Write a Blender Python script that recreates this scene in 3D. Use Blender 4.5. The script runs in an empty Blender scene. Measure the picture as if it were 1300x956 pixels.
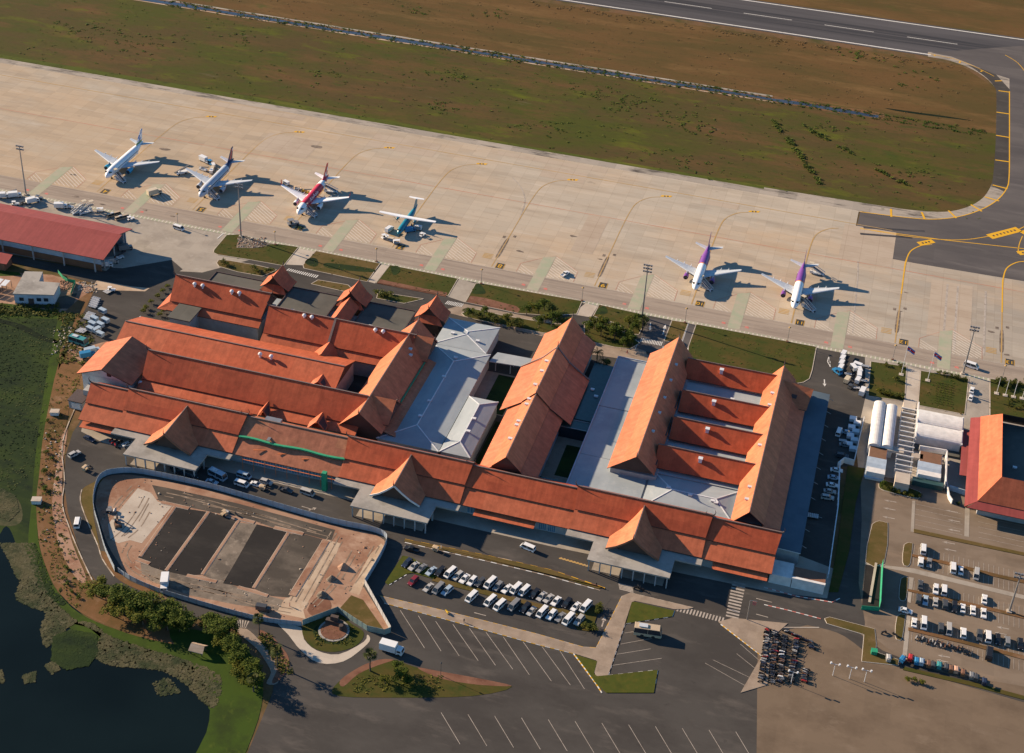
import bpy, math, random
from mathutils import Vector, Matrix
random.seed(7)
R = math.radians
sc = bpy.context.scene
COL = sc.collection

# ---------------------------------------------------------------- camera
FPX, DEP, ROLL, YAW = 1907.015, R(33.40096), R(3.49155), R(-13.91664)
CAMZ = 336.0
_fw = Vector((math.sin(YAW)*math.cos(DEP), math.cos(YAW)*math.cos(DEP), -math.sin(DEP)))
_r0 = Vector((math.cos(YAW), -math.sin(YAW), 0)); _u0 = _r0.cross(_fw)
_rt = _r0*math.cos(ROLL) + _u0*math.sin(ROLL); _up = -_r0*math.sin(ROLL) + _u0*math.cos(ROLL)
cam_d = bpy.data.cameras.new('camera'); cam = bpy.data.objects.new('camera', cam_d); COL.objects.link(cam)
cam.matrix_world = Matrix(((_rt.x, _up.x, -_fw.x, 0), (_rt.y, _up.y, -_fw.y, 0), (_rt.z, _up.z, -_fw.z, CAMZ), (0, 0, 0, 1)))
cam_d.sensor_width = 36; cam_d.lens = FPX*36/1300; cam_d.shift_y = -44.5/1300
cam_d.clip_start = 1; cam_d.clip_end = 20000
sc.camera = cam
def P(px, py, z=0.0):
    """A point of the place, from where it is seen in the photograph and its height."""
    v = _fw*FPX + _rt*(px-650) - _up*(py-433.5)
    t = (z-CAMZ)/v.z
    return Vector((v.x*t, v.y*t, z))

# ---------------------------------------------------------------- light
SUN_EL, SUN_AZ = R(21), R(-12.5)              # shadows run towards +x and a little -y
w = bpy.data.worlds.new('World'); sc.world = w; w.use_nodes = True
nt = w.node_tree; nt.nodes.clear()
sky = nt.nodes.new('ShaderNodeTexSky'); sky.sky_type = 'NISHITA'; sky.sun_disc = False
sky.sun_elevation = SUN_EL; sky.sun_rotation = R(282.5); sky.altitude = 50; sky.air_density = 1.0; sky.dust_density = .1; sky.ozone_density = 1.5
bg = nt.nodes.new('ShaderNodeBackground'); bg.inputs[1].default_value = 0.058
wo = nt.nodes.new('ShaderNodeOutputWorld'); tint = nt.nodes.new('ShaderNodeMix'); tint.data_type = 'RGBA'; tint.blend_type = 'MULTIPLY'; tint.inputs[0].default_value = 1; tint.inputs[7].default_value = (.62, .95, 1.2, 1)
nt.links.new(sky.outputs[0], tint.inputs[6]); nt.links.new(tint.outputs[2], bg.inputs[0]); nt.links.new(bg.outputs[0], wo.inputs[0])
sd = bpy.data.lights.new('sun', 'SUN'); sd.energy = 5.0; sd.angle = R(0.5); sd.color = (1, .79, .56)
so = bpy.data.objects.new('sun', sd); COL.objects.link(so); so.location = (-300, 300, 500)
so.rotation_euler = Vector((math.cos(SUN_AZ)*math.cos(SUN_EL), math.sin(SUN_AZ)*math.cos(SUN_EL), -math.sin(SUN_EL))).to_track_quat('-Z', 'Y').to_euler()
vs = sc.view_settings; vs.view_transform = 'Standard'; vs.look = 'None'; vs.gamma = 1; vs.use_curve_mapping = False
vs.exposure = 1.1
sc.render.engine = 'CYCLES'
try: sc.cycles.max_bounces = 4; sc.cycles.diffuse_bounces = 2; sc.cycles.use_denoising = True
except Exception: pass

# ---------------------------------------------------------------- materials
def _base(name, rough, metal=0.0):
    m = bpy.data.materials.new(name); m.use_nodes = True
    b = m.node_tree.nodes['Principled BSDF']; b.inputs['Roughness'].default_value = rough; b.inputs['Metallic'].default_value = metal
    return m, m.node_tree, b
def plain(name, c, rough=.6, metal=0.0, var=.12, scale=.6):
    """one colour with a little uneven wear"""
    m, t, b = _base(name, rough, metal)
    tc = t.nodes.new('ShaderNodeTexCoord'); n = t.nodes.new('ShaderNodeTexNoise'); n.inputs['Scale'].default_value = scale; n.inputs['Detail'].default_value = 4
    mr = t.nodes.new('ShaderNodeMapRange'); mr.inputs[1].default_value = .3; mr.inputs[2].default_value = .7; mr.inputs[3].default_value = 1-var; mr.inputs[4].default_value = 1+var
    mx = t.nodes.new('ShaderNodeMix'); mx.data_type = 'RGBA'; mx.blend_type = 'MULTIPLY'; mx.inputs[0].default_value = 1; mx.inputs[6].default_value = (*c, 1)
    t.links.new(tc.outputs['Object'], n.inputs['Vector']); t.links.new(n.outputs[0], mr.inputs[0]); t.links.new(mr.outputs[0], mx.inputs[7]); t.links.new(mx.outputs[2], b.inputs['Base Color'])
    return m
def ground_mat(name, layers, rough=.9, panel=None, seams=None, spec=.05, across=None):
    """layers: list of (colour, noise scale (x,y), threshold lo, hi, seed); each mixes over those before it.
    panel: (width, height, strength) slabs of slightly different tone; seams: (w, h, colour, width)"""
    m, t, b = _base(name, rough); N = t.nodes.new; L = t.links.new
    b.inputs['Specular IOR Level'].default_value = spec
    tc = N('ShaderNodeTexCoord'); cur = None
    for i, (c, s, lo, hi, seed) in enumerate(layers):
        if cur is None:
            rgb = N('ShaderNodeRGB'); rgb.outputs[0].default_value = (*c, 1); cur = rgb.outputs[0]
            for x0, x1, c2 in (across or ()):      # older and newer pours from west to east
                sx = N('ShaderNodeSeparateXYZ'); L(tc.outputs['Object'], sx.inputs[0]); mr = N('ShaderNodeMapRange'); mr.inputs[1].default_value = x0; mr.inputs[2].default_value = x1; mx = N('ShaderNodeMix'); mx.data_type = 'RGBA'; mx.inputs[7].default_value = (*c2, 1)
                L(sx.outputs[0], mr.inputs[0]); L(mr.outputs[0], mx.inputs[0]); L(cur, mx.inputs[6]); cur = mx.outputs[2]
            continue
        mp = N('ShaderNodeMapping'); mp.inputs['Scale'].default_value = (s[0], s[1], 1); mp.inputs['Location'].default_value = (seed*3.7, seed*1.3, seed)
        n = N('ShaderNodeTexNoise'); n.inputs['Scale'].default_value = 1; n.inputs['Detail'].default_value = 10; n.inputs['Roughness'].default_value = .68
        mr = N('ShaderNodeMapRange'); mr.inputs[1].default_value = lo; mr.inputs[2].default_value = hi
        mx = N('ShaderNodeMix'); mx.data_type = 'RGBA'; mx.inputs[7].default_value = (*c, 1)
        L(tc.outputs['Object'], mp.inputs[0]); L(mp.outputs[0], n.inputs['Vector']); L(n.outputs[0], mr.inputs[0]); L(mr.outputs[0], mx.inputs[0]); L(cur, mx.inputs[6]); cur = mx.outputs[2]
    def bricks(w_, h_, c1, c2, cm, ms):
        br = N('ShaderNodeTexBrick'); br.offset = 0; br.inputs['Scale'].default_value = 1; br.inputs['Brick Width'].default_value = w_; br.inputs['Row Height'].default_value = h_
        br.inputs['Color1'].default_value = c1; br.inputs['Color2'].default_value = c2; br.inputs['Mortar'].default_value = cm; br.inputs['Mortar Size'].default_value = ms; br.inputs['Mortar Smooth'].default_value = .3
        L(tc.outputs['Object'], br.inputs['Vector'])
        return br
    if panel:
        k = panel[2]; br = bricks(panel[0], panel[1], (1-k, 1-k, 1-k, 1), (1+k, 1+k*.9, 1+k*.8, 1), (1, 1, 1, 1), 0)
        mx = N('ShaderNodeMix'); mx.data_type = 'RGBA'; mx.blend_type = 'MULTIPLY'; mx.inputs[0].default_value = 1; L(cur, mx.inputs[6]); L(br.outputs[0], mx.inputs[7]); cur = mx.outputs[2]
    if seams:
        br = bricks(seams[0], seams[1], (1, 1, 1, 1), (1, 1, 1, 1), (*seams[2], 1), seams[3])
        mx = N('ShaderNodeMix'); mx.data_type = 'RGBA'; mx.blend_type = 'MULTIPLY'; mx.inputs[0].default_value = 1; L(cur, mx.inputs[6]); L(br.outputs[0], mx.inputs[7]); cur = mx.outputs[2]
    L(cur, b.inputs['Base Color'])
    return m
def tile_mat(name, c1, c2, rough=.55, patch=.24, turn=False):
    """glazed roof tiles: rows of tiles, faded patches where whole bays were relaid"""
    m, t, b = _base(name, rough); N = t.nodes.new; L = t.links.new
    b.inputs['Specular IOR Level'].default_value = .12
    tc = N('ShaderNodeTexCoord')
    br = N('ShaderNodeTexBrick'); br.offset = .37; br.inputs['Scale'].default_value = 1; br.inputs['Brick Width'].default_value = 13; br.inputs['Row Height'].default_value = 60; br.inputs['Mortar Size'].default_value = 0
    br.inputs['Color1'].default_value = (*c1, 1); br.inputs['Color2'].default_value = (*c2, 1)
    mp = N('ShaderNodeMapping'); mp.inputs['Rotation'].default_value = (0, 0, 1.5708 if turn else 0); L(tc.outputs['Object'], mp.inputs[0]); L(mp.outputs[0], br.inputs['Vector'])
    st = N('ShaderNodeMapping'); st.inputs['Scale'].default_value = (1.1, .07, .07); L(mp.outputs[0], st.inputs[0])
    n2 = N('ShaderNodeTexNoise'); n2.inputs['Scale'].default_value = 1; n2.inputs['Detail'].default_value = 5; L(st.outputs[0], n2.inputs['Vector'])
    m2 = N('ShaderNodeMapRange'); m2.inputs[1].default_value = .35; m2.inputs[2].default_value = .7; m2.inputs[3].default_value = 1.05; m2.inputs[4].default_value = .88; L(n2.outputs[0], m2.inputs[0])
    x2 = N('ShaderNodeMix'); x2.data_type = 'RGBA'; x2.blend_type = 'MULTIPLY'; x2.inputs[0].default_value = 1; L(br.outputs[0], x2.inputs[6]); L(m2.outputs[0], x2.inputs[7])
    n = N('ShaderNodeTexNoise'); n.inputs['Scale'].default_value = .35; n.inputs['Detail'].default_value = 8; n.inputs['Roughness'].default_value = .7; L(tc.outputs['Object'], n.inputs['Vector'])
    mr = N('ShaderNodeMapRange'); mr.inputs[1].default_value = .3; mr.inputs[2].default_value = .7; mr.inputs[3].default_value = 1-patch; mr.inputs[4].default_value = 1+patch; L(n.outputs[0], mr.inputs[0])
    mx = N('ShaderNodeMix'); mx.data_type = 'RGBA'; mx.blend_type = 'MULTIPLY'; mx.inputs[0].default_value = 1; L(x2.outputs[2], mx.inputs[6]); L(mr.outputs[0], mx.inputs[7]); L(mx.outputs[2], b.inputs['Base Color'])
    return m
M = {}
M['apron'] = ground_mat('apron concrete', [((.40, .315, .225), 0, 0, 0, 0), ((.43, .325, .225), (.012, .02), .46, .68, 1), ((.40, .355, .29), (.008, .02), .5, .68, 2), ((.28, .23, .175), (.02, .13), .50, .80, 3), ((.49, .43, .355), (.03, .2), .56, .8, 4), ((.20, .165, .13), (.09, .16), .64, .8, 5), ((.29, .24, .19), (.5, .6), .58, .85, 15)], panel=(7.5, 5, .06), across=[(-290, -130, (.42, .36, .285)), (-20, 50, (.33, .29, .24))], seams=(7.5, 5, (.86, .85, .84), .1))
M['road_strip'] = ground_mat('service road concrete', [((.31, .255, .205), 0, 0, 0, 0), ((.21, .17, .14), (.02, .5), .45, .7, 6), ((.38, .32, .26), (.04, .25), .55, .8, 7)], panel=(15, 4, .06))
M['verge'] = ground_mat('stained shoulder concrete', [((.33, .29, .245), 0, 0, 0, 0), ((.09, .08, .07), (.06, .3), .5, .66, 8), ((.42, .36, .29), (.15, .3), .58, .75, 9)], panel=(9, 40, .12))
M['asphalt'] = ground_mat('worn asphalt', [((.072, .066, .06), 0, 0, 0, 0), ((.054, .049, .045), (.03, .05), .42, .62, 10), ((.112, .098, .086), (.05, .16), .54, .76, 11), ((.042, .038, .036), (.2, .25), .62, .8, 12)])
M['asphalt_taxi'] = ground_mat('taxiway asphalt', [((.115, .104, .10), 0, 0, 0, 0), ((.085, .078, .078), (.01, .03), .42, .62, 13), ((.15, .135, .128), (.02, .12), .55, .78, 14)], panel=(40, 7, .06))
M['runway'] = ground_mat('runway asphalt', [((.088, .084, .088), 0, 0, 0, 0), ((.062, .06, .064), (.006, .08), .42, .62, 15), ((.115, .108, .108), (.01, .2), .58, .8, 16)], panel=(120, 7.5, .06))
M['rubber'] = ground_mat('rubber marks', [((.045, .045, .05), 0, 0, 0, 0), ((.075, .072, .075), (.01, .4), .45, .65, 17)])
M['asphalt_new'] = ground_mat('fresh asphalt', [((.028, .026, .025), 0, 0, 0, 0), ((.042, .038, .035), (.06, .12), .45, .65, 18), ((.075, .065, .055), (.05, .3), .6, .8, 19)])
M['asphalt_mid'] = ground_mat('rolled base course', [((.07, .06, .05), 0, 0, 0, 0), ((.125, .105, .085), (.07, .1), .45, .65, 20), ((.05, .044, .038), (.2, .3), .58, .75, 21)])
M['gravel'] = ground_mat('crushed stone', [((.20, .165, .13), 0, 0, 0, 0), ((.11, .092, .075), (.12, .12), .44, .6, 22), ((.29, .24, .19), (.4, .4), .56, .72, 23), ((.05, .045, .04), (.25, .3), .62, .72, 24)])
M['soil_pink'] = ground_mat('bare laterite', [((.33, .205, .14), 0, 0, 0, 0), ((.24, .125, .08), (.08, .08), .45, .62, 25), ((.43, .29, .205), (.12, .14), .53, .72, 26), ((.17, .09, .06), (.4, .4), .6, .8, 27)])
M['soil_sand'] = ground_mat('levelled sand', [((.46, .355, .255), 0, 0, 0, 0), ((.36, .25, .17), (.1, .12), .46, .66, 28), ((.55, .46, .36), (.08, .08), .55, .75, 29)])
M['soil_red'] = ground_mat('red soil bed', [((.19, .095, .062), 0, 0, 0, 0), ((.13, .06, .04), (.15, .2), .45, .65, 30), ((.25, .14, .095), (.5, .5), .55, .75, 31)])
M['ground'] = ground_mat('dry ground', [((.15, .085, .045), 0, 0, 0, 0), ((.07, .062, .022), (.05, .05), .42, .62, 32), ((.21, .125, .075), (.1, .1), .54, .74, 33), ((.04, .05, .016), (.15, .15), .6, .78, 34)])
M['grass_green'] = ground_mat('airfield grass', [((.078, .056, .022), 0, 0, 0, 0), ((.060, .066, .014), (.012, .03), .42, .6, 35), ((.112, .064, .027), (.014, .045), .50, .66, 36), ((.095, .105, .014), (.03, .08), .55, .70, 37), ((.042, .062, .014), (.05, .1), .57, .72, 38), ((.14, .115, .075), (.025, .14), .63, .8, 39), ((.045, .04, .016), (.25, .5), .52, .82, 40), ((.12, .12, .03), (.5, .9), .6, .85, 48)])
M['grass_brown'] = ground_mat('dry airfield grass', [((.12, .069, .027), 0, 0, 0, 0), ((.085, .061, .022), (.012, .04), .42, .6, 41), ((.16, .095, .038), (.014, .06), .53, .70, 42), ((.07, .075, .02), (.03, .05), .6, .74, 43), ((.075, .045, .02), (.25, .5), .52, .82, 44)])
M['grass_edge'] = ground_mat('lush edge grass', [((.07, .085, .016), 0, 0, 0, 0), ((.12, .115, .02), (.03, .2), .5, .7, 45), ((.045, .05, .016), (.1, .2), .5, .68, 46)])
M['lawn'] = ground_mat('lawn', [((.052, .058, .014), 0, 0, 0, 0), ((.09, .062, .02), (.06, .1), .45, .65, 47), ((.036, .052, .012), (.12, .16), .52, .68, 48), ((.12, .078, .034), (.12, .2), .62, .76, 49)])
M['lawn_fresh'] = ground_mat('fresh turf', [((.06, .072, .014), 0, 0, 0, 0), ((.082, .078, .016), (.5, .5), .45, .65, 50), ((.045, .056, .012), (.3, .3), .52, .7, 51)])
M['lawn_dry'] = ground_mat('dry lawn', [((.115, .08, .03), 0, 0, 0, 0), ((.072, .062, .018), (.08, .12), .45, .65, 52), ((.17, .115, .055), (.3, .3), .56, .76, 53)])
M['marsh'] = ground_mat('marsh grass', [((.020, .034, .013), 0, 0, 0, 0), ((.034, .052, .014), (.03, .05), .45, .62, 54), ((.010, .018, .012), (.05, .09), .53, .68, 55), ((.05, .062, .022), (.35, .5), .57, .78, 56), ((.012, .02, .012), (.5, .7), .6, .78, 57)])
M['marsh_dark'] = ground_mat('dark marsh', [((.009, .015, .009), 0, 0, 0, 0), ((.016, .026, .012), (.3, .3), .45, .65, 95)])
M['marsh_pale'] = ground_mat('pale marsh', [((.06, .072, .028), 0, 0, 0, 0), ((.04, .055, .018), (.3, .3), .45, .65, 96)])
M['bank_green'] = ground_mat('bank grass', [((.042, .07, .012), 0, 0, 0, 0), ((.03, .045, .012), (.1, .1), .45, .65, 57), ((.07, .095, .016), (.3, .3), .56, .74, 58)])
M['bank_brown'] = ground_mat('bare bank', [((.165, .088, .042), 0, 0, 0, 0), ((.10, .064, .026), (.07, .07), .44, .62, 59), ((.24, .15, .095), (.12, .12), .54, .72, 60), ((.052, .054, .018), (.25, .25), .6, .76, 61)])
M['paving'] = ground_mat('brown block paving', [((.20, .155, .115), 0, 0, 0, 0), ((.155, .117, .085), (.05, .09), .44, .64, 62), ((.235, .175, .125), (.03, .12), .54, .74, 63), ((.10, .074, .052), (.15, .2), .62, .8, 64)], panel=(10, 5, .05))
M['footway'] = ground_mat('footway slabs', [((.30, .235, .18), 0, 0, 0, 0), ((.24, .185, .14), (.2, .2), .45, .65, 65), ((.36, .29, .225), (.3, .3), .55, .75, 66)], panel=(3, 3, .07))
M['concrete'] = ground_mat('concrete slab', [((.34, .30, .25), 0, 0, 0, 0), ((.27, .235, .195), (.1, .1), .45, .65, 67), ((.40, .36, .31), (.2, .2), .56, .76, 68)], panel=(6, 6, .06))
M['forecourt'] = ground_mat('dusty brown forecourt', [((.165, .122, .085), 0, 0, 0, 0), ((.13, .095, .066), (.06, .08), .45, .65, 93), ((.20, .152, .11), (.1, .2), .55, .75, 94)], panel=(8, 8, .05))
M['concrete_pale'] = ground_mat('pale concrete', [((.46, .40, .33), 0, 0, 0, 0), ((.38, .32, .26), (.1, .1), .45, .65, 69)], panel=(6, 6, .05))
M['paint_white'] = ground_mat('white road paint', [((.62, .60, .56), 0, 0, 0, 0), ((.40, .37, .33), (.4, .4), .5, .75, 70)])
M['paint_faint'] = ground_mat('worn white paint', [((.40, .35, .30), 0, 0, 0, 0), ((.24, .2, .165), (.5, .5), .45, .7, 71)])
M['paint_hatch'] = ground_mat('hatching paint', [((.56, .50, .43), 0, 0, 0, 0), ((.44, .38, .31), (.4, .4), .5, .75, 72)])
M['paint_yellow'] = ground_mat('yellow paint', [((.65, .36, .03), 0, 0, 0, 0), ((.50, .28, .05), (.4, .4), .5, .75, 73)])
M['paint_ochre'] = ground_mat('worn yellow line', [((.42, .265, .10), 0, 0, 0, 0), ((.37, .28, .17), (.15, .15), .46, .66, 74)])
M['paint_red'] = ground_mat('worn red line', [((.45, .205, .14), 0, 0, 0, 0), ((.42, .28, .2), (.1, .1), .45, .65, 75)])
M['paint_red_spot'] = ground_mat('red painted spot', [((.52, .17, .14), 0, 0, 0, 0), ((.45, .25, .2), (.5, .5), .5, .75, 76)])
M['paint_green'] = ground_mat('green paint', [((.315, .335, .235), 0, 0, 0, 0), ((.385, .34, .26), (.15, .2), .42, .62, 77), ((.25, .30, .2), (.5, .6), .58, .8, 78)])
M['paint_black'] = plain('black paint', (.03, .028, .025), .7)
M['stain'] = ground_mat('oil stain', [((.13, .105, .085), 0, 0, 0, 0), ((.25, .2, .16), (.3, .3), .45, .62, 78)])
M['patch_pale'] = ground_mat('pale repair', [((.50, .44, .37), 0, 0, 0, 0), ((.42, .35, .28), (.1, .1), .45, .7, 79)])
M['ruts'] = ground_mat('wheel ruts', [((.20, .15, .11), 0, 0, 0, 0), ((.32, .25, .19), (.4, .4), .45, .65, 97), ((.12, .095, .075), (.3, .3), .58, .75, 98)])
M['water'] = plain('lake water', (.005, .010, .0105), .2, var=.3, scale=.02); M['water'].node_tree.nodes['Principled BSDF'].inputs['Specular IOR Level'].default_value = .12
M['ditch'] = plain('ditch water', (.035, .042, .055), .25, var=.3, scale=.1)
M['scum'] = ground_mat('pond scum', [((.022, .026, .014), 0, 0, 0, 0), ((.006, .010, .009), (.1, .1), .45, .6, 101), ((.06, .055, .03), (.3, .3), .52, .68, 102)])
M['lily'] = ground_mat('floating plants', [((.085, .078, .042), 0, 0, 0, 0), ((.035, .045, .022), (.12, .12), .42, .6, 80), ((.13, .115, .07), (.5, .5), .54, .7, 81), ((.05, .035, .028), (.9, .9), .6, .75, 82)])
M['tile'] = tile_mat('orange roof tile', (.45, .097, .042), (.37, .074, .034))
M['tile_v_lit'] = tile_mat('sunlit orange tile across', (.50, .165, .08), (.46, .145, .068), turn=True); M['tile_v_lit_b'] = tile_mat('second sunlit tile across', (.46, .14, .07), (.51, .165, .085), turn=True)  # paler than tile: the sunlit look of west slopes put into the colour
M['tile_pale'] = tile_mat('paler roof tile', (.45, .112, .052), (.50, .138, .066))  # slightly paler mix of the same tile
M['tile_red'] = tile_mat('dark red sheet roof', (.27, .062, .055), (.30, .072, .062), patch=.1)
M['tile_batten'] = tile_mat('stripped roof', (.42, .17, .09), (.36, .13, .075), patch=.3)
M['trim_dark'] = plain('dark roof trim', (.055, .032, .028), .6)
M['ridge'] = plain('ridge capping', (.16, .11, .095), .7)
M['metal_grey'] = ground_mat('grey sheet roof', [((.34, .375, .39), 0, 0, 0, 0), ((.28, .315, .335), (.06, .06), .45, .65, 82), ((.41, .435, .44), (.15, .15), .56, .76, 83)], rough=.5, panel=(3, 200, .03))
M['metal_blue'] = ground_mat('blue grey sheet', [((.10, .135, .165), 0, 0, 0, 0), ((.085, .115, .145), (.1, .1), .45, .65, 103)], rough=.5, panel=(200, 4, .04))
M['flat_dark'] = ground_mat('bitumen roof', [((.115, .112, .098), 0, 0, 0, 0), ((.09, .088, .078), (.08, .08), .45, .65, 84), ((.15, .142, .122), (.2, .2), .58, .8, 85)], panel=(11, 30, .08))
M['flat_concrete'] = ground_mat('concrete canopy', [((.33, .31, .28), 0, 0, 0, 0), ((.22, .205, .185), (.12, .12), .46, .66, 86), ((.42, .40, .36), (.3, .3), .56, .78, 87), ((.12, .11, .10), (.4, .4), .66, .8, 88)])
M['wall_white'] = plain('white render', (.62, .60, .57), .8)
M['wall_grey'] = plain('grey wall', (.33, .33, .33), .8)
M['wall_blue'] = plain('pale blue wall', (.36, .43, .50), .8)
M['wall_dark'] = plain('dark timber gable', (.06, .04, .032), .8)  # dark brown base colour for gables, doors and some walls
M['wall_brown'] = plain('brown wall', (.20, .09, .05), .8)
M['brown_roof'] = plain('brown felt roof', (.17, .085, .045), .85)
M['glass'] = plain('dark glass', (.02, .03, .04), .15, var=.05)
M['glass_blue'] = plain('blue glass', (.10, .19, .27), .2, var=.1)
M['glass_green'] = plain('green glass roof', (.035, .075, .07), .25, var=.1)
M['steel'] = plain('galvanised steel', (.30, .30, .30), .45, .6)
M['steel_dark'] = plain('dark steel', (.07, .07, .075), .5, .3)
M['steel_white'] = plain('white steel', (.62, .63, .64), .5)
M['hoarding'] = plain('blue grey hoarding', (.28, .33, .38), .7, var=.15, scale=.3)
M['hoarding_green'] = plain('green grey hoarding', (.20, .27, .25), .7, var=.15, scale=.3)
M['net_green'] = plain('green net', (.01, .26, .13), .8)
M['orange'] = plain('orange plastic', (.60, .16, .04), .6)
M['tyre'] = plain('tyre rubber', (.018, .018, .018), .8)
M['plane_white'] = plain('aircraft white', (.80, .80, .80), .3, var=.02)
M['plane_grey'] = plain('aircraft wing grey', (.48, .51, .54), .4, var=.06)
M['plane_silver'] = plain('aircraft silver', (.42, .45, .50), .3, var=.04)
M['plane_blue'] = plain('aircraft blue', (.015, .19, .50), .3, var=.02)
M['plane_cyan'] = plain('engine cyan', (.02, .30, .50), .3, var=.02)
M['plane_teal'] = plain('aircraft teal', (.008, .17, .24), .3, var=.04)
M['plane_navy'] = plain('aircraft navy', (.025, .035, .10), .3, var=.03)
M['plane_red'] = plain('aircraft red', (.50, .018, .04), .3, var=.04)
M['plane_purple'] = plain('aircraft purple', (.17, .045, .24), .3, var=.05)
M['plane_orange'] = plain('aircraft orange', (.70, .25, .03), .3, var=.03)
M['plane_green'] = plain('aircraft green', (.16, .30, .05), .3, var=.03)
M['bark'] = plain('bark', (.10, .07, .05), .9)
def leaf_mat(name, a, b_, dry=None):
    return ground_mat(name, [(a, 0, 0, 0, 0), (b_, (.7, .7), .42, .6, 90)] + ([(dry, (.5, .5), .58, .7, 91)] if dry else []), rough=.7)
M['leaf'] = leaf_mat('tree leaves', (.032, .052, .009), (.078, .095, .013))
M['leaf_yellow'] = leaf_mat('yellowing leaves', (.05, .064, .010), (.11, .105, .016))
M['leaf_palm'] = leaf_mat('palm fronds', (.035, .052, .016), (.085, .085, .03))
M['leaf_bush'] = leaf_mat('shrub leaves', (.038, .052, .012), (.10, .095, .018), (.16, .09, .02))
M['field_tuft'] = leaf_mat('field tufts', (.05, .07, .014), (.085, .10, .018))
CARC = {'white': (.70, .70, .69), 'silver': (.40, .385, .36), 'grey': (.20, .20, .20), 'dark grey': (.06, .062, .065), 'black': (.014, .014, .016), 'navy': (.02, .03, .06),
        'maroon': (.20, .02, .028), 'pale blue': (.33, .41, .48), 'red': (.42, .03, .03), 'blue': (.03, .18, .36), 'teal': (.05, .24, .24), 'peach': (.55, .33, .22), 'green': (.02, .16, .09), 'yellow': (.6, .38, .03), 'cream': (.56, .47, .33), 'beige': (.46, .36, .24), 'tan': (.50, .37, .23), 'brown': (.18, .09, .05)}
for k, c in CARC.items(): M['car_'+k] = plain(k+' car paint', c, .35, var=.03)

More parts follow.
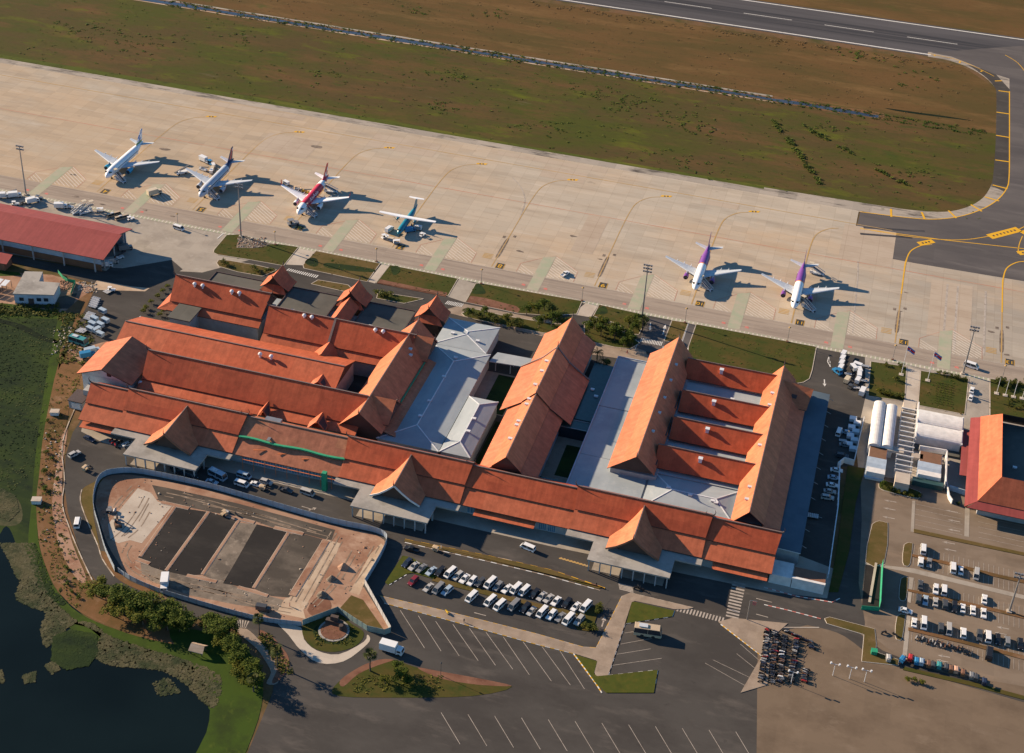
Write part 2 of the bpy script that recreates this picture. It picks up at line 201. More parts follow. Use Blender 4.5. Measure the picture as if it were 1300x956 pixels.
# ---------------------------------------------------------------- mesh helpers
class MB:
    """collects shapes in world coordinates and links them as ONE mesh object"""
    def __init__(s): s.v = []; s.f = []; s.m = []; s.k = []
    def add(s, vs_, fs, mi=0):
        s.k.append((len(s.v), len(s.f))); o = len(s.v); s.v += [tuple(v) for v in vs_]
        for f in fs: s.f.append([o+i for i in f]); s.m.append(mi)
    def box(s, cx, cy, z0, sx, sy, h, rot=0, mi=0, taper=1.0):
        c, n = math.cos(rot), math.sin(rot); vs_ = []
        for z, k in ((z0, 1), (z0+h, taper)):
            for a, b in ((-1, -1), (1, -1), (1, 1), (-1, 1)):
                x, y = a*sx/2*k, b*sy/2*k; vs_.append((cx+x*c-y*n, cy+x*n+y*c, z))
        s.add(vs_, [(3, 2, 1, 0), (4, 5, 6, 7), (0, 1, 5, 4), (1, 2, 6, 5), (2, 3, 7, 6), (3, 0, 4, 7)], mi)
    def bar(s, a, b, w_, h_=None, mi=0):
        a, b = Vector(a), Vector(b); d = (b-a).normalized(); h_ = h_ or w_
        u = Vector((0, 0, 1)) if abs(d.z) < .95 else Vector((1, 0, 0)); sd_ = d.cross(u).normalized(); u = sd_.cross(d)
        vs_ = [p+sd_*i*w_/2+u*j*h_/2 for p in (a, b) for i, j in ((-1, -1), (1, -1), (1, 1), (-1, 1))]
        s.add(vs_, [(3, 2, 1, 0), (4, 5, 6, 7), (0, 1, 5, 4), (1, 2, 6, 5), (2, 3, 7, 6), (3, 0, 4, 7)], mi)
    def tube(s, pts, rs, n=8, mi=0, cap=True):
        pts = [Vector(p) for p in pts]
        s.k.append((len(s.v), len(s.f)))
        if not hasattr(rs, '__len__'): rs = [rs]*len(pts)
        o = len(s.v); k = len(pts)
        for i, p in enumerate(pts):
            d = (pts[min(i+1, k-1)]-pts[max(i-1, 0)]).normalized()
            u = Vector((0, 0, 1)) if abs(d.z) < .9 else Vector((1, 0, 0)); a = d.cross(u).normalized(); b = a.cross(d)
            for j in range(n):
                t = 2*math.pi*j/n; s.v.append(tuple(p+(a*math.cos(t)+b*math.sin(t))*rs[i]))
        for i in range(k-1):
            for j in range(n):
                s.f.append([o+i*n+j, o+i*n+(j+1) % n, o+(i+1)*n+(j+1) % n, o+(i+1)*n+j]); s.m.append(mi)
        if cap:
            s.f.append([o+j for j in range(n)][::-1]); s.m.append(mi); s.f.append([o+(k-1)*n+j for j in range(n)]); s.m.append(mi)
    def prism(s, pts, z0, z1, mi=0, mtop=None):
        n = len(pts); area = sum(pts[i][0]*pts[(i+1) % n][1]-pts[(i+1) % n][0]*pts[i][1] for i in range(n))
        if area < 0: pts = pts[::-1]
        vs_ = [(p[0], p[1], z0) for p in pts]+[(p[0], p[1], z1) for p in pts]
        s.k.append((len(s.v), len(s.f))); o = len(s.v); s.v += vs_
        for i in range(n): s.f.append([o+i, o+(i+1) % n, o+n+(i+1) % n, o+n+i]); s.m.append(mi)
        s.f.append([o+i for i in range(n)][::-1]); s.m.append(mi)
        s.f.append([o+n+i for i in range(n)]); s.m.append(mi if mtop is None else mtop)
    def slab(s, pts, t=.3, mi=0, me=1):
        """a roof plane with real thickness; its edges carry the trim"""
        pts = [Vector(p) for p in pts]; n = len(pts)
        nz = sum((pts[i].x*pts[(i+1) % n].y-pts[(i+1) % n].x*pts[i].y) for i in range(n))
        if nz < 0: pts = pts[::-1]
        s.k.append((len(s.v), len(s.f))); o = len(s.v); s.v += [tuple(p) for p in pts]+[(p.x, p.y, p.z-t) for p in pts]
        s.f.append([o+i for i in range(n)]); s.m.append(mi)
        s.f.append([o+n+i for i in range(n)][::-1]); s.m.append(me)
        for i in range(n): j = (i+1) % n; s.f.append([o+n+i, o+n+j, o+j, o+i]); s.m.append(me)
    def each(s, name, mats, parent):
        """every piece a part of its own"""
        k = s.k+[(len(s.v), len(s.f))]; out = []
        for (v0, f0), (v1, f1) in zip(k, k[1:]):
            m = MB(); m.v = s.v[v0:v1]; m.f = [[i-v0 for i in f] for f in s.f[f0:f1]]; m.m = s.m[f0:f1]; out.append(m.build(name, mats, parent))
        return out
    def build(s, name, mats, parent=None, smooth=False, origin=None):
        me = bpy.data.meshes.new(name)
        top = parent
        while top is not None and top.parent is not None: top = top.parent
        off = origin if origin is not None else (ORG.get(top.name) if top is not None else None)
        vs_ = s.v if off is None else [(x-off[0], y-off[1], z-off[2]) for x, y, z in s.v]
        me.from_pydata(vs_, [], s.f)
        for m in (mats if isinstance(mats, (list, tuple)) else [mats]): me.materials.append(M[m] if isinstance(m, str) else m)
        nm = len(me.materials)
        for p, i in zip(me.polygons, s.m): p.material_index = min(i, nm-1); p.use_smooth = smooth
        me.update()
        o = bpy.data.objects.new(name, me); COL.objects.link(o)
        if parent is not None: o.parent = parent
        if origin is not None and parent is None: o.location = origin
        return o
ORG = {}                                    # world place of a building's root: its parts are given in world coordinates
def thing(name, label, cat, loc=(0, 0, 0), rz=0, group=None, world=False):
    o = bpy.data.objects.new(name, None); COL.objects.link(o); o.location = loc; o.rotation_euler = (0, 0, rz); o.empty_display_size = 1
    o['label'] = label; o['category'] = cat
    if group: o['group'] = group
    if world: ORG[o.name] = tuple(loc)
    return o
def tag(o, label, cat, group=None):
    o['label'] = label; o['category'] = cat
    if group: o['group'] = group
    return o
def kids(o): return [c for c in bpy.data.objects if c.parent == o]
TREE = {}
def remember(o):
    TREE[o.name] = [(c, kids(c)) for c in kids(o)]; return o
def dup(root, loc, rz=0, label=None, group=None, scale=None, paint=None):
    """a copy of a thing with copies of its parts and sub-parts; paint = material for every slot called car paint"""
    r = root.copy(); COL.objects.link(r); r.location = loc; r.rotation_euler = (0, 0, rz)
    if label: r['label'] = label
    if group: r['group'] = group
    if scale: r.scale = scale if hasattr(scale, '__len__') else (scale,)*3
    for c, gs in TREE.get(root.name, []):
        d = c.copy(); COL.objects.link(d); d.parent = r
        if paint: repaint(d, paint)
        for g in gs:
            e = g.copy(); COL.objects.link(e); e.parent = d
    if paint and r.type == 'MESH': repaint(r, paint)
    return r
def repaint(o, mat):
    for s in o.material_slots:
        if s.material and s.material.name.endswith('car paint'): s.link = 'OBJECT'; s.material = M[mat]
def structure(o, kind='structure'):
    o['kind'] = kind; return o
LAY = .012
def sheet(name, pts, layer, mat, px=True, kind='structure', h=0):
    """a flat piece of ground, each layer a little above the one below"""
    q = [P(*p) if px else Vector((p[0], p[1], 0)) for p in pts]; mb = MB()
    z = layer*LAY
    if h: mb.prism([(p.x, p.y) for p in q], 0, h+z)
    else:
        n = len(q); a = sum(q[i].x*q[(i+1) % n].y-q[(i+1) % n].x*q[i].y for i in range(n))
        if a < 0: q = q[::-1]
        mb.add([(p.x, p.y, z) for p in q], [list(range(n))])
    return structure(mb.build(name, mat), kind)
def smooth(pts, k=5, closed=False):
    out = []; n = len(pts)
    for i in range(n if closed else n-1):
        p0, p1, p2, p3 = (pts[(i+j) % n] if closed else pts[min(max(i+j, 0), n-1)] for j in (-1, 0, 1, 2))
        for t in range(k):
            t /= k
            out.append(tuple(.5*((2*p1[d])+(-p0[d]+p2[d])*t+(2*p0[d]-5*p1[d]+4*p2[d]-p3[d])*t*t+(-p0[d]+3*p1[d]-3*p2[d]+p3[d])*t**3) for d in range(2)))
    if not closed: out.append(tuple(pts[-1]))
    return out
def ribbon(mb, pts, width, z, mi=0):
    """a painted line along world points"""
    pts = [Vector((p[0], p[1], 0)) for p in pts]; L_, R_ = [], []
    for i, p in enumerate(pts):
        d = (pts[min(i+1, len(pts)-1)]-pts[max(i-1, 0)]).normalized(); n = Vector((-d.y, d.x, 0))*width/2
        L_.append(p+n); R_.append(p-n)
    for i in range(len(pts)-1):
        mb.add([(q.x, q.y, z) for q in (R_[i], R_[i+1], L_[i+1], L_[i])], [(0, 1, 2, 3)], mi)
def W(pts): return [(P(*p).x, P(*p).y) for p in pts]
def quad(mb, pts, z, mi=0):
    n = len(pts); a = sum(pts[i][0]*pts[(i+1) % n][1]-pts[(i+1) % n][0]*pts[i][1] for i in range(n))
    if a < 0: pts = pts[::-1]
    mb.add([(p[0], p[1], z) for p in pts], [list(range(n))], mi)
ORD = ['first', 'second', 'third', 'fourth', 'fifth', 'sixth', 'seventh', 'eighth', 'ninth', 'tenth', 'eleventh', 'twelfth', 'thirteenth', 'fourteenth', 'fifteenth', 'sixteenth', 'seventeenth', 'eighteenth', 'nineteenth', 'twentieth', 'twenty-first', 'twenty-second', 'twenty-third', 'twenty-fourth', 'twenty-fifth', 'twenty-sixth']
# ================================================================ THE GROUND
mb = MB(); mb.add([(-6000, -4000, 0), (6000, -4000, 0), (6000, 9000, 0), (-6000, 9000, 0)], [(0, 1, 2, 3)]); structure(mb.build('ground', 'ground'))
# airfield north of the apron
sheet('airfield_grass', [(-3500, 662), (30, 662), (62, 668), (72, 690), (73.5, 830), (45, 868), (-3500, 868)], 1, 'grass_green', px=False)
sheet('dry_grass', [(-3500, 782), (20, 782), (60, 778), (74, 778), (73.5, 830), (45, 868), (-3500, 868)], 2, 'grass_brown', px=False)
sheet('far_grass', [(-3500, 915), (3000, 915), (3000, 2500), (-3500, 2500)], 1, 'grass_brown', px=False)
# the runway: edges measured along world y at x = 0 with its small skew
def rw(px, py): return P(px, py).y
n0, n1 = P(716, 0), P(1178, 69); f0, f1 = P(970, 3.8), P(1300, 50.8)
def on(a, b, x): return a.y+(b.y-a.y)*(x-a.x)/(b.x-a.x)
def rwl(t, x): return on(n0, n1, x)*(1-t)+on(f0, f1, x)*t
def rwp(t, x): return (x, rwl(t, x))
sheet('runway', [rwp(-.06, -3000), rwp(-.06, 3000), rwp(1.06, 3000), rwp(1.06, -3000)], 4, 'runway', px=False)
mb = MB()
for t, h_ in ((.40, .06), (.60, .05), (.30, .02), (.52, .02)): quad(mb, [rwp(t-h_, -900), rwp(t-h_, 400), rwp(t+h_, 400), rwp(t+h_, -900)], (5+h_*5)*LAY)
structure(mb.build('tyre_rubber_marks', 'rubber'))
mb = MB()
quad(mb, [rwp(-.015, -3000), rwp(-.015, P(1182, 70).x), rwp(.012, P(1182, 70).x), rwp(.012, -3000)], 6*LAY)
quad(mb, [rwp(.99, -3000), rwp(.99, 3000), rwp(1.015, 3000), rwp(1.015, -3000)], 6*LAY)
for k in range(-40, 20):
    x = k*50+12; quad(mb, [rwp(.495, x), rwp(.495, x+30), rwp(.507, x+30), rwp(.507, x)], 6*LAY)
structure(mb.build('runway_markings', 'paint_white'))
# taxiway and its shoulder, with the big curve back to the apron
grass_edge = smooth([(1178, 72), (1205, 77), (1230, 86), (1250, 98), (1262, 110), (1265, 122), (1264, 180), (1261.5, 222), (1257, 238), (1247, 252), (1228, 263), (1200, 269), (1160, 267), (1120, 261.5), (1060, 252), (970, 238)], 4)
sheet('taxiway_shoulder', [(1178, 66)]+grass_edge+[(970, 246), (1092, 268), (1400, 330), (1500, 200), (1500, 90)], 5, 'verge')
sheet('taxiway_shoulder_asphalt', smooth([(1228, 82), (1250, 97), (1262, 110), (1265, 122), (1264, 180), (1261, 222)], 4)+[(1259, 236), (1276, 244), (1282, 225), (1284, 116), (1262, 92)], 6, 'asphalt')
yl = smooth([(1281.5, 116), (1281.5, 180), (1281, 225), (1277.5, 240), (1266, 254), (1246, 266), (1218, 275), (1185, 278.5), (1148, 276), (1092, 269)], 5)
sheet('taxiway', [(1181, 67), (1208, 72), (1238, 84), (1262, 94), (1281.5, 100)]+yl+[(1092, 270), (1080, 319), (1160, 334), (1300, 357.3), (1500, 390), (1600, 330), (1600, 90), (1500, 85), (1300, 58)], 7, 'asphalt_taxi')
# apron
sheet('apron', [(-520, 661.7), (5, 661.7), P(1090, 269)[:2], P(1080, 319)[:2], P(1160, 334)[:2], P(1300, 357.3)[:2], P(1600, 405)[:2], (400, 534), (-520, 534)], 6, 'apron', px=False)
sheet('apron_shoulder', [(-520, 661.7), (8, 661.7), (8, 667.5), (-520, 667)], 7, 'verge', px=False)
sheet('apron_edge_grass', [(-520, 667), (5, 667.4), (-40, 671), (-160, 670), (-300, 673), (-520, 671)], 3, 'grass_edge', px=False)
sheet('apron_service_road', [(-520, 534.6), (200, 534.6), (200, 548.3), (-520, 546.8)], 7, 'road_strip', px=False)
mb = MB()
for x0, y0, x1, y1 in ((-290, 616, -262, 636), (-240, 640, -205, 655), (-150, 640, -128, 652), (-176, 655, -120, 659), (-330, 655, -280, 660), (-70, 641, -52, 646), (-2, 612, 22, 646), (40, 560, 58, 608), (-118, 575, -108, 612)):
    quad(mb, [(x0, y0), (x1, y0), (x1, y1), (x0, y1)], 8*LAY)
structure(mb.build('repaired_slabs', ground_mat('mottled slab repair', [((.41, .335, .26), 0, 0, 0, 0), ((.36, .285, .215), (.05, .08), .45, .65, 100)], seams=(7.5, 5, (.8, .78, .76), .1))))
# taxi line, clearance lines, lead-in lines
STANDS = {4: -338.6, 5: -290.2, 6: -241.9, 7: -193.6, 8: -147.3, 9: -100.8, 10: -58.2, 11: -15.5, 12: 27.7, 13: 70.7}
mb = MB(); ribbon(mb, [(-520, 647.6), (20, 647.6)], .45, 9*LAY)
for n, x in STANDS.items():
    w_ = .38 if n > 9 else .28
    pts = [(x, 548.8), (x, 600)]+smooth([(x, 600), (x+.3, 618), (x+1.6, 630), (x+6, 637.5), (x+11, 640.5)], 4)
    ribbon(mb, pts, w_*1.4, 9*LAY)
structure(mb.build('taxi_lines', 'paint_ochre'))
mb = MB()
ribbon(mb, W([(1092, 290.5), (1200, 305), (1300, 316), (1500, 335)]), .5, 9*LAY)
ribbon(mb, W(smooth([(1092, 290), (1150, 300), (1200, 304.5), (1230, 304), (1256, 300)], 4)), .45, 9.5*LAY)
ribbon(mb, W(smooth([(1294, 291), (1310, 282), (1330, 262), (1345, 235)], 4)), .45, 9*LAY)
ribbon(mb, W(smooth([(1298, 300), (1294, 310), (1292, 322)], 4)), .4, 9*LAY)
for n in (12, 13):
    x = STANDS[n]; ribbon(mb, [(x, 590), (x, 618)]+smooth([(x, 618), (x+1.6, 630), (x+6, 637.5), (x+10, 640)], 4), .55, 9.8*LAY)
ribbon(mb, W(yl), .55, 9*LAY)
ribbon(mb, W(smooth([(1178, 68), (1215, 76), (1240, 86), (1262, 97)], 4)), .4, 9*LAY)
ribbon(mb, W(smooth([(1276, 70), (1292, 80), (1305, 96)], 4)), .4, 9*LAY)
for a, b in (((1187, 70), (1186, 71)), ((1219, 78), (1218, 80)), ((1247, 90), (1245, 91)), ((1263, 103), (1272, 102.7)), ((1267.5, 115.3), (1282, 117.3)), ((1265, 142.5), (1282, 145)), ((1264.5, 172), (1281.5, 174.7)), ((1263.5, 203.2), (1280.6, 205.6)), ((1260, 235), (1279, 239.8)), ((1250, 250), (1268.5, 255.5)), ((1232.5, 260), (1246.5, 268.5)), ((1204, 267.5), (1214, 277)), ((1170, 269.5), (1174, 278.5)), ((1131, 265.5), (1131.5, 275.5))):
    ribbon(mb, W([a, b]), 1.0, 9.2*LAY)
structure(mb.build('taxiway_markings', 'paint_yellow'))
mb = MB(); ribbon(mb, [(-520, 611.2), (300, 611.2)], .42, 8.6*LAY)
structure(mb.build('clearance_line', 'paint_red'))
mb = MB(); ribbon(mb, [(-520, 547.0), (200, 548.6)], .3, 8.6*LAY); ribbon(mb, [(-520, 535.9), (300, 535.9)], .3, 8.6*LAY)
ribbon(mb, smooth([(-162, 634), (-155, 625), (-149.5, 612), (-147.6, 596)], 4), .5, 8.6*LAY); ribbon(mb, [(10, 550), (8, 600), (7, 612)], .5, 8.6*LAY)
for x in (47, 51.5, 63.5): ribbon(mb, [(x, 552), (x, 606)], .9, 8.6*LAY)
for k in range(170): ribbon(mb, [(-500+k*4, 541.4+.0025*k), (-498.2+k*4, 541.4+.0025*k)], .16, 8.6*LAY)
structure(mb.build('service_road_lines', 'paint_faint'))
# green bands and white hatching between the stands, red spots, edge ticks
green, hatch, red, edge, spots = MB(), MB(), MB(), MB(), MB()
for n in range(3, 14):
    cx = (STANDS.get(n, -386.9)+STANDS.get(n+1, 114))/2-1.3        # band between two stands
    y1 = 567.5; hw = 2.6
    if n in (10, 11, 12, 13): cx -= 0.0
    quad(green, [(cx-hw, 536), (cx+hw, 536), (cx+hw, y1), (cx-hw, y1-3)], 8.8*LAY)
    rp = [(cx+hw+.2, y1), (cx+hw+12.3, 557.8), (cx+hw+12.5, 548.8)]
    for k in range(11):                       # slanting bars on the east of the band
        o = k*1.9; a = (cx+hw+.3, y1-.6-o); b = (cx+hw+12.2, 557.4-o)
        if b[1] < 548.9: f = (a[1]-548.9)/(a[1]-b[1]); b = (a[0]+(b[0]-a[0])*f, 548.9)
        if a[1] > 549: ribbon(hatch, [a, b], .34 if n < 11 else .4, 8.8*LAY)
    for k in range(6):                        # the smaller set on the west of it
        a = (cx-hw-7.6, 555-k*1.9); b = (cx-hw-.4, 555-k*1.9+(-5.9))
        if b[1] < 548.2: f = (a[1]-548.2)/(a[1]-b[1]); b = (a[0]+(b[0]-a[0])*f, 548.2)
        if a[1] > 548.6: ribbon(hatch, [a, b], .28, 8.8*LAY)
    ribbon(red, [(cx-hw-8, 548.6), (cx-hw-8, 556)], .2, 8.8*LAY)
    ribbon(red, [(cx-hw-8, 556), (cx-hw, 564), (cx+hw, y1+.4), rp[1], rp[2]], .22, 8.7*LAY)
    for dx in (-4.6, 5.2): quad(spots, [(cx+dx-.9, 538.4), (cx+dx+.9, 538.1), (cx+dx+.7, 539.6), (cx+dx-.7, 539.7)], 8.8*LAY)
structure(green.build('green_walkway_markings', 'paint_green')); structure(hatch.build('white_hatching', 'paint_hatch')); structure(red.build('red_outline_markings', 'paint_red')); structure(spots.build('red_spot_markings', 'paint_red_spot'))
quad(edge, [(-520, 533.4), (200, 533.4), (200, 535.4), (-520, 535.4)], 8*LAY)
structure(edge.build('green_edge_band', 'paint_green'))
edge = MB()
for k in range(380): x = -480+k*1.8; edge.add([(x, 533.5, 9*LAY), (x+.55, 533.5, 9*LAY), (x+.55, 535.3, 9*LAY), (x, 535.3, 9*LAY)], [(0, 1, 2, 3)])
structure(edge.build('edge_ticks', 'paint_hatch'))
# stand numbers, stop bars and marker boards painted on the apron
def letters(txt, size):
    c = bpy.data.curves.new('lettering', 'FONT'); c.body = txt; c.size = size; c.align_x = 'CENTER'; c.align_y = 'CENTER'
    o = bpy.data.objects.new('lettering', c); COL.objects.link(o); bpy.context.view_layer.update()
    me = bpy.data.meshes.new_from_object(o.evaluated_get(bpy.context.evaluated_depsgraph_get()))
    vs_ = [tuple(v.co) for v in me.vertices]; fs = [list(p.vertices) for p in me.polygons]
    bpy.data.objects.remove(o); bpy.data.curves.remove(c); bpy.data.meshes.remove(me)
    return vs_, fs
black, yel, och, stn = MB(), MB(), MB(), MB()
for n, x in STANDS.items():
    cx, cy = x+3.4, 550.6
    quad(black, [(cx-1.9, cy-2.2), (cx+1.9, cy-2.2), (cx+1.9, cy+2.2), (cx-1.9, cy+2.2)], 9*LAY)
    vs_, fs = letters(str(n), 4.2 if n < 10 else 3.3)
    yel.add([(cx-a, cy-b, 10*LAY) for a, b, c in vs_], fs)
    for s_ in (-1.75, 1.75): ribbon(yel, [(cx+s_, cy-2.1), (cx+s_, cy+2.1)], .18, 10*LAY)
    for k in range(4): ribbon(och, [(x-6.3, 555.4+k*1.15), (x-2.0, 555.4+k*1.15)], .62, 9*LAY)
    if n not in (4, 5, 6, 7, 10, 11):
        quad(stn, smooth([(x-.6, 557), (x+.8, 558), (x+.9, 566), (x+.6, 575), (x-.7, 574), (x-.9, 563)], 3, True), 8.2*LAY)
        quad(stn, [(x-2.6, 575), (x-1.4, 575), (x-1.3, 577), (x-2.7, 577)], 8.2*LAY); quad(stn, [(x+1.6, 577.4), (x+3, 577), (x+3, 579), (x+1.7, 579)], 8.2*LAY)
    if n < 11:
        bx, by = x+13.6, 642.2
        quad(yel, [(bx-2.7, by-1.4), (bx+2.2, by-.2), (bx+2.7, by+1.5), (bx-2.2, by+.3)], 9.4*LAY)
        for k in (-.7, .7): ribbon(black, [(bx+k-.35, by-.15+k*.3), (bx+k+.4, by+.15+k*.3)], 1.0, 10.4*LAY)
for c0, c1, hw, nn in (((1168, 309.5), (1183, 306.5), 1.7, 3), ((1257.5, 300.5), (1292, 291.5), 2.3, 7), ((1294.5, 321.5), (1312, 319.5), 1.8, 3), ((1299, 296), (1308, 293), 1.8, 2)):
    a, b = P(*c0), P(*c1); d = (b-a).normalized(); ribbon(yel, [a-d*.8, b+d*.8], hw*2, 9.4*LAY)
    for k in range(nn): q = a.lerp(b, (k+.9)/(nn+.8)); ribbon(black, [q-d*.5, q+d*.5], 1.2, 10.4*LAY)
for cx, cy, r in ((-120, 588, 2), (-139, 566, 1.6), (-103.5, 572, 1.1), (-53, 565, .8), (29.5, 592, .9), (28, 575, .8), (66, 572, 1.5), (73, 556, 1.2), (-330, 600, 3), (-262, 630, 2.5), (-357, 560, 2.2), (-310, 541, 1.4), (-330, 539, 1.3), (-296, 540, 1.2), (-345, 541, 1.6), (-268, 541, 1)):
    quad(stn, smooth([(cx+r*math.cos(t)*random.uniform(.7, 1.6), cy+r*math.sin(t)*random.uniform(.3, .7)) for t in [k*1.0472 for k in range(6)]], 3, True), 8.3*LAY)
structure(black.build('stand_number_boxes', 'paint_black')); structure(yel.build('stand_numbers', 'paint_yellow')); structure(och.build('stop_bars', 'paint_ochre')); structure(stn.build('oil_stains', 'stain'))
mb = MB()
for a, b in (((-55, 648), (18, 640)), ((-55, 642), (12, 634))): pass
for c0, c1 in (((1096, 289), (1174, 294)), ((1092, 297), (1158, 302))): ribbon(mb, W([c0, c1]), 1.8, 8.5*LAY)
structure(mb.build('dark_skid_marks', 'rubber'))
# drainage channel between apron and runway
def chan(y0, y1, x0, x1, wig, step=14):
    random.seed(int(abs(y0*7))); L_, H_ = [], []; x = x0
    while x < x1: L_.append((x, y0+random.uniform(-wig, wig))); H_.append((x, y1+random.uniform(-wig, wig))); x += step
    return L_+[(x1, y0), (x1, y1)]+H_[::-1]
e0, e1 = P(200, -3), P(950, 121)
sheet('channel_bed', chan(772.6, 781, -900, P(1125, 134).x, .9, 8), 3, 'bank_brown', px=False)
sheet('channel_water', chan(774.2, 777.8, -900, P(1118, 134).x, .8, 9), 4, 'ditch', px=False)
sheet('channel_lining', chan(779.4, 781.3, -900, P(985, 110).x, .3, 9), 5, 'verge', px=False)
sheet('channel_lining', chan(772.3, 773.1, -900, P(985, 118).x, .4, 9), 5, 'soil_sand', px=False)
sheet('channel_ditch', smooth([P(1122, 137)[:2], P(1160, 142)[:2], P(1200, 147.5)[:2], P(1236, 153.5)[:2], P(1200, 149.5)[:2], P(1150, 143)[:2]], 3, True), 4, 'marsh_dark', px=False)
0 and sheet('channel_ditch', [P(1118, 134)[:2], P(1180, 143)[:2], P(1236, 152)[:2], P(1238, 155)[:2], P(1180, 146)[:2], P(1118, 139)[:2]], 4, 'marsh', px=False)
random.seed(3); mb = MB()
def tuft(mb, x, y, r, h, n=7, mi=0):
    for k in range(n):
        a = random.uniform(0, 6.28); d = r*math.sqrt(random.random()); px_, py_ = x+d*math.cos(a), y+d*math.sin(a); s = random.uniform(.35, .8)*r*.8; b = random.uniform(0, 6.28); t = random.uniform(.2, 1)*h
        ux, uy = math.cos(b)*s, math.sin(b)*s
        mb.add([(px_-ux, py_-uy, t*.5), (px_-uy*.7, py_+ux*.7, t*random.uniform(.3, 1)), (px_+ux, py_+uy, t), (px_+uy*.7, py_-ux*.7, t*random.uniform(.4, 1))], [(0, 1, 2, 3)], mi)
for k in range(800):
    x = random.uniform(-420, 60); tuft(mb, x, random.choice((random.gauss(776.5, 2), random.gauss(779, .6), random.gauss(773, .6))), random.uniform(.5, 1.4), random.uniform(.3, .8), 6)
structure(mb.build('channel_weeds', 'bank_green'), 'stuff')
# ditches with tall green weeds in the east field, clumps over the field
mb = MB()
for a, b in (((980, 152), (992, 170)), ((998, 173), (1040, 233)), ((1015, 157), (1050, 178)), ((1066, 186), (1082, 195)), ((1110, 214), (1155, 237))):
    A, B = P(*a), P(*b)
    for k in range(int((B-A).length*1.4)):
        q = A.lerp(B, random.random()); tuft(mb, q.x+random.gauss(0, .7), q.y+random.gauss(0, .7), random.uniform(.7, 1.6), 1.0)
for px_, py_, n, s in ((780, 118, 30, 9), (785, 132, 40, 10), (575, 95, 26, 9), (870, 150, 24, 8), (880, 163, 20, 7), (640, 72, 16, 8), (100, 37, 22, 9), (130, 38, 14, 6), (560, 135, 22, 8), (1095, 70, 40, 8), (1170, 97, 14, 6), (1150, 108, 10, 5), (529, 15, 18, 5), (628, 19, 16, 5), (1050, 160, 14, 6), (700, 165, 24, 10), (860, 205, 24, 10), (1155, 218, 22, 8), (300, 45, 16, 8), (200, 48, 16, 10), (400, 95, 18, 10), (150, 60, 14, 8)):
    q = P(px_, py_)
    for k in range(n): tuft(mb, q.x+random.gauss(0, s*1.2), q.y+random.gauss(0, s*.6), random.uniform(.6, 1.5), .55, 6)
for k in range(700): tuft(mb, random.uniform(-470, 60), random.uniform(668, 770), random.uniform(.5, 1.3), .5, 3)
structure(mb.build('field_weeds', 'field_tuft'), 'stuff')
mb = MB()
for k in range(500): tuft(mb, random.uniform(-420, 60), random.uniform(784, 860), random.uniform(.5, 1.2), .5, 3)
for k in range(160): tuft(mb, random.uniform(-220, 40), 860+random.gauss(3, 2.2), random.uniform(.8, 1.6), .6, 4)
structure(mb.build('dry_weeds', leaf_mat('dry weeds', (.16, .10, .045), (.10, .07, .03))), 'stuff')
# ---------------------------------------------------------------- between apron and terminal
sheet('service_yard', [(-258, 533.5), (9, 533.5), (21.2, 533), (20, 487.5), (18.6, 458.6), (13.4, 455.6), (15.4, 430), (15.8, 396), (-262, 396), (-268, 430), (-282, 452), (-301, 478), (-300, 490), (-262, 500), (-245, 520), (-251, 533.5)], 4, 'asphalt', px=False)
sheet('hangar_apron', [(-520, 534), (-252, 534), (-243, 522), (-258, 500), (-250, 488), (-300, 487), (-520, 478)], 3, 'concrete', px=False)
sheet('hangar_yard', [(0, 330), (70, 346), (120, 360), (215, 352), (232, 342), (218, 330), (130, 345), (0, 322)], 5, 'asphalt')
sheet('container_yard', [(121, 366), (205, 372), (236, 348), (250, 355), (205, 395), (160, 470), (120, 470), (104, 446), (86, 440), (95, 420)], 5, 'asphalt')
sheet('yard_soil', [(84, 446), (96, 425), (101, 432), (112, 440), (140, 432), (128, 452), (105, 462)], 6, 'soil_pink')
sheet('yard_edge_soil', [(118, 364), (123, 356), (168, 364), (190, 366), (184, 370), (122, 368)], 6, 'soil_sand')
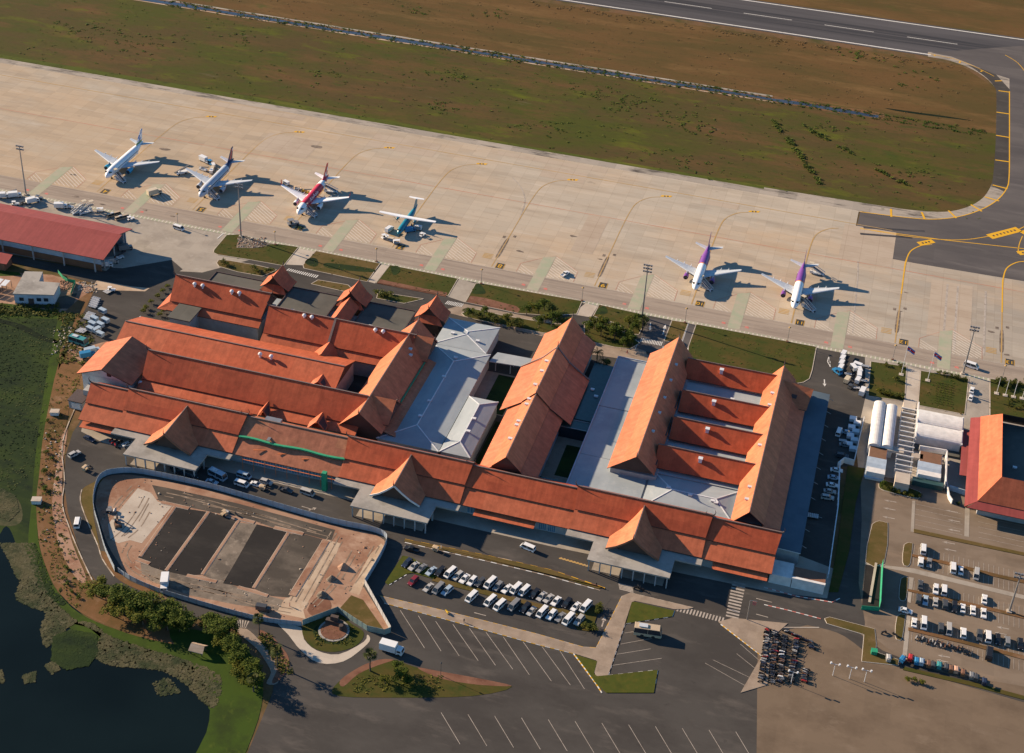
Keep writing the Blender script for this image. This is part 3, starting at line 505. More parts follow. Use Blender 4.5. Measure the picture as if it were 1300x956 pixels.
# lawns, walks and drives
lawns = [('lawn', 'lawn', [(271.5, 317.7), (287.7, 298.5), (304.6, 297.7), (338.5, 310), (353.8, 310), (379.2, 313.8), (360, 337.7), (316.9, 330), (276.9, 323.8), (271, 321)]),
 ('lawn', 'lawn_dry', [(277.7, 330), (290.8, 331), (326, 337), (352, 343), (333, 351), (301.5, 345.4), (278, 338.5), (275, 334)]),
 ('lawn', 'lawn_dry', [(384.7, 336.6), (401.2, 318.8), (482.4, 334.8), (466, 358), (386, 341)]),
 ('lawn', 'lawn_dry', [(403.8, 355.6), (441.8, 362), (447, 367), (440, 371), (394.9, 360.7)]),
 ('lawn', 'lawn', [(495, 336.6), (581.4, 354), (568.7, 376), (477.4, 359.4)]),
 ('lawn', 'lawn', [(480, 371), (500, 374), (538, 379.7), (512.9, 385.5), (478, 379)]),
 ('lawn', 'lawn', [(603.8, 360), (617, 360.8), (695.4, 375), (739.2, 382.3), (732, 399), (700, 401), (657, 398), (590.8, 383.8)]),
 ('lawn', 'lawn', [(586, 398), (600, 392), (640, 401), (700, 411), (732, 414), (725, 425), (690, 423), (600, 405), (590, 402)]),
 ('lawn', 'lawn', [(760.8, 387), (812, 398.5), (822, 402), (811, 425), (802, 424.6), (784, 411.5), (753, 401.5)]),
 ('lawn', 'lawn', [(742, 411), (762, 407), (800, 426), (812, 436), (800, 443), (780, 441), (742, 432)]),
 ('lawn', 'lawn_dry', [(853, 407), (873.8, 410), (864, 436), (843, 433)]),
 ('lawn', 'lawn', [(883.8, 411.8), (1036.5, 440.5), (1031, 470), (1027.5, 481), (1020, 485.5), (1000, 489), (872, 464), (874, 440)]),
 ('lawn', 'lawn', [(1105.4, 459), (1151, 465.7), (1148.5, 509.7), (1102, 503)]),
 ('lawn', 'lawn', [(1168.8, 470.8), (1229.7, 481), (1224.7, 526.6), (1165.4, 514.8)]),
 ('lawn', 'lawn', [(1256.8, 481), (1300, 487), (1440, 512), (1440, 570), (1256.8, 530)])]
sheet('garden_paving', [(1098, 452), (1440, 510), (1440, 660), (1090, 600), (1086, 560), (1099, 503)], 5, 'concrete')
for n, m, p in lawns: sheet(n, p, 8, m, h=.06)
mb = MB()
for n, m, p in lawns:                           # pale kerbs round the lawns
    q = W(p+[p[0]])
    for a, b in zip(q, q[1:]):
        if (Vector(a)-Vector(b)).length > 1: mb.bar((a[0], a[1], .09), (b[0], b[1], .09), .3, .18)
structure(mb.build('lawn_kerb', 'concrete_pale'))
sheet('red_soil_bed', [(483, 355), (540, 367), (568, 372), (566, 377), (478, 360)], 15, 'soil_red')
sheet('red_soil_bed', [(597, 376), (615, 378.5), (655, 389), (661, 393), (657, 397.5), (592, 384)], 15, 'soil_red')
sheet('rubble_patch', [(302, 304), (312, 300), (338, 309), (342, 312), (322, 315.5), (300, 315)], 15, 'gravel')
for p in ([(362, 336), (381, 314), (400, 319), (384, 337)], [(467, 357.5), (485, 335), (494, 337), (476, 360)], [(726, 399), (745, 384), (760, 387), (750, 403)]): sheet('walkway', p, 7, 'concrete_pale')
sheet('access_drive', [(569, 377), (583, 354), (603, 360), (590, 384)], 7, 'concrete')
sheet('access_drive', [(808, 442), (823, 404), (853, 409), (841, 445), (838, 452)], 7, 'asphalt_taxi')
sheet('access_drive', [(864, 440), (874, 410), (883, 412), (872, 444)], 7, 'asphalt_taxi')
sheet('plaza_paving', [(560, 395), (590, 386), (735, 415), (820, 446), (822, 455), (780, 450), (700, 430)], 6, 'footway')
sheet('front_walk', [(755, 435), (828, 452), (826, 461), (750, 450)], 7, 'footway')
sheet('garden_path', [(1151.5, 466), (1168, 470), (1164.8, 512), (1149, 510)], 7, 'concrete_pale')
sheet('garden_drive', [(1231, 480), (1256, 481), (1255, 533), (1228, 545), (1226, 526)], 7, 'concrete')
def zebra(mb, a, b, c, d, n, z=10):
    """a crossing: bars across from a-d to b-c"""
    A, B, C_, D = [P(*q) for q in (a, b, c, d)]
    for k in range(n):
        t0, t1 = (k+.15)/n, (k+.65)/n
        quad(mb, [tuple(q)[:2] for q in (A.lerp(B, t0), A.lerp(B, t1), D.lerp(C_, t1), D.lerp(C_, t0))], z*LAY)
mb = MB()
zebra(mb, (366.5, 341), (405.5, 350), (402, 353.5), (363, 343.5), 15)
zebra(mb, (568.5, 382), (589.5, 386), (586, 390.5), (564.5, 386), 11)
zebra(mb, (814, 429), (842, 434.5), (840, 439.5), (812.5, 434), 14)
def arrow(mb, a, b, s=1.0, z=10):
    A, B = P(*a), P(*b); d = (B-A).normalized(); n = Vector((-d.y, d.x, 0)); L_ = (B-A).length
    quad(mb, [tuple(q)[:2] for q in (A-n*.25*s, A+n*.25*s, A+d*L_*.65+n*.25*s, A+d*L_*.65-n*.25*s)], z*LAY)
    mb.add([(q.x, q.y, z*LAY) for q in (A+d*L_*.6-n*.8*s, B, A+d*L_*.6+n*.8*s)], [(0, 1, 2)])
for a, b in (((826, 410), (825, 420)), ((841.5, 425), (845, 412)), ((1054, 466), (1051, 455)), ((1052, 453.5), (1052.5, 464)), ((1046.5, 482), (1047, 491))): arrow(mb, a, b, .9)
for a, b in (((276, 303), (284, 296)), ((294, 307), (302, 300))): ribbon(mb, W([a, b]), .5, 10*LAY)
for a, b in (((843, 432), (853, 409)), ((865, 437), (874, 411)), ((841, 446), (842, 440)), ((872, 446), (883, 414)), ((806, 444), (811, 433))): ribbon(mb, W([a, b]), .3, 10*LAY)
structure(mb.build('yard_markings', 'paint_white'))
# drainage ditches across the lawns (dark grass hollows)
for p in ([(387, 334), (393, 328), (402, 329), (404, 336), (398, 339)], [(415, 334), (470, 341), (471, 346), (418, 341)], [(496, 340), (505, 338), (508, 345), (500, 350)], [(602, 366), (607, 360), (613, 365), (616, 373), (600, 373)], [(761, 391), (768, 389), (771, 398), (756, 399)]):
    sheet('lawn_hollow', smooth(p, 3, True), 15, 'marsh')
# ---------------------------------------------------------------- west side: marsh, banks, lake
sheet('water', [(-900, 470), P(-60, 395)[:2], P(0, 402)[:2], P(70, 402)[:2], P(66, 450)[:2], P(54, 520)[:2], P(47, 600)[:2], P(45, 690)[:2], P(66, 745)[:2], P(110, 785)[:2], P(180, 815)[:2], P(235, 830)[:2], P(258, 860)[:2], P(268, 880)[:2], P(270, 910)[:2], P(262, 940)[:2], P(240, 980)[:2], (-215, 150), (-900, 150)], 2, 'water', px=False)
sheet('marsh', smooth([(-120, 385), (-40, 392), (0, 401), (74, 402), (68, 440), (58, 500), (49, 570), (45, 640), (43, 690), (36, 718), (24, 712), (20, 690), (8, 668), (-10, 690), (-60, 720), (-160, 600)], 4, True), 3, 'marsh')
sheet('bank_grass', smooth([(76, 398), (84, 402), (79, 440), (70, 490), (60, 545), (51, 610), (48, 680), (60, 725), (74, 752), (100, 778), (150, 800), (210, 815), (250, 815), (290, 850), (312, 900), (270, 905), (258, 875), (240, 860), (180, 845), (120, 820), (80, 790), (56, 765), (44, 720), (36, 690), (40, 640), (45, 580), (54, 510), (64, 450)], 4, True), 4, 'bank_green')
sheet('bare_bank', smooth([(104, 472), (92, 500), (84, 540), (80, 580), (78, 620), (80, 650), (90, 690), (106, 728), (126, 752), (160, 776), (210, 800), (245, 812), (250, 822), (200, 814), (150, 800), (100, 776), (74, 750), (60, 724), (50, 690), (46, 640), (50, 600), (54, 560), (62, 515), (72, 470), (84, 440), (100, 440)], 4, True), 5, 'bank_brown')
sheet('bare_soil', smooth([(86, 545), (80, 590), (80, 640), (92, 690), (110, 735), (100, 738), (82, 710), (72, 680), (66, 640), (72, 590), (78, 555)], 3, True), 6, 'soil_pink')
sheet('green_bank', smooth([(215, 800), (250, 800), (300, 815), (328, 845), (334, 880), (322, 930), (290, 990), (235, 990), (262, 930), (266, 890), (255, 858), (230, 832)], 3, True), 6, 'bank_green')
sheet('ditch_grass', [(-60, 380), (14, 386), (75, 396), (80, 405), (-60, 402)], 4, 'bank_green'); sheet('ditch', smooth([(-60, 388), (10, 391), (60, 396), (66, 402), (30, 401), (-60, 400)], 3, True), 5, 'marsh')
sheet('yard_grass', [(80, 398), (100, 380), (112, 372), (121, 366), (112, 385), (92, 425), (84, 450), (74, 470)], 5, 'bank_brown')
sheet('yard_ditch', smooth([(82, 402), (95, 398), (92, 415), (82, 435), (74, 447), (72, 440)], 3, True), 6, 'marsh')
sheet('house_yard', [(-60, 330), (0, 345), (66, 349), (112, 362), (118, 366), (98, 384), (80, 397), (14, 388), (-60, 382)], 3, 'soil_pink')
sheet('painted_house_shade', [(70, 378), (98, 372), (92, 392), (60, 392), (20, 388), (20, 384)], 4, 'asphalt_mid')  # shade beside the house, painted as a dark ground patch
sheet('house_grass', [(-60, 352), (28, 350), (24, 346), (-60, 338)], 5, 'bank_green')
# floating plants on the lake: thousands of leaves, nobody could count them
random.seed(11); mb = MB()
def inpoly(x, y, q):
    c = False; n = len(q)
    for i in range(n):
        x1, y1 = q[i]; x2, y2 = q[(i+1) % n]
        if (y1 > y) != (y2 > y) and x < (x2-x1)*(y-y1)/(y2-y1)+x1: c = not c
    return c
def scatter(poly, n, r0, r1, z, mi, thin=0):
    n *= 3; r0 *= .55; r1 *= .6; q = W(poly); xs = [a for a, b in q]; ys = [b for a, b in q]; k = 0; cl = [(random.uniform(min(xs), max(xs)), random.uniform(min(ys), max(ys))) for _ in range(max(8, n//14))]
    while k < n:
        if random.random() < .75: c = random.choice(cl); x, y = c[0]+random.gauss(0, 1.9), c[1]+random.gauss(0, 1.9)
        else: x, y = random.uniform(min(xs), max(xs)), random.uniform(min(ys), max(ys))
        k += 1
        if not inpoly(x, y, q): continue
        r = random.uniform(r0, r1); m_ = random.randint(4, 6); a0 = random.random()*6; zz = z+random.random()*.07
        mb.add([(x+r*math.cos(a0+6.283*j/m_)*random.uniform(.6, 1.2), y+r*math.sin(a0+6.283*j/m_)*random.uniform(.6, 1.2), zz+random.uniform(-.02, .05)) for j in range(m_)], [list(range(m_))], mi)
L1 = smooth([(14, 715), (22, 728), (24, 745), (20, 760), (42, 772), (58, 778), (52, 800), (60, 822), (95, 790), (130, 800), (118, 830), (140, 845), (175, 848), (205, 852), (235, 868), (270, 900), (280, 860), (235, 838), (190, 825), (140, 808), (100, 790), (70, 765), (52, 735), (45, 700), (38, 690)], 3, True)
sheet('pond_scum', L1, 4, 'scum')
scatter(L1, 8500, .35, 1.1, .06, 0)
scatter([(0, 620), (20, 630), (24, 650), (10, 662), (-10, 650)], 900, .4, 1.1, .08, 0)
scatter([(0, 690), (40, 690), (48, 735), (22, 735), (14, 714)], 1500, .4, 1.2, .06, 0)
scatter([(56, 845), (70, 838), (76, 850), (66, 856)], 260, .35, .9, .06, 0); scatter([(28, 858), (46, 852), (44, 866), (32, 868)], 260, .35, .9, .06, 0); scatter([(-4, 850), (5, 852), (5, 868), (-4, 868)], 160, .35, .9, .06, 0); scatter([(194, 866), (215, 860), (230, 880), (200, 884)], 200, .35, .9, .06, 0)
scatter([(68, 808), (90, 800), (122, 806), (124, 830), (112, 845), (84, 850), (66, 838)], 3000, .4, 1.1, .08, 1)
scatter([(30, 690), (44, 690), (66, 745), (84, 768), (74, 770), (50, 745)], 1200, .4, 1.0, .08, 1)
structure(mb.build('floating_plants', ['lily', 'marsh']), 'stuff')
mb = MB(); ms = W([(-60, 395), (70, 405), (64, 450), (52, 540), (46, 640), (40, 690), (0, 670), (-80, 600)])
for k in range(5200):                              # algae and reeds over the marsh
    x, y = random.uniform(-365, -258), random.uniform(345, 452)
    if not inpoly(x, y, ms): continue
    d = math.sin(x*.11+y*.05)+math.sin(y*.13-x*.07)+random.gauss(0, .7)
    tuft(mb, x, y, random.uniform(.35, 1.0), .3, 2, 0 if d < -.3 else (1 if d < 1.2 else 2))
structure(mb.build('marsh_reeds', ['marsh_dark', 'marsh', 'marsh_pale']), 'stuff')
sheet('marsh_channel', smooth([(-60, 394), (0, 405), (30, 413), (55, 426), (72, 432), (71, 436), (50, 431), (26, 419), (0, 410), (-60, 400)], 3, True), 4, 'marsh_dark')
sheet('algae', smooth([(0, 628), (14, 626), (26, 640), (28, 660), (14, 668), (-20, 660)], 3, True), 4, 'lily')
# ---------------------------------------------------------------- the landside
sheet('road', [(106, 528), (92, 550), (83, 580), (82, 620), (86, 650), (98, 690), (112, 725), (126, 742), (160, 758), (200, 772), (260, 788), (310, 803), (340, 815), (352, 840), (346, 880), (300, 990), (1085, 1000), (1140, 900), (1145, 800), (1110, 600), (1080, 590), (1056, 740), (1000, 735), (700, 640), (300, 560)], 7, 'asphalt')
sheet('front_footway', [(106, 536), (103, 548), (130, 562), (160, 570), (430, 632), (700, 694), (980, 752), (1050, 760), (1058, 722), (1000, 700), (700, 640), (160, 522)], 9, 'concrete')
sheet('car_park', [(1092, 598), (1150, 612), (1215, 620), (1300, 640), (1500, 680), (1560, 1000), (1085, 1000), (1094, 930), (1098, 790), (1090, 740), (1094, 660)], 8, 'paving')
sheet('forecourt', [(1040, 790), (1100, 800), (1145, 840), (1180, 850), (1300, 872), (1500, 930), (1500, 1000), (960, 1000), (962, 800), (1000, 800)], 9, 'forecourt')
sheet('road', smooth([(945, 770), (985, 786), (1040, 797), (1072, 808), (1110, 835), (1160, 852), (1300, 892)], 3)+[(1300, 885), (1170, 846), (1120, 826), (1085, 800), (1050, 790), (1000, 775), (950, 762)], 10, 'asphalt')
# left road verge between road and site, kerbs
sheet('road_verge', smooth([(133, 605), (120, 612), (104, 622), (103, 640), (112, 665), (124, 692), (128, 700), (122, 672), (118, 648), (122, 622)], 3, True), 10, 'lawn_dry')
sheet('road_edge', smooth([(128, 700), (132, 712), (142, 728), (160, 742), (200, 758), (216, 763), (196, 750), (165, 738), (148, 722), (138, 704)], 3, True), 9, 'bank_brown')
# centre car park: median lawn, footways, islands
sheet('car_park_asphalt', [(486, 735), (505, 680), (760, 745), (776, 760), (742, 806), (700, 800), (560, 758), (484, 738)], 9, 'asphalt')
cp = [('lawn_island', 'lawn_fresh', [(511, 706), (522, 708), (560, 730), (552, 736), (524, 728), (516, 729), (493, 743), (489, 740), (494, 732)]),
 ('lawn_island', 'lawn_dry', [(552, 733), (640, 756), (700, 771), (735, 778), (733, 782), (700, 776), (640, 762), (548, 738)]),
 ('lawn_island', 'lawn', [(736, 779), (751, 772), (761, 766), (762, 770), (752, 799), (748, 802), (733, 800), (730, 795)]),
 ('lawn_island', 'lawn_dry', [(513, 688), (548, 696), (623, 713), (690, 728), (760, 748), (765, 746), (768, 748), (700, 724), (620, 706), (545, 691), (514, 685)]),
 ('lawn_island', 'lawn_fresh', [(802, 765), (806, 764.5), (856, 776), (853.5, 783), (795, 792)]),
 ('lawn_island', 'lawn_fresh', [(731, 832), (758, 840), (754, 856), (758, 859), (770, 858), (835, 851), (832, 868), (830, 880), (770, 880), (757, 869)])]
for n, m, p in cp: sheet(n, p, 13, m, h=.1)
sheet('footway', [(482, 757), (560, 775), (680, 805), (740, 822), (757, 823), (790, 757), (800, 753), (880, 772), (872, 774), (856, 774), (806, 763.5), (802, 765), (793, 793), (772, 858), (757, 859), (754, 853), (757, 839), (728, 830), (680, 818), (560, 785), (488, 766)], 11, 'footway', h=.1)
sheet('footway', [(912, 790), (930, 785), (1000, 792), (984, 806), (980, 820), (974, 870), (940, 880), (967, 833)], 11, 'footway', h=.1)
def kerb(path, cols=('paint_white', 'paint_yellow'), step=1.5, name='painted_kerb'):
    mb = MB(); q = [Vector((*p, .09)) for p in W(path)]; k = 0
    for a, b in zip(q, q[1:]):
        n = max(1, int((b-a).length/step))
        for i in range(n): mb.bar(a.lerp(b, i/n), a.lerp(b, (i+1)/n), .34, .2, k % 2); k += 1
    structure(mb.build(name, list(cols)))
kerb([(488, 766), (560, 785), (680, 818), (728, 830)]); kerb([(728, 830), (757, 869), (764, 880)], ('paint_white', 'paint_yellow'), .8)
kerb([(482, 757), (560, 775), (680, 805), (740, 822)], ('paint_yellow', 'concrete_pale'))
kerb([(740, 822), (757, 823), (790, 757)], ('concrete_pale', 'paint_yellow')); kerb([(795, 792), (793, 793), (772, 858)], ('paint_black', 'paint_white'))
kerb([(795, 792), (853.5, 783), (856, 776)], ('paint_white', 'paint_black')); kerb([(772, 858), (835, 851), (832, 868)], ('paint_white', 'paint_black'))
kerb([(800, 753), (880, 772)], ('concrete_pale', 'footway')); kerb([(514, 689), (548, 697), (623, 714), (690, 730), (762, 750)], ('paint_white', 'footway'), 2); kerb([(514, 685), (545, 691), (620, 706), (700, 724), (768, 747)], ('paint_yellow', 'soil_red'), 2.2)
kerb([(761, 767), (749, 801)], ('paint_white', 'paint_black')); kerb([(516, 730), (494, 743)], ('paint_white', 'paint_black'), 1)
kerb([(915, 793), (967, 833), (958, 870)], ('paint_white', 'paint_yellow'), .9); kerb([(970, 797), (1040, 797)], ('concrete_pale', 'concrete_pale'))
kerb([(970, 768), (1000, 775), (1042, 786)], ('paint_white', 'paint_red_spot'), 1.2); kerb([(970, 746), (1010, 757), (1056, 765), (1066, 760)], ('paint_white', 'paint_red_spot'), 1.2)
kerb(smooth([(104, 500), (88, 535), (80, 560), (79, 580), (82, 610), (79, 640), (88, 670), (100, 700), (113, 728), (118, 738)], 3), ('concrete_pale', 'footway'), 3, 'kerb'); kerb(smooth([(104, 622), (102, 636), (110, 660), (124, 692), (130, 710), (145, 732)], 3), ('concrete_pale', 'footway'), 3, 'kerb')
mb = MB()                                         # bay lines, crossings and arrows of the landside
for a, b in (((508, 775), (539, 823)), ((531, 782), (560, 827)), ((553, 789), (583, 833)), ((575, 793), (607, 839)), ((596, 798), (629, 845)), ((617, 803), (651, 850)), ((639, 809), (672, 857)), ((664, 815), (700, 865)), ((688, 821), (724, 870)), ((711, 827), (742, 875))):
    ribbon(mb, W([a, (b[0]+(b[0]-a[0])*.0, b[1])]), .17, 10*LAY)
for a, b in (((793, 804), (838, 797)), ((788, 818), (832, 810)), ((783, 831), (826, 824)), ((778, 845), (840, 836))): ribbon(mb, W([a, b]), .15, 10*LAY)
for a, b in (((960, 850), (935, 830)), ((955, 862), (905, 838)), ((948, 872), (895, 842)), ((963, 838), (940, 818))): ribbon(mb, W([a, b]), .13, 10*LAY)
for k in range(5):
    t = k/5; ribbon(mb, W([(785+t*1.5, 741+t*8.5), (803+t*1.5, 745.5+t*8.5)]), .45, 10*LAY)
zebra(mb, (861, 769), (921, 785), (919, 791), (858, 776), 15)
zebra(mb, (930, 737), (921, 784), (937, 788), (947, 741), 12)
zebra(mb, (296, 786), (318, 789), (312, 799), (302, 797), 6)
for a, b in (((764, 796), (768, 783)), ((392, 648), (402, 645)),): arrow(mb, a, b, 1)
for a, b in (((602, 778), (617, 782)), ((383, 643), (396, 647)), ((632, 708), (650, 712)), ((960, 760), (980, 765)), ((240, 762), (258, 767)), ((960, 780), (975, 784))): ribbon(mb, W([a, b]), .3, 10*LAY)
for k in range(12): ribbon(mb, W([(560+k*34, 905+k*2.2), (584+k*34, 945+k*2.2)]), .17, 10*LAY)
structure(mb.build('landside_markings', 'paint_faint'))
mb = MB()
for k in range(9): q = P(712+k*4.2, 709+k*1.2); quad(mb, smooth([(q.x-.7, q.y-.3), (q.x, q.y-.5), (q.x+.8, q.y), (q.x, q.y+.5)], 2, True), 10*LAY)
structure(mb.build('yellow_road_marking', 'paint_ochre'))
# ---------------------------------------------------------------- east car park islands
isl = [('planted_island', 'lawn_dry', smooth([(1106, 672), (1109, 665), (1116, 662), (1124, 664), (1127, 669), (1122, 715), (1099, 714)], 2, True)),
 ('planted_island', 'lawn_dry', smooth([(1148, 692), (1157, 690), (1158, 694), (1155, 716), (1150, 719), (1146, 714)], 2, True)),
 ('planted_island', 'lawn_dry', smooth([(1144, 735), (1152, 734), (1152.5, 738), (1150, 760), (1146, 763), (1141.5, 759)], 2, True)),
 ('planted_island', 'lawn_dry', smooth([(1139, 783), (1148, 781), (1148.5, 786), (1145, 810), (1141, 813), (1136.5, 808)], 2, True)),
 ('planted_island', 'lawn_dry', [(1047, 786), (1053, 784), (1110, 799), (1112, 818), (1111, 828), (1140, 838), (1140, 845), (1094, 840), (1097, 806), (1050, 792)]),
 ('planted_island', 'lawn', smooth([(1117, 612), (1121, 610), (1160, 622), (1169, 627), (1168, 632), (1158, 632), (1122, 623), (1116, 618)], 2, True)),
 ('planted_strip', 'lawn_dry', [(1160, 672), (1300, 702), (1440, 735), (1440, 739), (1300, 706), (1160, 676.5)]),
 ('planted_strip', 'bank_brown', [(1158, 704), (1200, 713), (1268, 730), (1300, 737), (1440, 772), (1440, 776), (1300, 741), (1268, 734), (1200, 717), (1158, 707)]),
 ('planted_strip', 'bank_brown', [(1152, 748), (1216, 762), (1300, 782), (1300, 786), (1216, 766), (1152, 751)]),
 ('planted_strip', 'bank_brown', [(1153, 797), (1220, 813), (1300, 833), (1440, 868), (1440, 873), (1300, 838), (1220, 817), (1153, 801)]),
 ('planted_strip', 'lawn', [(1148, 847), (1232, 866), (1300, 884), (1300, 889), (1232, 871), (1146, 851)]),
 ('planted_strip', 'lawn', [(1076, 592), (1098, 595), (1086, 640), (1078, 700), (1064, 752), (1052, 752), (1062, 700)])]
for n, m, p in isl: sheet(n, p, 13, m, h=.1)
mb = MB()
for n, m, p in isl[:6]:
    q = W(p+[p[0]])
    for a, b in zip(q, q[1:]): mb.bar((a[0], a[1], .1), (b[0], b[1], .1), .3, .24)
structure(mb.build('island_kerb', 'paint_hatch'))
for p in ([(1122, 718), (1160, 722), (1300, 756), (1440, 790), (1440, 796), (1300, 761), (1160, 728), (1122, 721)], [(1154, 733), (1160, 734), (1156, 766), (1152, 764)], [(1151, 782), (1156, 783), (1151, 838), (1145, 837)], [(1158, 636), (1162, 636), (1160, 676), (1156, 675)], [(1225, 645), (1231, 646), (1230, 682), (1224, 681)], [(1098, 714), (1124, 717), (1122, 720), (1098, 717)]):
    sheet('paved_path', p, 11, 'concrete')
mb = MB()
def bays(a, b, n, d):
    A, B = P(*a), P(*b)
    for k in range(n+1):
        q = A.lerp(B, k/n); ribbon(mb, [(q.x, q.y), (q.x, q.y+d)], .12, 11*LAY)
bays((1160, 704), (1300, 739), 22, 4.6); bays((1160, 708), (1300, 743), 22, -4.6); bays((1160, 750), (1300, 783), 22, 4.6); bays((1160, 752), (1300, 787), 22, -4.6); bays((1158, 799), (1300, 833), 22, 4.6); bays((1158, 803), (1300, 840), 22, -4.6)
for y0, y1 in ((640, 676), (652, 690)): pass
for k in range(5):
    for a in ((1160, 640), (1240, 656)): ribbon(mb, W([(a[0]+2, a[1]+k*6.6), (a[0]+62, a[1]+13+k*6.6)]), .12, 11*LAY)
for x, y in ((1122, 635), (1121, 645), (1120, 656), (1200, 648), (1203, 660), (1203, 672), (1196, 688), (1198, 697), (1190, 832), (1188, 838), (1265, 796), (1262, 803)): arrow(mb, (x+16, y+3), (x, y), .7, 11)
structure(mb.build('car_park_markings', 'paint_faint'))
# ---------------------------------------------------------------- the building site
site = smooth([(121, 640), (125, 618), (133, 607), (150, 603), (180, 605), (260, 622), (330, 642), (420, 667), (468, 677), (485, 684), (488, 691), (478, 712), (461, 742), (462, 746)], 3)+[(496, 800), (490, 806), (465, 800), (448, 788), (430, 776), (420, 780)]+smooth([(383, 792), (300, 779), (200, 750), (165, 733), (150, 714), (136, 690), (127, 664)], 3)
sheet('building_site', site, 10, 'soil_pink')
sheet('levelled_ground', [(175, 620), (192, 626), (200, 637), (219, 642), (180, 690), (165, 686), (150, 690), (140, 684), (137, 666)], 11, 'concrete_pale')
sheet('site_track', [(193, 616), (214, 620), (300, 639), (425.5, 673), (421, 686), (408, 684), (386, 678), (346, 670), (324, 662), (262, 649), (243, 645), (222, 640), (202, 636)], 11, 'asphalt_mid')
sheet('fresh_asphalt', [(224, 643), (242, 647), (263, 650), (210, 726), (192, 720), (175, 708)], 12, 'asphalt_new')
sheet('fresh_asphalt', [(266, 650), (288, 657), (302, 662), (255, 730), (236, 731), (212, 726)], 12, 'asphalt_new')
sheet('gravel_bed', [(303, 664), (326, 666), (300, 712), (284, 742), (256, 730)], 12, 'gravel')
sheet('fresh_asphalt', [(326, 666), (347, 671), (366, 677), (322, 748), (300, 744), (283, 741), (300, 712)], 13, 'asphalt_new')
sheet('gravel_bed', [(366, 678), (388, 679), (409, 685), (367, 759), (344, 757), (323, 748)], 12, 'asphalt_mid')
sheet('gravel_bed', [(178, 712), (200, 722), (260, 733), (345, 758), (360, 762), (352, 776), (300, 768), (240, 756), (196, 740), (180, 728)], 11, 'gravel')
sheet('levelled_ground', [(416, 686), (432, 690), (426, 706), (385, 775), (388, 786), (350, 778), (362, 760), (372, 757)], 11, 'soil_sand')
sheet('levelled_ground', [(484, 690), (487, 694), (462, 742), (456, 756), (444, 752), (470, 704)], 11, 'soil_sand')
sheet('turf_patch', [(446, 756), (461, 762), (490, 804), (466, 799), (448, 787), (432, 772)], 12, 'lawn_dry')
sheet('soil_patch', smooth([(390, 775), (405, 756), (418, 762), (420, 774), (405, 785)], 3, True), 12, 'soil_red')
def kerbrun(pts, wd):
    mb = MB(); q = [Vector((*p, .12)) for p in W(pts)]
    for a, b in zip(q, q[1:]): mb.bar(a, b, wd, .3, 0); mb.bar(a+Vector((0, 0, -.02)), b+Vector((0, 0, -.02)), wd+.35, .24, 1)
    structure(mb.build('kerbed_island', ['soil_pink', 'concrete_pale']))
for p, wd in (([(205, 638), (240, 646)], 1.3), ([(222, 644), (178, 707)], .9), ([(173, 710), (190, 716)], 1.2), ([(265, 650), (211, 725)], .9), ([(288, 655), (323, 664)], 1.3), ([(303, 661), (257, 730)], .9), ([(237, 731), (275, 739)], 1.2), ([(348, 670), (385, 678.5)], 1.3), ([(366, 677), (322, 747)], .9), ([(302, 746), (340, 757)], 1.2), ([(414, 687), (371, 757)], 2.3)): kerbrun(p, wd)
def hoarding(name, label, path, h, mat, step=2.4):
    b = P(*path[0]); t = thing(name, label, 'fence', b, world=True); q = [Vector((*p, 0)) for p in W(path)]; mb = MB(); ps = MB()
    for a, c in zip(q, q[1:]):
        n = max(1, round((c-a).length/step))
        for i in range(n):
            u, v = a.lerp(c, i/n), a.lerp(c, (i+1)/n); mb.bar(u+Vector((0, 0, h/2)), v+Vector((0, 0, h/2))*1.0, .08, h-random.uniform(0, .1)); ps.bar(u, u+Vector((0, 0, h+.06)), .12)
    mb.build('panel', mat, t); ps.each('post', 'steel', t)
H1 = smooth([(146, 726), (134, 700), (126, 672), (119, 645), (122, 620), (131, 606), (150, 601), (182, 602), (262, 619), (332, 639), (420, 664), (468, 674), (487, 681), (491, 690), (481, 712), (463, 742)], 3)
hoarding('site_hoarding', 'long curved blue grey hoarding round the building site along the terminal road', H1, 2.5, 'hoarding')
hoarding('site_hoarding', 'pale straight hoarding with a brown footing between the turf patch and the coach park', [(463, 742), (496, 802)], 2.5, 'wall_grey')
hoarding('site_hoarding', 'green grey hoarding wrapped round the fountain circle', [(496, 803), (488, 806), (466, 801), (447, 789), (429, 777), (384, 794)], 2.4, 'hoarding_green')
hoarding('site_hoarding', 'dusty low hoarding along the lakeside edge of the building site', smooth([(383, 795), (340, 790), (300, 781), (240, 764), (196, 750), (165, 736), (150, 726)], 3), 2.0, 'hoarding')
# heaps of soil and gravel, each a heap of its own
def heap(px_, py_, r, h, mat, label):
    c = P(px_, py_); mb = MB(); n = 14; random.seed(px_); rings = []
    for k in range(5):
        t = k/4; rings.append([(c.x+r*(1-t)**.8*math.cos(6.283*j/n)*random.uniform(.85, 1.15), c.y+r*(1-t)**.8*math.sin(6.283*j/n)*random.uniform(.85, 1.15), h*t**1.1-.03) for j in range(n)])
    mb.add([v for r_ in rings for v in r_], [(i*n+j, i*n+(j+1) % n, (i+1)*n+(j+1) % n, (i+1)*n+j) for i in range(4) for j in range(n)])
    o = mb.build('soil_heap', mat, origin=tuple(c)); tag(o, label, 'heap')
heap(436, 721, 2.0, 2.2, 'soil_pink', 'orange soil heap casting a pointed shadow on the bare site ground')
heap(421, 736, 1.8, 2.0, 'gravel', 'grey gravel heap in the middle of the three heaps on the site')
heap(409, 756, 2.0, 1.9, 'gravel', 'grey gravel heap nearest the dark red soil patch')
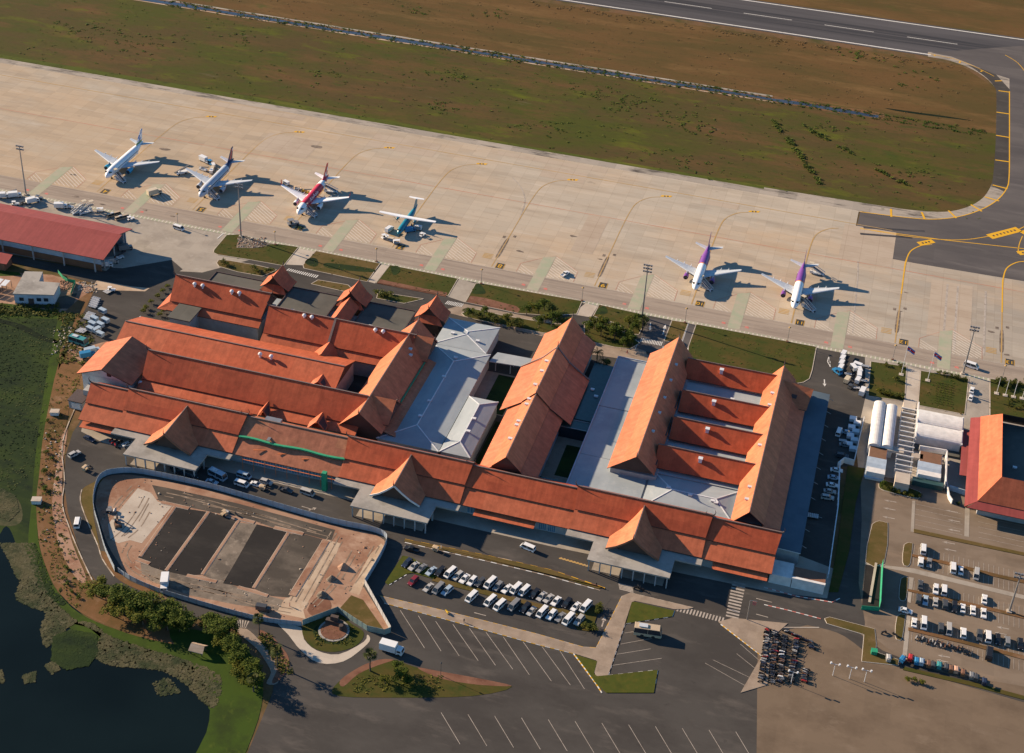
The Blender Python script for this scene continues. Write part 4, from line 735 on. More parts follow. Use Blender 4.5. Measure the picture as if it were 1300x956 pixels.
# roundabout garden and fountain beside the hoarding
sheet('round_garden', smooth([(384, 796), (392, 790), (428, 780), (446, 792), (462, 804), (452, 820), (425, 828), (400, 824), (386, 810)], 4, True), 12, 'lawn')
sheet('round_bed', smooth([(398, 800), (410, 792), (440, 792), (452, 805), (440, 816), (418, 818), (402, 812)], 4, True), 13, 'marsh')
sheet('pale_pavement', smooth([(352, 790), (382, 797), (386, 812), (402, 826), (430, 831), (462, 815), (466, 806), (470, 812), (462, 822), (436, 840), (405, 842), (382, 826), (366, 806)], 3, True), 10, 'concrete_pale')
sheet('lakeside_path', smooth([(300, 800), (312, 812), (326, 824), (336, 838), (344, 854), (338, 868), (352, 868), (356, 850), (346, 832), (332, 816), (318, 802), (308, 797)], 3, True), 10, 'footway')
sheet('flower_bed', smooth([(330, 800), (345, 808), (356, 820), (366, 834), (366, 850), (352, 866), (345, 866), (352, 848), (344, 830), (330, 812)], 3, True), 11, 'soil_red')
sheet('roadside_garden', smooth([(424, 872), (450, 852), (470, 842), (500, 838), (530, 848), (600, 862), (650, 872), (600, 884), (500, 886), (430, 884)], 3, True), 11, 'lawn')
sheet('roadside_soil', smooth([(432, 864), (455, 848), (480, 838), (500, 838), (480, 845), (455, 856), (436, 872)], 3, True), 12, 'soil_red')
sheet('roadside_soil', smooth([(530, 848), (560, 853), (610, 862), (650, 871), (610, 870), (560, 862)], 3, True), 12, 'soil_red')
t = thing('fountain', 'round stone fountain with a stepped rim in the circular garden by the hoarding', 'fountain', P(424, 801), world=True); c = P(424, 801)
mb = MB(); ring = [(c.x+4.9*math.cos(k*.3142), c.y+4.9*math.sin(k*.3142)) for k in range(20)]; mb.prism(ring, 0, .35); mb.build('rim', 'flat_concrete', t)
mb = MB(); mb.prism([(c.x+4.2*math.cos(k*.3142), c.y+4.2*math.sin(k*.3142)) for k in range(20)], .35, .42); mb.build('basin', 'soil_red', t)
mb = MB(); mb.box(c.x-1, c.y+3, .35, 5.5, 1.6, 1.2); mb.box(c.x-1, c.y+3.2, 1.5, 2.5, 1.2, 1.6); mb.tube([(c.x+2, c.y+1, .4), (c.x+2, c.y+1, 2.2)], .7, 10); mb.build('statue_base', 'wall_dark', t)
# ================================================================ BUILDINGS
def plane_x(mb, x0, x1, a, b, zlo, zhi, ov=0.0, t=.28, mi=0):
    """roof plane over x0..x1 from (y,z)=a to b; its ends lean out towards the ridge"""
    def e(z): return ov*(z-zlow_)/(zhigh_-zlow_) if zhigh_ > zlow_ else 0
    zlow_, zhigh_ = zlo, zhi
    mb.slab([(x0-e(a[1]), a[0], a[1]), (x1+e(a[1]), a[0], a[1]), (x1+e(b[1]), b[0], b[1]), (x0-e(b[1]), b[0], b[1])], t, mi)
def plane_y(mb, y0, y1, a, b, zlo, zhi, ov=0.0, t=.28, mi=0):
    def e(z): return ov*(z-zlo)/(zhi-zlo)
    mb.slab([(a[0], y0-e(a[1]), a[1]), (a[0], y1+e(a[1]), a[1]), (b[0], y1+e(b[1]), b[1]), (b[0], y0-e(b[1]), b[1])], t, mi)
def horn(t, p, d, h=2.3, mat='trim_dark'):
    """the curved horn at the end of a ridge"""
    mb = MB(); p = Vector(p); d = Vector(d).normalized()
    mb.tube([p, p+d*.5+Vector((0, 0, .35)), p+d*.75+Vector((0, 0, h*.5)), p+d*.35+Vector((0, 0, h))], [.28, .24, .15, .03], 6)
    return mb.build('ridge_horn', mat, t)
def ridgecap(t, a, b, w_=.45): 
    mb = MB(); mb.bar(a, b, w_, .25); return mb.build('ridge_cap', 'ridge', t)
def vent(t, p, kind='dome'):
    mb = MB(); p = Vector(p)
    if kind == 'dome': mb.tube([p-Vector((0, 0, .6)), p+Vector((0, 0, .5))], .45, 10); mb.tube([p+Vector((0, 0, .4)), p+Vector((0, 0, .8)), p+Vector((0, 0, 1.3)), p+Vector((0, 0, 1.5))], [.75, .85, .6, .1], 10)
    elif kind == 'box': mb.box(p.x, p.y, p.z-1.2, 1.2, 1.2, 2.3); mb.box(p.x, p.y, p.z+1.05, 1.6, 1.6, .25)
    else: mb.box(p.x, p.y, p.z-.2, 1.3, .9, .5); mb.box(p.x, p.y, p.z+.3, 1.5, 1.1, .12)
    return mb.build('roof_vent', 'steel_white', t)
def windows_x(t, x0, x1, y, z0, z1, n, gap=.25, mat='glass_blue', face=-1):
    w_ = (x1-x0)/n
    for k in range(n):
        a = x0+w_*k+gap; b = x0+w_*(k+1)-gap; mb = MB(); mb.box((a+b)/2, y+face*.06, z0, b-a, .12, z1-z0); f = mb.build('window', 'wall_white', t)
        mb = MB(); m_ = 4
        for j in range(m_): mb.box(a+(b-a)*(j+.5)/m_, y+face*.13, z0+.15, (b-a)/m_*.86, .06, z1-z0-.3)
        g = mb.build('pane', mat, f); 
# --- the long front hall
FY = dict(ridge=395.5, brk=389.0, eave=383.2)
t = FH = thing('terminal_front_hall', 'long terminal front hall of stepped orange tiled roofs with three gabled entrance porches', 'terminal building', (-128, 392, 0), world=True)
mb = MB(); mb.box(-128.5, 393.3, 0, 249.5, 15.6, 5.0); mb.box(-128.5, 395.6, 5, 248.5, 10.6, 3.4); mb.build('wall', 'wall_grey', t)
SEG = [(-254.6, -238.9, 13.3, 'tile'), (-239.3, -194.4, 14.2, 'tile'), (-194.4, -153.9, 13.2, 'tile_batten'), (-154.3, -110.0, 14.2, 'tile'), (-110.0, -70.6, 13.2, 'tile'), (-71.0, -26.0, 14.2, 'tile'), (-26.0, -2.6, 13.2, 'tile')]
for i, (x0, x1, zr, mt) in enumerate(SEG):
    dz = zr-13.4; ov = .9
    mb = MB(); rg = (FY['ridge']+.1, zr); b_ = (FY['brk'], 8.9+dz*.6)
    plane_x(mb, x0, x1, b_, rg, b_[1], zr, ov); plane_x(mb, x0, x1, (2*rg[0]-b_[0], b_[1]), rg, b_[1], zr, ov)
    up = mb.build('upper_roof', [mt, 'trim_dark'], t)
    mb = MB(); plane_x(mb, x0-.1, x1+.1, (FY['eave'], 5.3+dz*.3), (FY['brk']+.6, 8.7+dz*.6), 0, 1); mb.build('lower_roof', [mt if mt != 'tile' else 'tile_pale', 'trim_dark'], t)
    ridgecap(up, (x0-ov, rg[0], zr+.12), (x1+ov, rg[0], zr+.12)); horn(up, (x0-ov, rg[0], zr), (-1, 0, .2)); 
    if i in (1, 3, 5, 6): horn(up, (x1+ov, rg[0], zr), (1, 0, .2))
    mb = MB()
    for x in (x0+.2, x1-.2): mb.add([(x, b_[0]+.3, b_[1]-.2), (x, 2*rg[0]-b_[0]-.3, b_[1]-.2), (x, rg[0], zr-.35)], [(0, 1, 2)])
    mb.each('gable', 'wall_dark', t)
    if i in (0, 4, 6):
        a, b = (x0+1.2, x1-.6) if i == 0 else ((x0+5.5, x0+27) if i == 4 else (x0+4, x1-1))
        mb = MB(); mb.slab([(a, 381.2, 3.5), (b, 381.2, 3.5), (b, 384.8, 4.4), (a, 384.8, 4.4)], .2); mb.build('awning', ['tile_pale', 'trim_dark'], t)
windows_x(t, -252, -241, 385.5, .6, 3.2, 3); windows_x(t, -192, -156, 385.5, .6, 3.4, 8); windows_x(t, -108, -84, 385.5, .6, 3.4, 5); windows_x(t, -82.5, -76, 385.5, .3, 5.0, 2, .3); windows_x(t, -22, -4, 385.5, .6, 3.3, 5)
for x0, x1, pa in ((-239, -195, -216.4), (-154, -110.5, -131.3), (-70.7, -26.4, -48.2)):
    # porch: a gable with curved slopes running out from the hall, and the flat concrete canopy under it
    mb = MB(); yb = 394.4; yf = 377.2; zr = 13.0; W_ = 9.0
    prof = [(0, zr), (.30, 10.2), (.62, 7.7), (1.0, 5.7)]
    for s in (-1, 1):
        for (u0, z0), (u1, z1) in zip(prof, prof[1:]):
            mb.slab([(pa+s*W_*u0, yf-.9*(z0-5.7)/7.3, z0), (pa+s*W_*u1, yf-.9*(z1-5.7)/7.3, z1), (pa+s*W_*u1, min(yb, 382+(z1-4.6)*1.52), z1), (pa+s*W_*u0, min(yb, 382+(z0-4.6)*1.52), z0)], .3)
    pr = mb.build('porch_roof', ['tile_v_lit', 'trim_dark'], t)
    ridgecap(pr, (pa, yf-.9, zr+.1), (pa, yb, zr+.1), .35); horn(pr, (pa, yf-.9, zr), (0, -1, .2), 2.6)
    mb = MB()
    for s in (-1, 1):
        for (u0, z0), (u1, z1) in zip(prof, prof[1:]): mb.bar((pa+s*W_*u0, yf-.95*(z0-5.7)/7.3-.1, z0-.1), (pa+s*W_*u1, yf-.95*(z1-5.7)/7.3-.1, z1-.1), .25, .6)
    mb.each('barge_board', 'wall_brown' if pa < -200 or pa > -100 else 'wall_white', pr)
    mb = MB(); mb.add([(pa-5.2, yf+1.2, 5.6), (pa+5.2, yf+1.2, 5.6), (pa+2.3, yf+1.2, 10), (pa, yf+1.2, 12.3), (pa-2.3, yf+1.2, 10)], [(0, 1, 2, 3, 4)]); mb.each('gable', 'wall_dark', pr)
    mb = MB(); mb.prism([(pa-13.7, 370.5), (pa+14, 370.5), (pa+14, 380), (x1+1, 380), (x1+1, 384.5), (x0-1, 384.5), (x0-1, 380), (pa-13.7, 380)], 4.5, 5.05); c = mb.build('canopy', 'flat_concrete', t)
    mb = MB()
    for s in range(8): mb.box(pa-13+s*3.75, 370.9, .1, .35, .5, 4.4); 
    for s in range(5): mb.box(pa-13+s*6.6, 378, .1, .5, .5, 4.4)
    mb.each('column', 'wall_grey', c)
    mb = MB(); mb.box(pa, 376, 0, 24, 9, .18); mb.build('entrance_step', 'concrete', t)
# net, scaffold and battens of the stripped bay
mb = MB(); nx = [(-194+40*k/12, 388.9+math.sin(k*1.1)*.35, 9.0) for k in range(13)]
for a, b in zip(nx, nx[1:]): mb.bar(a, b, .9, .5)
mb.build('safety_net', 'net_green', t)
mb = MB()
for k in range(9): x = -190+k*4.2; mb.box(x, 382.2, 0, .12, .12, 6.5); mb.bar((x, 382.2, 4.6), (x+4.2, 382.2, 4.6), .25, .12)
for k in range(3): mb.box(-185+k*9, 386+random.random(), 7.1, 4.5, .25, .15, .3)
mb.each('scaffold_pole', 'orange', t)
mb = MB(); mb.box(-158.5, 381, 0, 1.6, 1.6, 8); mb.build('rubbish_chute', 'net_green', t)
mb = MB(); mb.box(-184.5, 397, 11.2, 6, 3.4, 1.6); mb.box(-183, 392, 9.8, 1.1, 6.5, .2); mb.build('roof_hoist', 'steel', t)
mb = MB(); mb.box(.5, 388.6, 0, 7.2, 7.6, 3.9); mb.build('end_block', 'wall_white', t)
mb = MB(); mb.box(9.6, 387.8, 0, 10.6, 6.2, 3.6); mb.box(9.6, 385.2, 3.6, 10.9, 1, .7); e = mb.build('side_block', 'wall_white', t); mb = MB(); mb.slab([(4.4, 385.7, 3.95), (14.9, 385.7, 3.95), (14.9, 390.9, 3.95), (4.4, 390.9, 3.95)], .2); mb.build('side_roof', 'wall_brown', e)

# --- halls of the west wing
def ehall(name, label, x0, x1, yr, zr, brk, eave, walls=True, ov=1.0, north=None, mat='tile', low='tile_pale', rz_=None, wallmat='wall_grey', horns=(1, 1)):
    t = thing(name, label, 'terminal building', ((x0+x1)/2, yr, 0), world=True); mb = MB(); yn = north or (2*yr-brk[0], brk[1])
    plane_x(mb, x0, x1, brk, (yr, zr), brk[1], zr, ov); plane_x(mb, x0, x1, yn, (yr, zr), yn[1], zr, ov); up = mb.build('upper_roof', [mat, 'trim_dark'], t)
    if eave: mb = MB(); plane_x(mb, x0-.3, x1+.3, eave, (brk[0]+.7, brk[1]-.3), 0, 1); mb.build('lower_roof', [low, 'trim_dark'], t)
    ridgecap(up, (x0-ov, yr, zr+.12), (x1+ov, yr, zr+.12))
    if horns[0]: horn(up, (x0-ov, yr, zr), (-1, 0, .2))
    if horns[1]: horn(up, (x1+ov, yr, zr), (1, 0, .2))
    mb = MB()
    for x in (x0+.4, x1-.4): mb.add([(x, brk[0]+.3, brk[1]-.2), (x, yn[0]-.3, yn[1]-.2), (x, yr, zr-.4)], [(0, 1, 2)])
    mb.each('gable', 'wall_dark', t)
    mb = MB(); yy0 = (eave or brk)[0]+.9; mb.box((x0+x1)/2, (yy0+yn[0]-.9)/2, 0, x1-x0-1.2, yn[0]-.9-yy0, min((eave or brk)[1], yn[1])-.1); mb.build('wall', wallmat, t)
    return t
R1 = ehall('domestic_hall', 'steep dark orange hall with four roof ventilators beside the hangar yard', -257.2, -217.6, 470, 16.7, (461.4, 9.5), (458.3, 7.0))
for x in (-248.8, -245.3): vent(R1, (x, 467.6, 14.9))
for x in (-232.6, -229.3): vent(R1, (x, 467.6, 14.9))
mb = MB(); mb.slab([(-261.5, 458.3, 6.6), (-257, 461.6, 9.2), (-257, 478, 9.2), (-261.5, 481, 6.6)], .25); mb.slab([(-261.5, 458.3, 6.6), (-252, 458.3, 6.9), (-252, 461.8, 9.2), (-257, 461.6, 9.2)], .25); mb.build('skirt_roof', ['tile_pale', 'trim_dark'], R1)
mb = MB(); mb.box(-248, 455.8, 0, 8.4, 9.4, 8.8); b_ = mb.build('plant_room', 'wall_grey', R1); mb = MB(); mb.box(-248, 455.8, 8.8, 9.8, 10.8, .45); mb.each('flat_roof', 'flat_dark', b_)
R2 = ehall('domestic_hall', 'orange tiled middle hall between the dark flat roofs and the wide red hall', -212.8, -153.6, 461.5, 16.7, (452.7, 9.5), (449.8, 7.2))
mb = MB(); mb.bar((-185.7, 461.5, 16.85), (-185.7, 452.7, 9.7), .9, .3); mb.build('roof_strip', 'ridge', R2)
for x in (-198.4, -195.2): vent(R2, (x, 460.2, 15.5))
for x in (-168.8, -165.6): vent(R2, (x, 460.2, 15.5))
mb = MB()
for s, m_ in ((-1, 0), (1, 0)): mb.slab([(-185.2, 444.5, 11.0), (-185.2, 453.6, 11.0), (-185.2+s*6, 453.6, 6.6), (-185.2+s*6, 444.5, 6.6)], .25)
mb.build('dormer_roof', ['tile_pale', 'trim_dark'], R2)
R3 = ehall('arrivals_hall', 'wide shallow orange hall with a sunlit north slope behind the long hall', -262.6, -172.2, 435.7, 14.0, (425.3, 9.4), None, ov=.2, north=(447.6, 9.0), mat='tile_pale', horns=(0, 0))
for x in (-205, -200.5): vent(R3, (x, 432.6, 13.2))
mb = MB()
for s in (-1, 1): mb.slab([(-179, 425.6, 12.0), (-179, 431, 12.0), (-179+s*3.4, 428.5, 10.2), (-179+s*3.4, 425, 9.4)], .2)
mb.build('dormer_roof', ['tile_pale', 'trim_dark'], R3)
mb = MB(); mb.box(-262.9, 436.5, 0, .5, 22, 9.2); mb.each('end_wall', 'wall_grey', R3)
R4 = ehall('departures_hall', 'longest red orange hall with a lower roof right behind the front hall', -242.2, -156.5, 416.9, 17.0, (408.5, 9.5), (404.6, 7.6), mat='tile', horns=(1, 0), north=(425.2, 9.6))
for px_ in (-225, -216, -193, -186): pass
mb = MB()
for cx, w_ in ((-170.5, 3.6), (-191.5, 2.2)):
    for s in (-1, 1): mb.slab([(cx, 403.4, 11.2), (cx, 409.8, 11.2), (cx+s*w_, 406, 8.6), (cx+s*w_, 402.9, 7.6)], .2)
mb.build('dormer_roof', ['tile_pale', 'trim_dark'], R4)
# pavilion with white walls at the west end
t = thing('corner_pavilion', 'pavilion with white gable wall, one sunlit and one shaded slope, above the lake road', 'terminal building', (-254.4, 413, 0), world=True)
mb = MB()
for s in (-1, 1): mb.slab([(-254.4, 401.6, 15.2), (-254.4, 425.4, 15.2), (-254.4+s*11.3, 424.6, 10.2), (-254.4+s*11.3, 402.6, 10.2)], .35)
mb.build('roof', ['tile_v_lit_b', 'trim_dark'], t)
mb = MB(); mb.box(-254.4, 413.6, 0, 19, 20.4, 10.3); mb.add([(-263.9, 403.4, 10.2), (-244.9, 403.4, 10.2), (-254.4, 403.4, 14.8)], [(0, 1, 2)]); mb.add([(-263.9, 423.8, 10.2), (-244.9, 423.8, 10.2), (-254.4, 423.8, 14.8)], [(0, 2, 1)]); mb.build('wall', 'wall_white', t)
mb = MB(); mb.box(-252.5, 403.3, 11.4, 1.6, .3, 1.7); mb.build('window', 'glass', t)
mb = MB(); mb.box(-243, 413, 0, 4.2, 16, 6); mb.box(-252, 401.2, 0, 19, 4.4, 6); mb.build('side_terrace', 'wall_grey', t)
mb = MB(); mb.tube([(-242.3, 408, 6), (-242.3, 408, 8.3), (-242.3, 408, 8.8)], [1.1, 1.1, .5], 12); mb.build('water_tank', 'steel_white', t)
t = thing('garage_shed', 'small dark flat shed at the west corner below the pavilion', 'shed', (-262, 399, 0), world=True)
mb = MB(); mb.box(-262.5, 398, 0, 5.6, 7, 3.4); mb.build('wall', 'wall_grey', t); mb = MB(); mb.box(-262.5, 398, 3.4, 6.2, 7.6, .3); mb.build('roof', 'trim_dark', t); mb = MB(); mb.box(-262.3, 394.4, .2, 3.6, .2, 2.6); mb.build('door', 'wall_white', t)
# --- north-south spine between west wing and grey roofs
t = S1 = thing('west_spine_hall', 'tall north to south hall with a sunlit west slope ending at the blue grey roofs', 'terminal building', (-155, 440, 0), world=True)
mb = MB(); SX = -155.3
plane_y(mb, 407.4, 472, (SX-8.5, 8.5), (SX, 16.5), 8.5, 16.5, .8); plane_y(mb, 407.4, 472, (SX+8.2, 8.6), (SX, 16.5), 8.6, 16.5, .8); up = mb.build('roof', ['tile_v_lit', 'trim_dark'], t)
ridgecap(up, (SX, 406.6, 16.62), (SX, 472.8, 16.62), .35); horn(up, (SX, 472.8, 16.5), (0, 1, .2)); horn(up, (SX, 406.6, 16.5), (0, -1, .2))
for y in (462.3, 418.8):
    mb = MB()
    for s in (-1, 1): mb.slab([(SX, y, 16.3), (SX+9.8, y, 16.3), (SX+9.2, y+s*7, 9.6), (SX, y+s*7, 9.6)], .28)
    mb.build('cross_roof', ['tile_v_lit', 'trim_dark'], t); horn(t, (SX+9.8, y, 16.3), (1, 0, .2))
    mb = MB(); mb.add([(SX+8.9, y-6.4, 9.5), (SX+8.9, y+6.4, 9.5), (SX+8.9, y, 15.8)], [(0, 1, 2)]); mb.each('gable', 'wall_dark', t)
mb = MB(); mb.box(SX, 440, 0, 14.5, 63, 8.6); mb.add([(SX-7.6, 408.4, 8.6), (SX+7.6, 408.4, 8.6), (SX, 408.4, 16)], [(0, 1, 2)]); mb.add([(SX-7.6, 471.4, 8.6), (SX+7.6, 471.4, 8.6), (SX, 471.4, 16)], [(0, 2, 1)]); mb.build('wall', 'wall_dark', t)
mb = MB(); mb.slab([(SX+7.2, 410, 8.2), (SX+7.2, 460, 8.2), (SX+12.6, 460, 6.5), (SX+12.6, 410, 6.5)], .25); mb.build('lower_roof', ['tile_batten', 'trim_dark'], t)
mb = MB(); mb.bar((SX+8.3, 428, 8.8), (SX+8.3, 456, 8.8), .35, .5); mb.build('safety_net', 'net_green', t)
vent(t, (SX+2.6, 455, 14.2), 'hatch'); vent(t, (SX+3.6, 452.5, 13.2), 'hatch')
# --- dark flat roofs and the three little pavilions by the apron road
t = thing('gate_block', 'dark flat roofed gate building of three bays with small pavilions between them', 'terminal building', (-207, 483, 0), world=True)
for x0, x1 in ((-252, -229), (-217.6, -196.2), (-184, -163.4)):
    mb = MB(); mb.box((x0+x1)/2, 482, 0, x1-x0-.6, 22, 5.6); b_ = mb.build('wall', 'wall_grey', t); mb = MB(); mb.box((x0+x1)/2, 482, 5.6, x1-x0, 23, .4); mb.each('flat_roof', 'flat_dark', b_)
    mb = MB(); mb.bar((x0, 493.5, 6.1), (x1, 493.5, 6.1), .4, .45); mb.bar((x1, 470.5, 6.1), (x1, 493.5, 6.1), .4, .45); mb.bar((x0, 470.5, 6.1), (x0, 493.5, 6.1), .4, .45); mb.each('parapet', 'trim_dark', b_)
    for k in range(2): vent(b_, (x0+7+k*7, 476.5-k*1, 6.1), 'hatch')
mb = MB(); mb.box(-207, 478, 0, 88, 12, 4.6); mb.build('link', 'wall_grey', t)
mb = MB(); mb.box(-219.7, 481, 4.6, 4, 7, .5); mb.build('link_roof', 'metal_grey', t)
for x, lab in ((-223.5, 'small curved gabled pavilion at the west end of the dark flat roofs'), (-189.6, 'small curved gabled pavilion with a tail roof between two dark flat roofs'), (-155.9, 'small curved gabled pavilion between dark flat roof and grey metal roof')):
    t = thing('gate_pavilion', lab, 'pavilion', (x, 492, 0), group='gate pavilions by the apron road', world=True); mb = MB()
    prof = [(0, 13.2), (.28, 10.7), (.6, 8.6), (1, 6.9)]
    for s in (-1, 1):
        for (u0, z0), (u1, z1) in zip(prof, prof[1:]):
            e0, e1 = (z0-6.9)*.16, (z1-6.9)*.16
            mb.slab([(x+s*6.4*u0, 488.2-e0, z0), (x+s*6.4*u1, 488.2-e1, z1), (x+s*6.4*u1, 496.8+e1, z1), (x+s*6.4*u0, 496.8+e0, z0)], .22)
    rf = mb.build('roof', ['tile_pale', 'trim_dark'], t)
    mb = MB(); mb.slab([(x-6.2, 486.4, 6.0), (x+6.2, 486.4, 6.0), (x+3.2, 489.2, 8.6), (x-3.2, 489.2, 8.6)], .2); mb.build('skirt_roof', ['tile_pale', 'trim_dark'], t)
    horn(rf, (x, 487.2, 13.2), (0, -1, .3), 1.8); horn(rf, (x, 497.8, 13.2), (0, 1, .3), 1.8)
    mb = MB(); mb.box(x, 492.5, 0, 8, 8.5, 7); mb.add([(x-4.5, 489, 7.2), (x+4.5, 489, 7.2), (x, 489, 12.6)], [(0, 1, 2)]); mb.build('wall', 'wall_dark', t)
    if abs(x+189.6) < 1:
        mb = MB()
        for s in (-1, 1): mb.slab([(x, 471.5, 11), (x, 487, 11), (x+s*4, 487, 7), (x+s*4, 471.5, 7)], .2)
        mb.build('tail_roof', ['tile_pale', 'trim_dark'], t)
# --- grey sheet roofs west of the central hall
def hip(mb, x0, y0, x1, y1, z0, z1, along='y', inset=None, walls=None):
    i = inset if inset is not None else min(x1-x0, y1-y0)/2
    if along == 'y': a, b = ((x0+x1)/2, y0+i, z1), ((x0+x1)/2, y1-i, z1); A, B, C_, D = (x0, y0, z0), (x1, y0, z0), (x1, y1, z0), (x0, y1, z0); mb.add([A, B, C_, D, a, b], [(0, 1, 4), (1, 2, 5, 4), (2, 3, 5), (3, 0, 4, 5)])
    else: a, b = (x0+i, (y0+y1)/2, z1), (x1-i, (y0+y1)/2, z1); mb.add([(x0, y0, z0), (x1, y0, z0), (x1, y1, z0), (x0, y1, z0), a, b], [(0, 1, 5, 4), (1, 2, 5), (2, 3, 4, 5), (3, 0, 4)])
def hipcaps(t, x0, y0, x1, y1, z0, z1, along, inset):
    mb = MB(); i = inset
    if along == 'y': a, b = ((x0+x1)/2, y0+i, z1+.06), ((x0+x1)/2, y1-i, z1+.06); e = [(a, (x0, y0, z0+.06)), (a, (x1, y0, z0+.06)), (b, (x1, y1, z0+.06)), (b, (x0, y1, z0+.06)), (a, b)]
    else: a, b = (x0+i, (y0+y1)/2, z1+.06), (x1-i, (y0+y1)/2, z1+.06); e = [(a, (x0, y0, z0+.06)), (a, (x0, y1, z0+.06)), (b, (x1, y0, z0+.06)), (b, (x1, y1, z0+.06)), (a, b)]
    for p, q in e: mb.bar(p, q, .4, .14)
    mb.build('hip_cap', 'steel_white', t)
def greyroof(label, x0, y0, x1, y1, z0, z1, along='y', inset=6, vents=(), mat='metal_grey'):
    t = thing('grey_roof_block', label, 'terminal building', ((x0+x1)/2, (y0+y1)/2, 0), world=True)
    mb = MB(); mb.box((x0+x1)/2, (y0+y1)/2, 0, x1-x0-.8, y1-y0-.8, z0-.05); mb.build('wall', 'wall_grey', t)
    mb = MB(); hip(mb, x0, y0, x1, y1, z0, z1, along, inset); mb.add([(x0, y0, z0), (x1, y0, z0), (x1, y1, z0), (x0, y1, z0), (x0, y0, z0-.3), (x1, y0, z0-.3), (x1, y1, z0-.3), (x0, y1, z0-.3)], [(0, 4, 5, 1), (1, 5, 6, 2), (2, 6, 7, 3), (3, 7, 4, 0), (4, 7, 6, 5)]); r = mb.build('hipped_roof', mat, t)
    hipcaps(r, x0, y0, x1, y1, z0, z1, along, inset)
    for v in vents: vent(r, v, 'hatch')
    return t
greyroof('long low grey sheet roof shaded by the tall west hall', -149.2, 407.6, -125.6, 473.4, 6.2, 7.4, 'y', 11, [(-138, 424, 7.5), (-137.8, 434, 7.5), (-137.6, 451, 7.5), (-137.4, 465, 7.4)])
greyroof('grey sheet roof next to the little east pavilion and shrubs', -149.4, 473.8, -127.6, 493.8, 6.0, 7.2, 'y', 9, [(-144, 482, 6.9), (-133, 480, 6.9)])
greyroof('small grey hipped roof between the long grey roof and the dark court', -125.2, 407.4, -113.7, 443.4, 6.6, 8.2, 'y', 6, [(-118.6, 428, 8.3), (-118.3, 420, 8.3)])
t = thing('covered_link', 'flat grey covered link between grey roof and central hall', 'covered walkway', (-117, 474, 0), world=True)
mb = MB(); mb.slab([(-125.4, 470.6, 5), (-109.2, 471.8, 5), (-109.4, 478.2, 5), (-124, 477.8, 5)], .35); mb.build('roof', 'metal_grey', t); mb = MB()
for x in (-123, -117, -111): mb.box(x, 472.2, 0, .3, .3, 4.7); mb.box(x, 477.2, 0, .3, .3, 4.7)
mb.each('column', 'wall_grey', t)
sheet('court_floor', [(-126.4, 444), (-109, 444), (-109, 471), (-126.4, 471)], 8, 'footway', px=False); sheet('court_lawn', [(-121, 444.5), (-112, 444.5), (-112, 470), (-121, 470)], 9, 'marsh', px=False); sheet('court_lawn', [(-113.4, 408), (-109, 408), (-109, 440), (-113.4, 440)], 9, 'marsh', px=False)
# --- central hall
CX = -98.5
t = thing('central_hall', 'long central hall of three overlapping orange roofs running from the front hall to the shrubs', 'terminal building', (CX, 445, 0), world=True)
for y0, y1, dz, wd in ((400, 440.6, 0, 10.6), (439.6, 470.0, .8, 13.7), (468.6, 494.2, 0.1, 10.6)):
    mb = MB(); zr = 17+dz; b_ = (5.3, 11.2+dz)
    for s in (-1, 1):
        plane_y(mb, y0, y1, (CX+s*b_[0], b_[1]), (CX, zr), b_[1], zr, .7)
    up = mb.build('upper_roof', ['tile_v_lit', 'trim_dark'], t); mb = MB()
    for s in (-1, 1): plane_y(mb, y0, y1, (CX+s*wd, 7.0+dz-(wd-10.6)*.62), (CX+s*(b_[0]-.35), b_[1]-.1), 0, 1e6)
    mb.build('lower_roof', ['tile_v_lit_b', 'trim_dark'], t)
    ridgecap(up, (CX, y0-.7, zr+.12), (CX, y1+.7, zr+.12), .35); horn(up, (CX, y1+.7, zr), (0, 1, .2), 2.6)
    if y0 < 460: 
        mb = MB()
        for s in (-1, 1):
            mb.bar((CX, y1+.6, zr+.2), (CX+s*5.3, y1+.1, b_[1]+.25), .7, .3); mb.bar((CX+s*5.3, y1+.1, b_[1]+.25), (CX+s*wd, y1, 7.2+dz-(wd-10.6)*.62), .7, .3)
        mb.build('verge_cap', 'ridge', up)
    mb = MB(); mb.add([(CX-9, y1-.4, 7.4+dz), (CX+9, y1-.4, 7.4+dz), (CX+5, y1-.4, 11+dz), (CX, y1-.4, zr-.5), (CX-5, y1-.4, 11+dz)], [(0, 1, 2, 3, 4)]); mb.add([(CX-9, y0+.4, 7.4+dz), (CX+9, y0+.4, 7.4+dz), (CX+5, y0+.4, 11+dz), (CX, y0+.4, zr-.5), (CX-5, y0+.4, 11+dz)], [(0, 4, 3, 2, 1)]); mb.each('gable', 'wall_dark', t)
mb = MB(); mb.box(CX, 447, 0, 19, 92, 7.2); mb.build('wall', 'wall_grey', t)
for y in (412, 420.5, 423, 434, 437.5, 446, 455.5, 462.5): vent(t, (CX-2.1, y, 15.2 if y < 440 else 16), 'hatch')
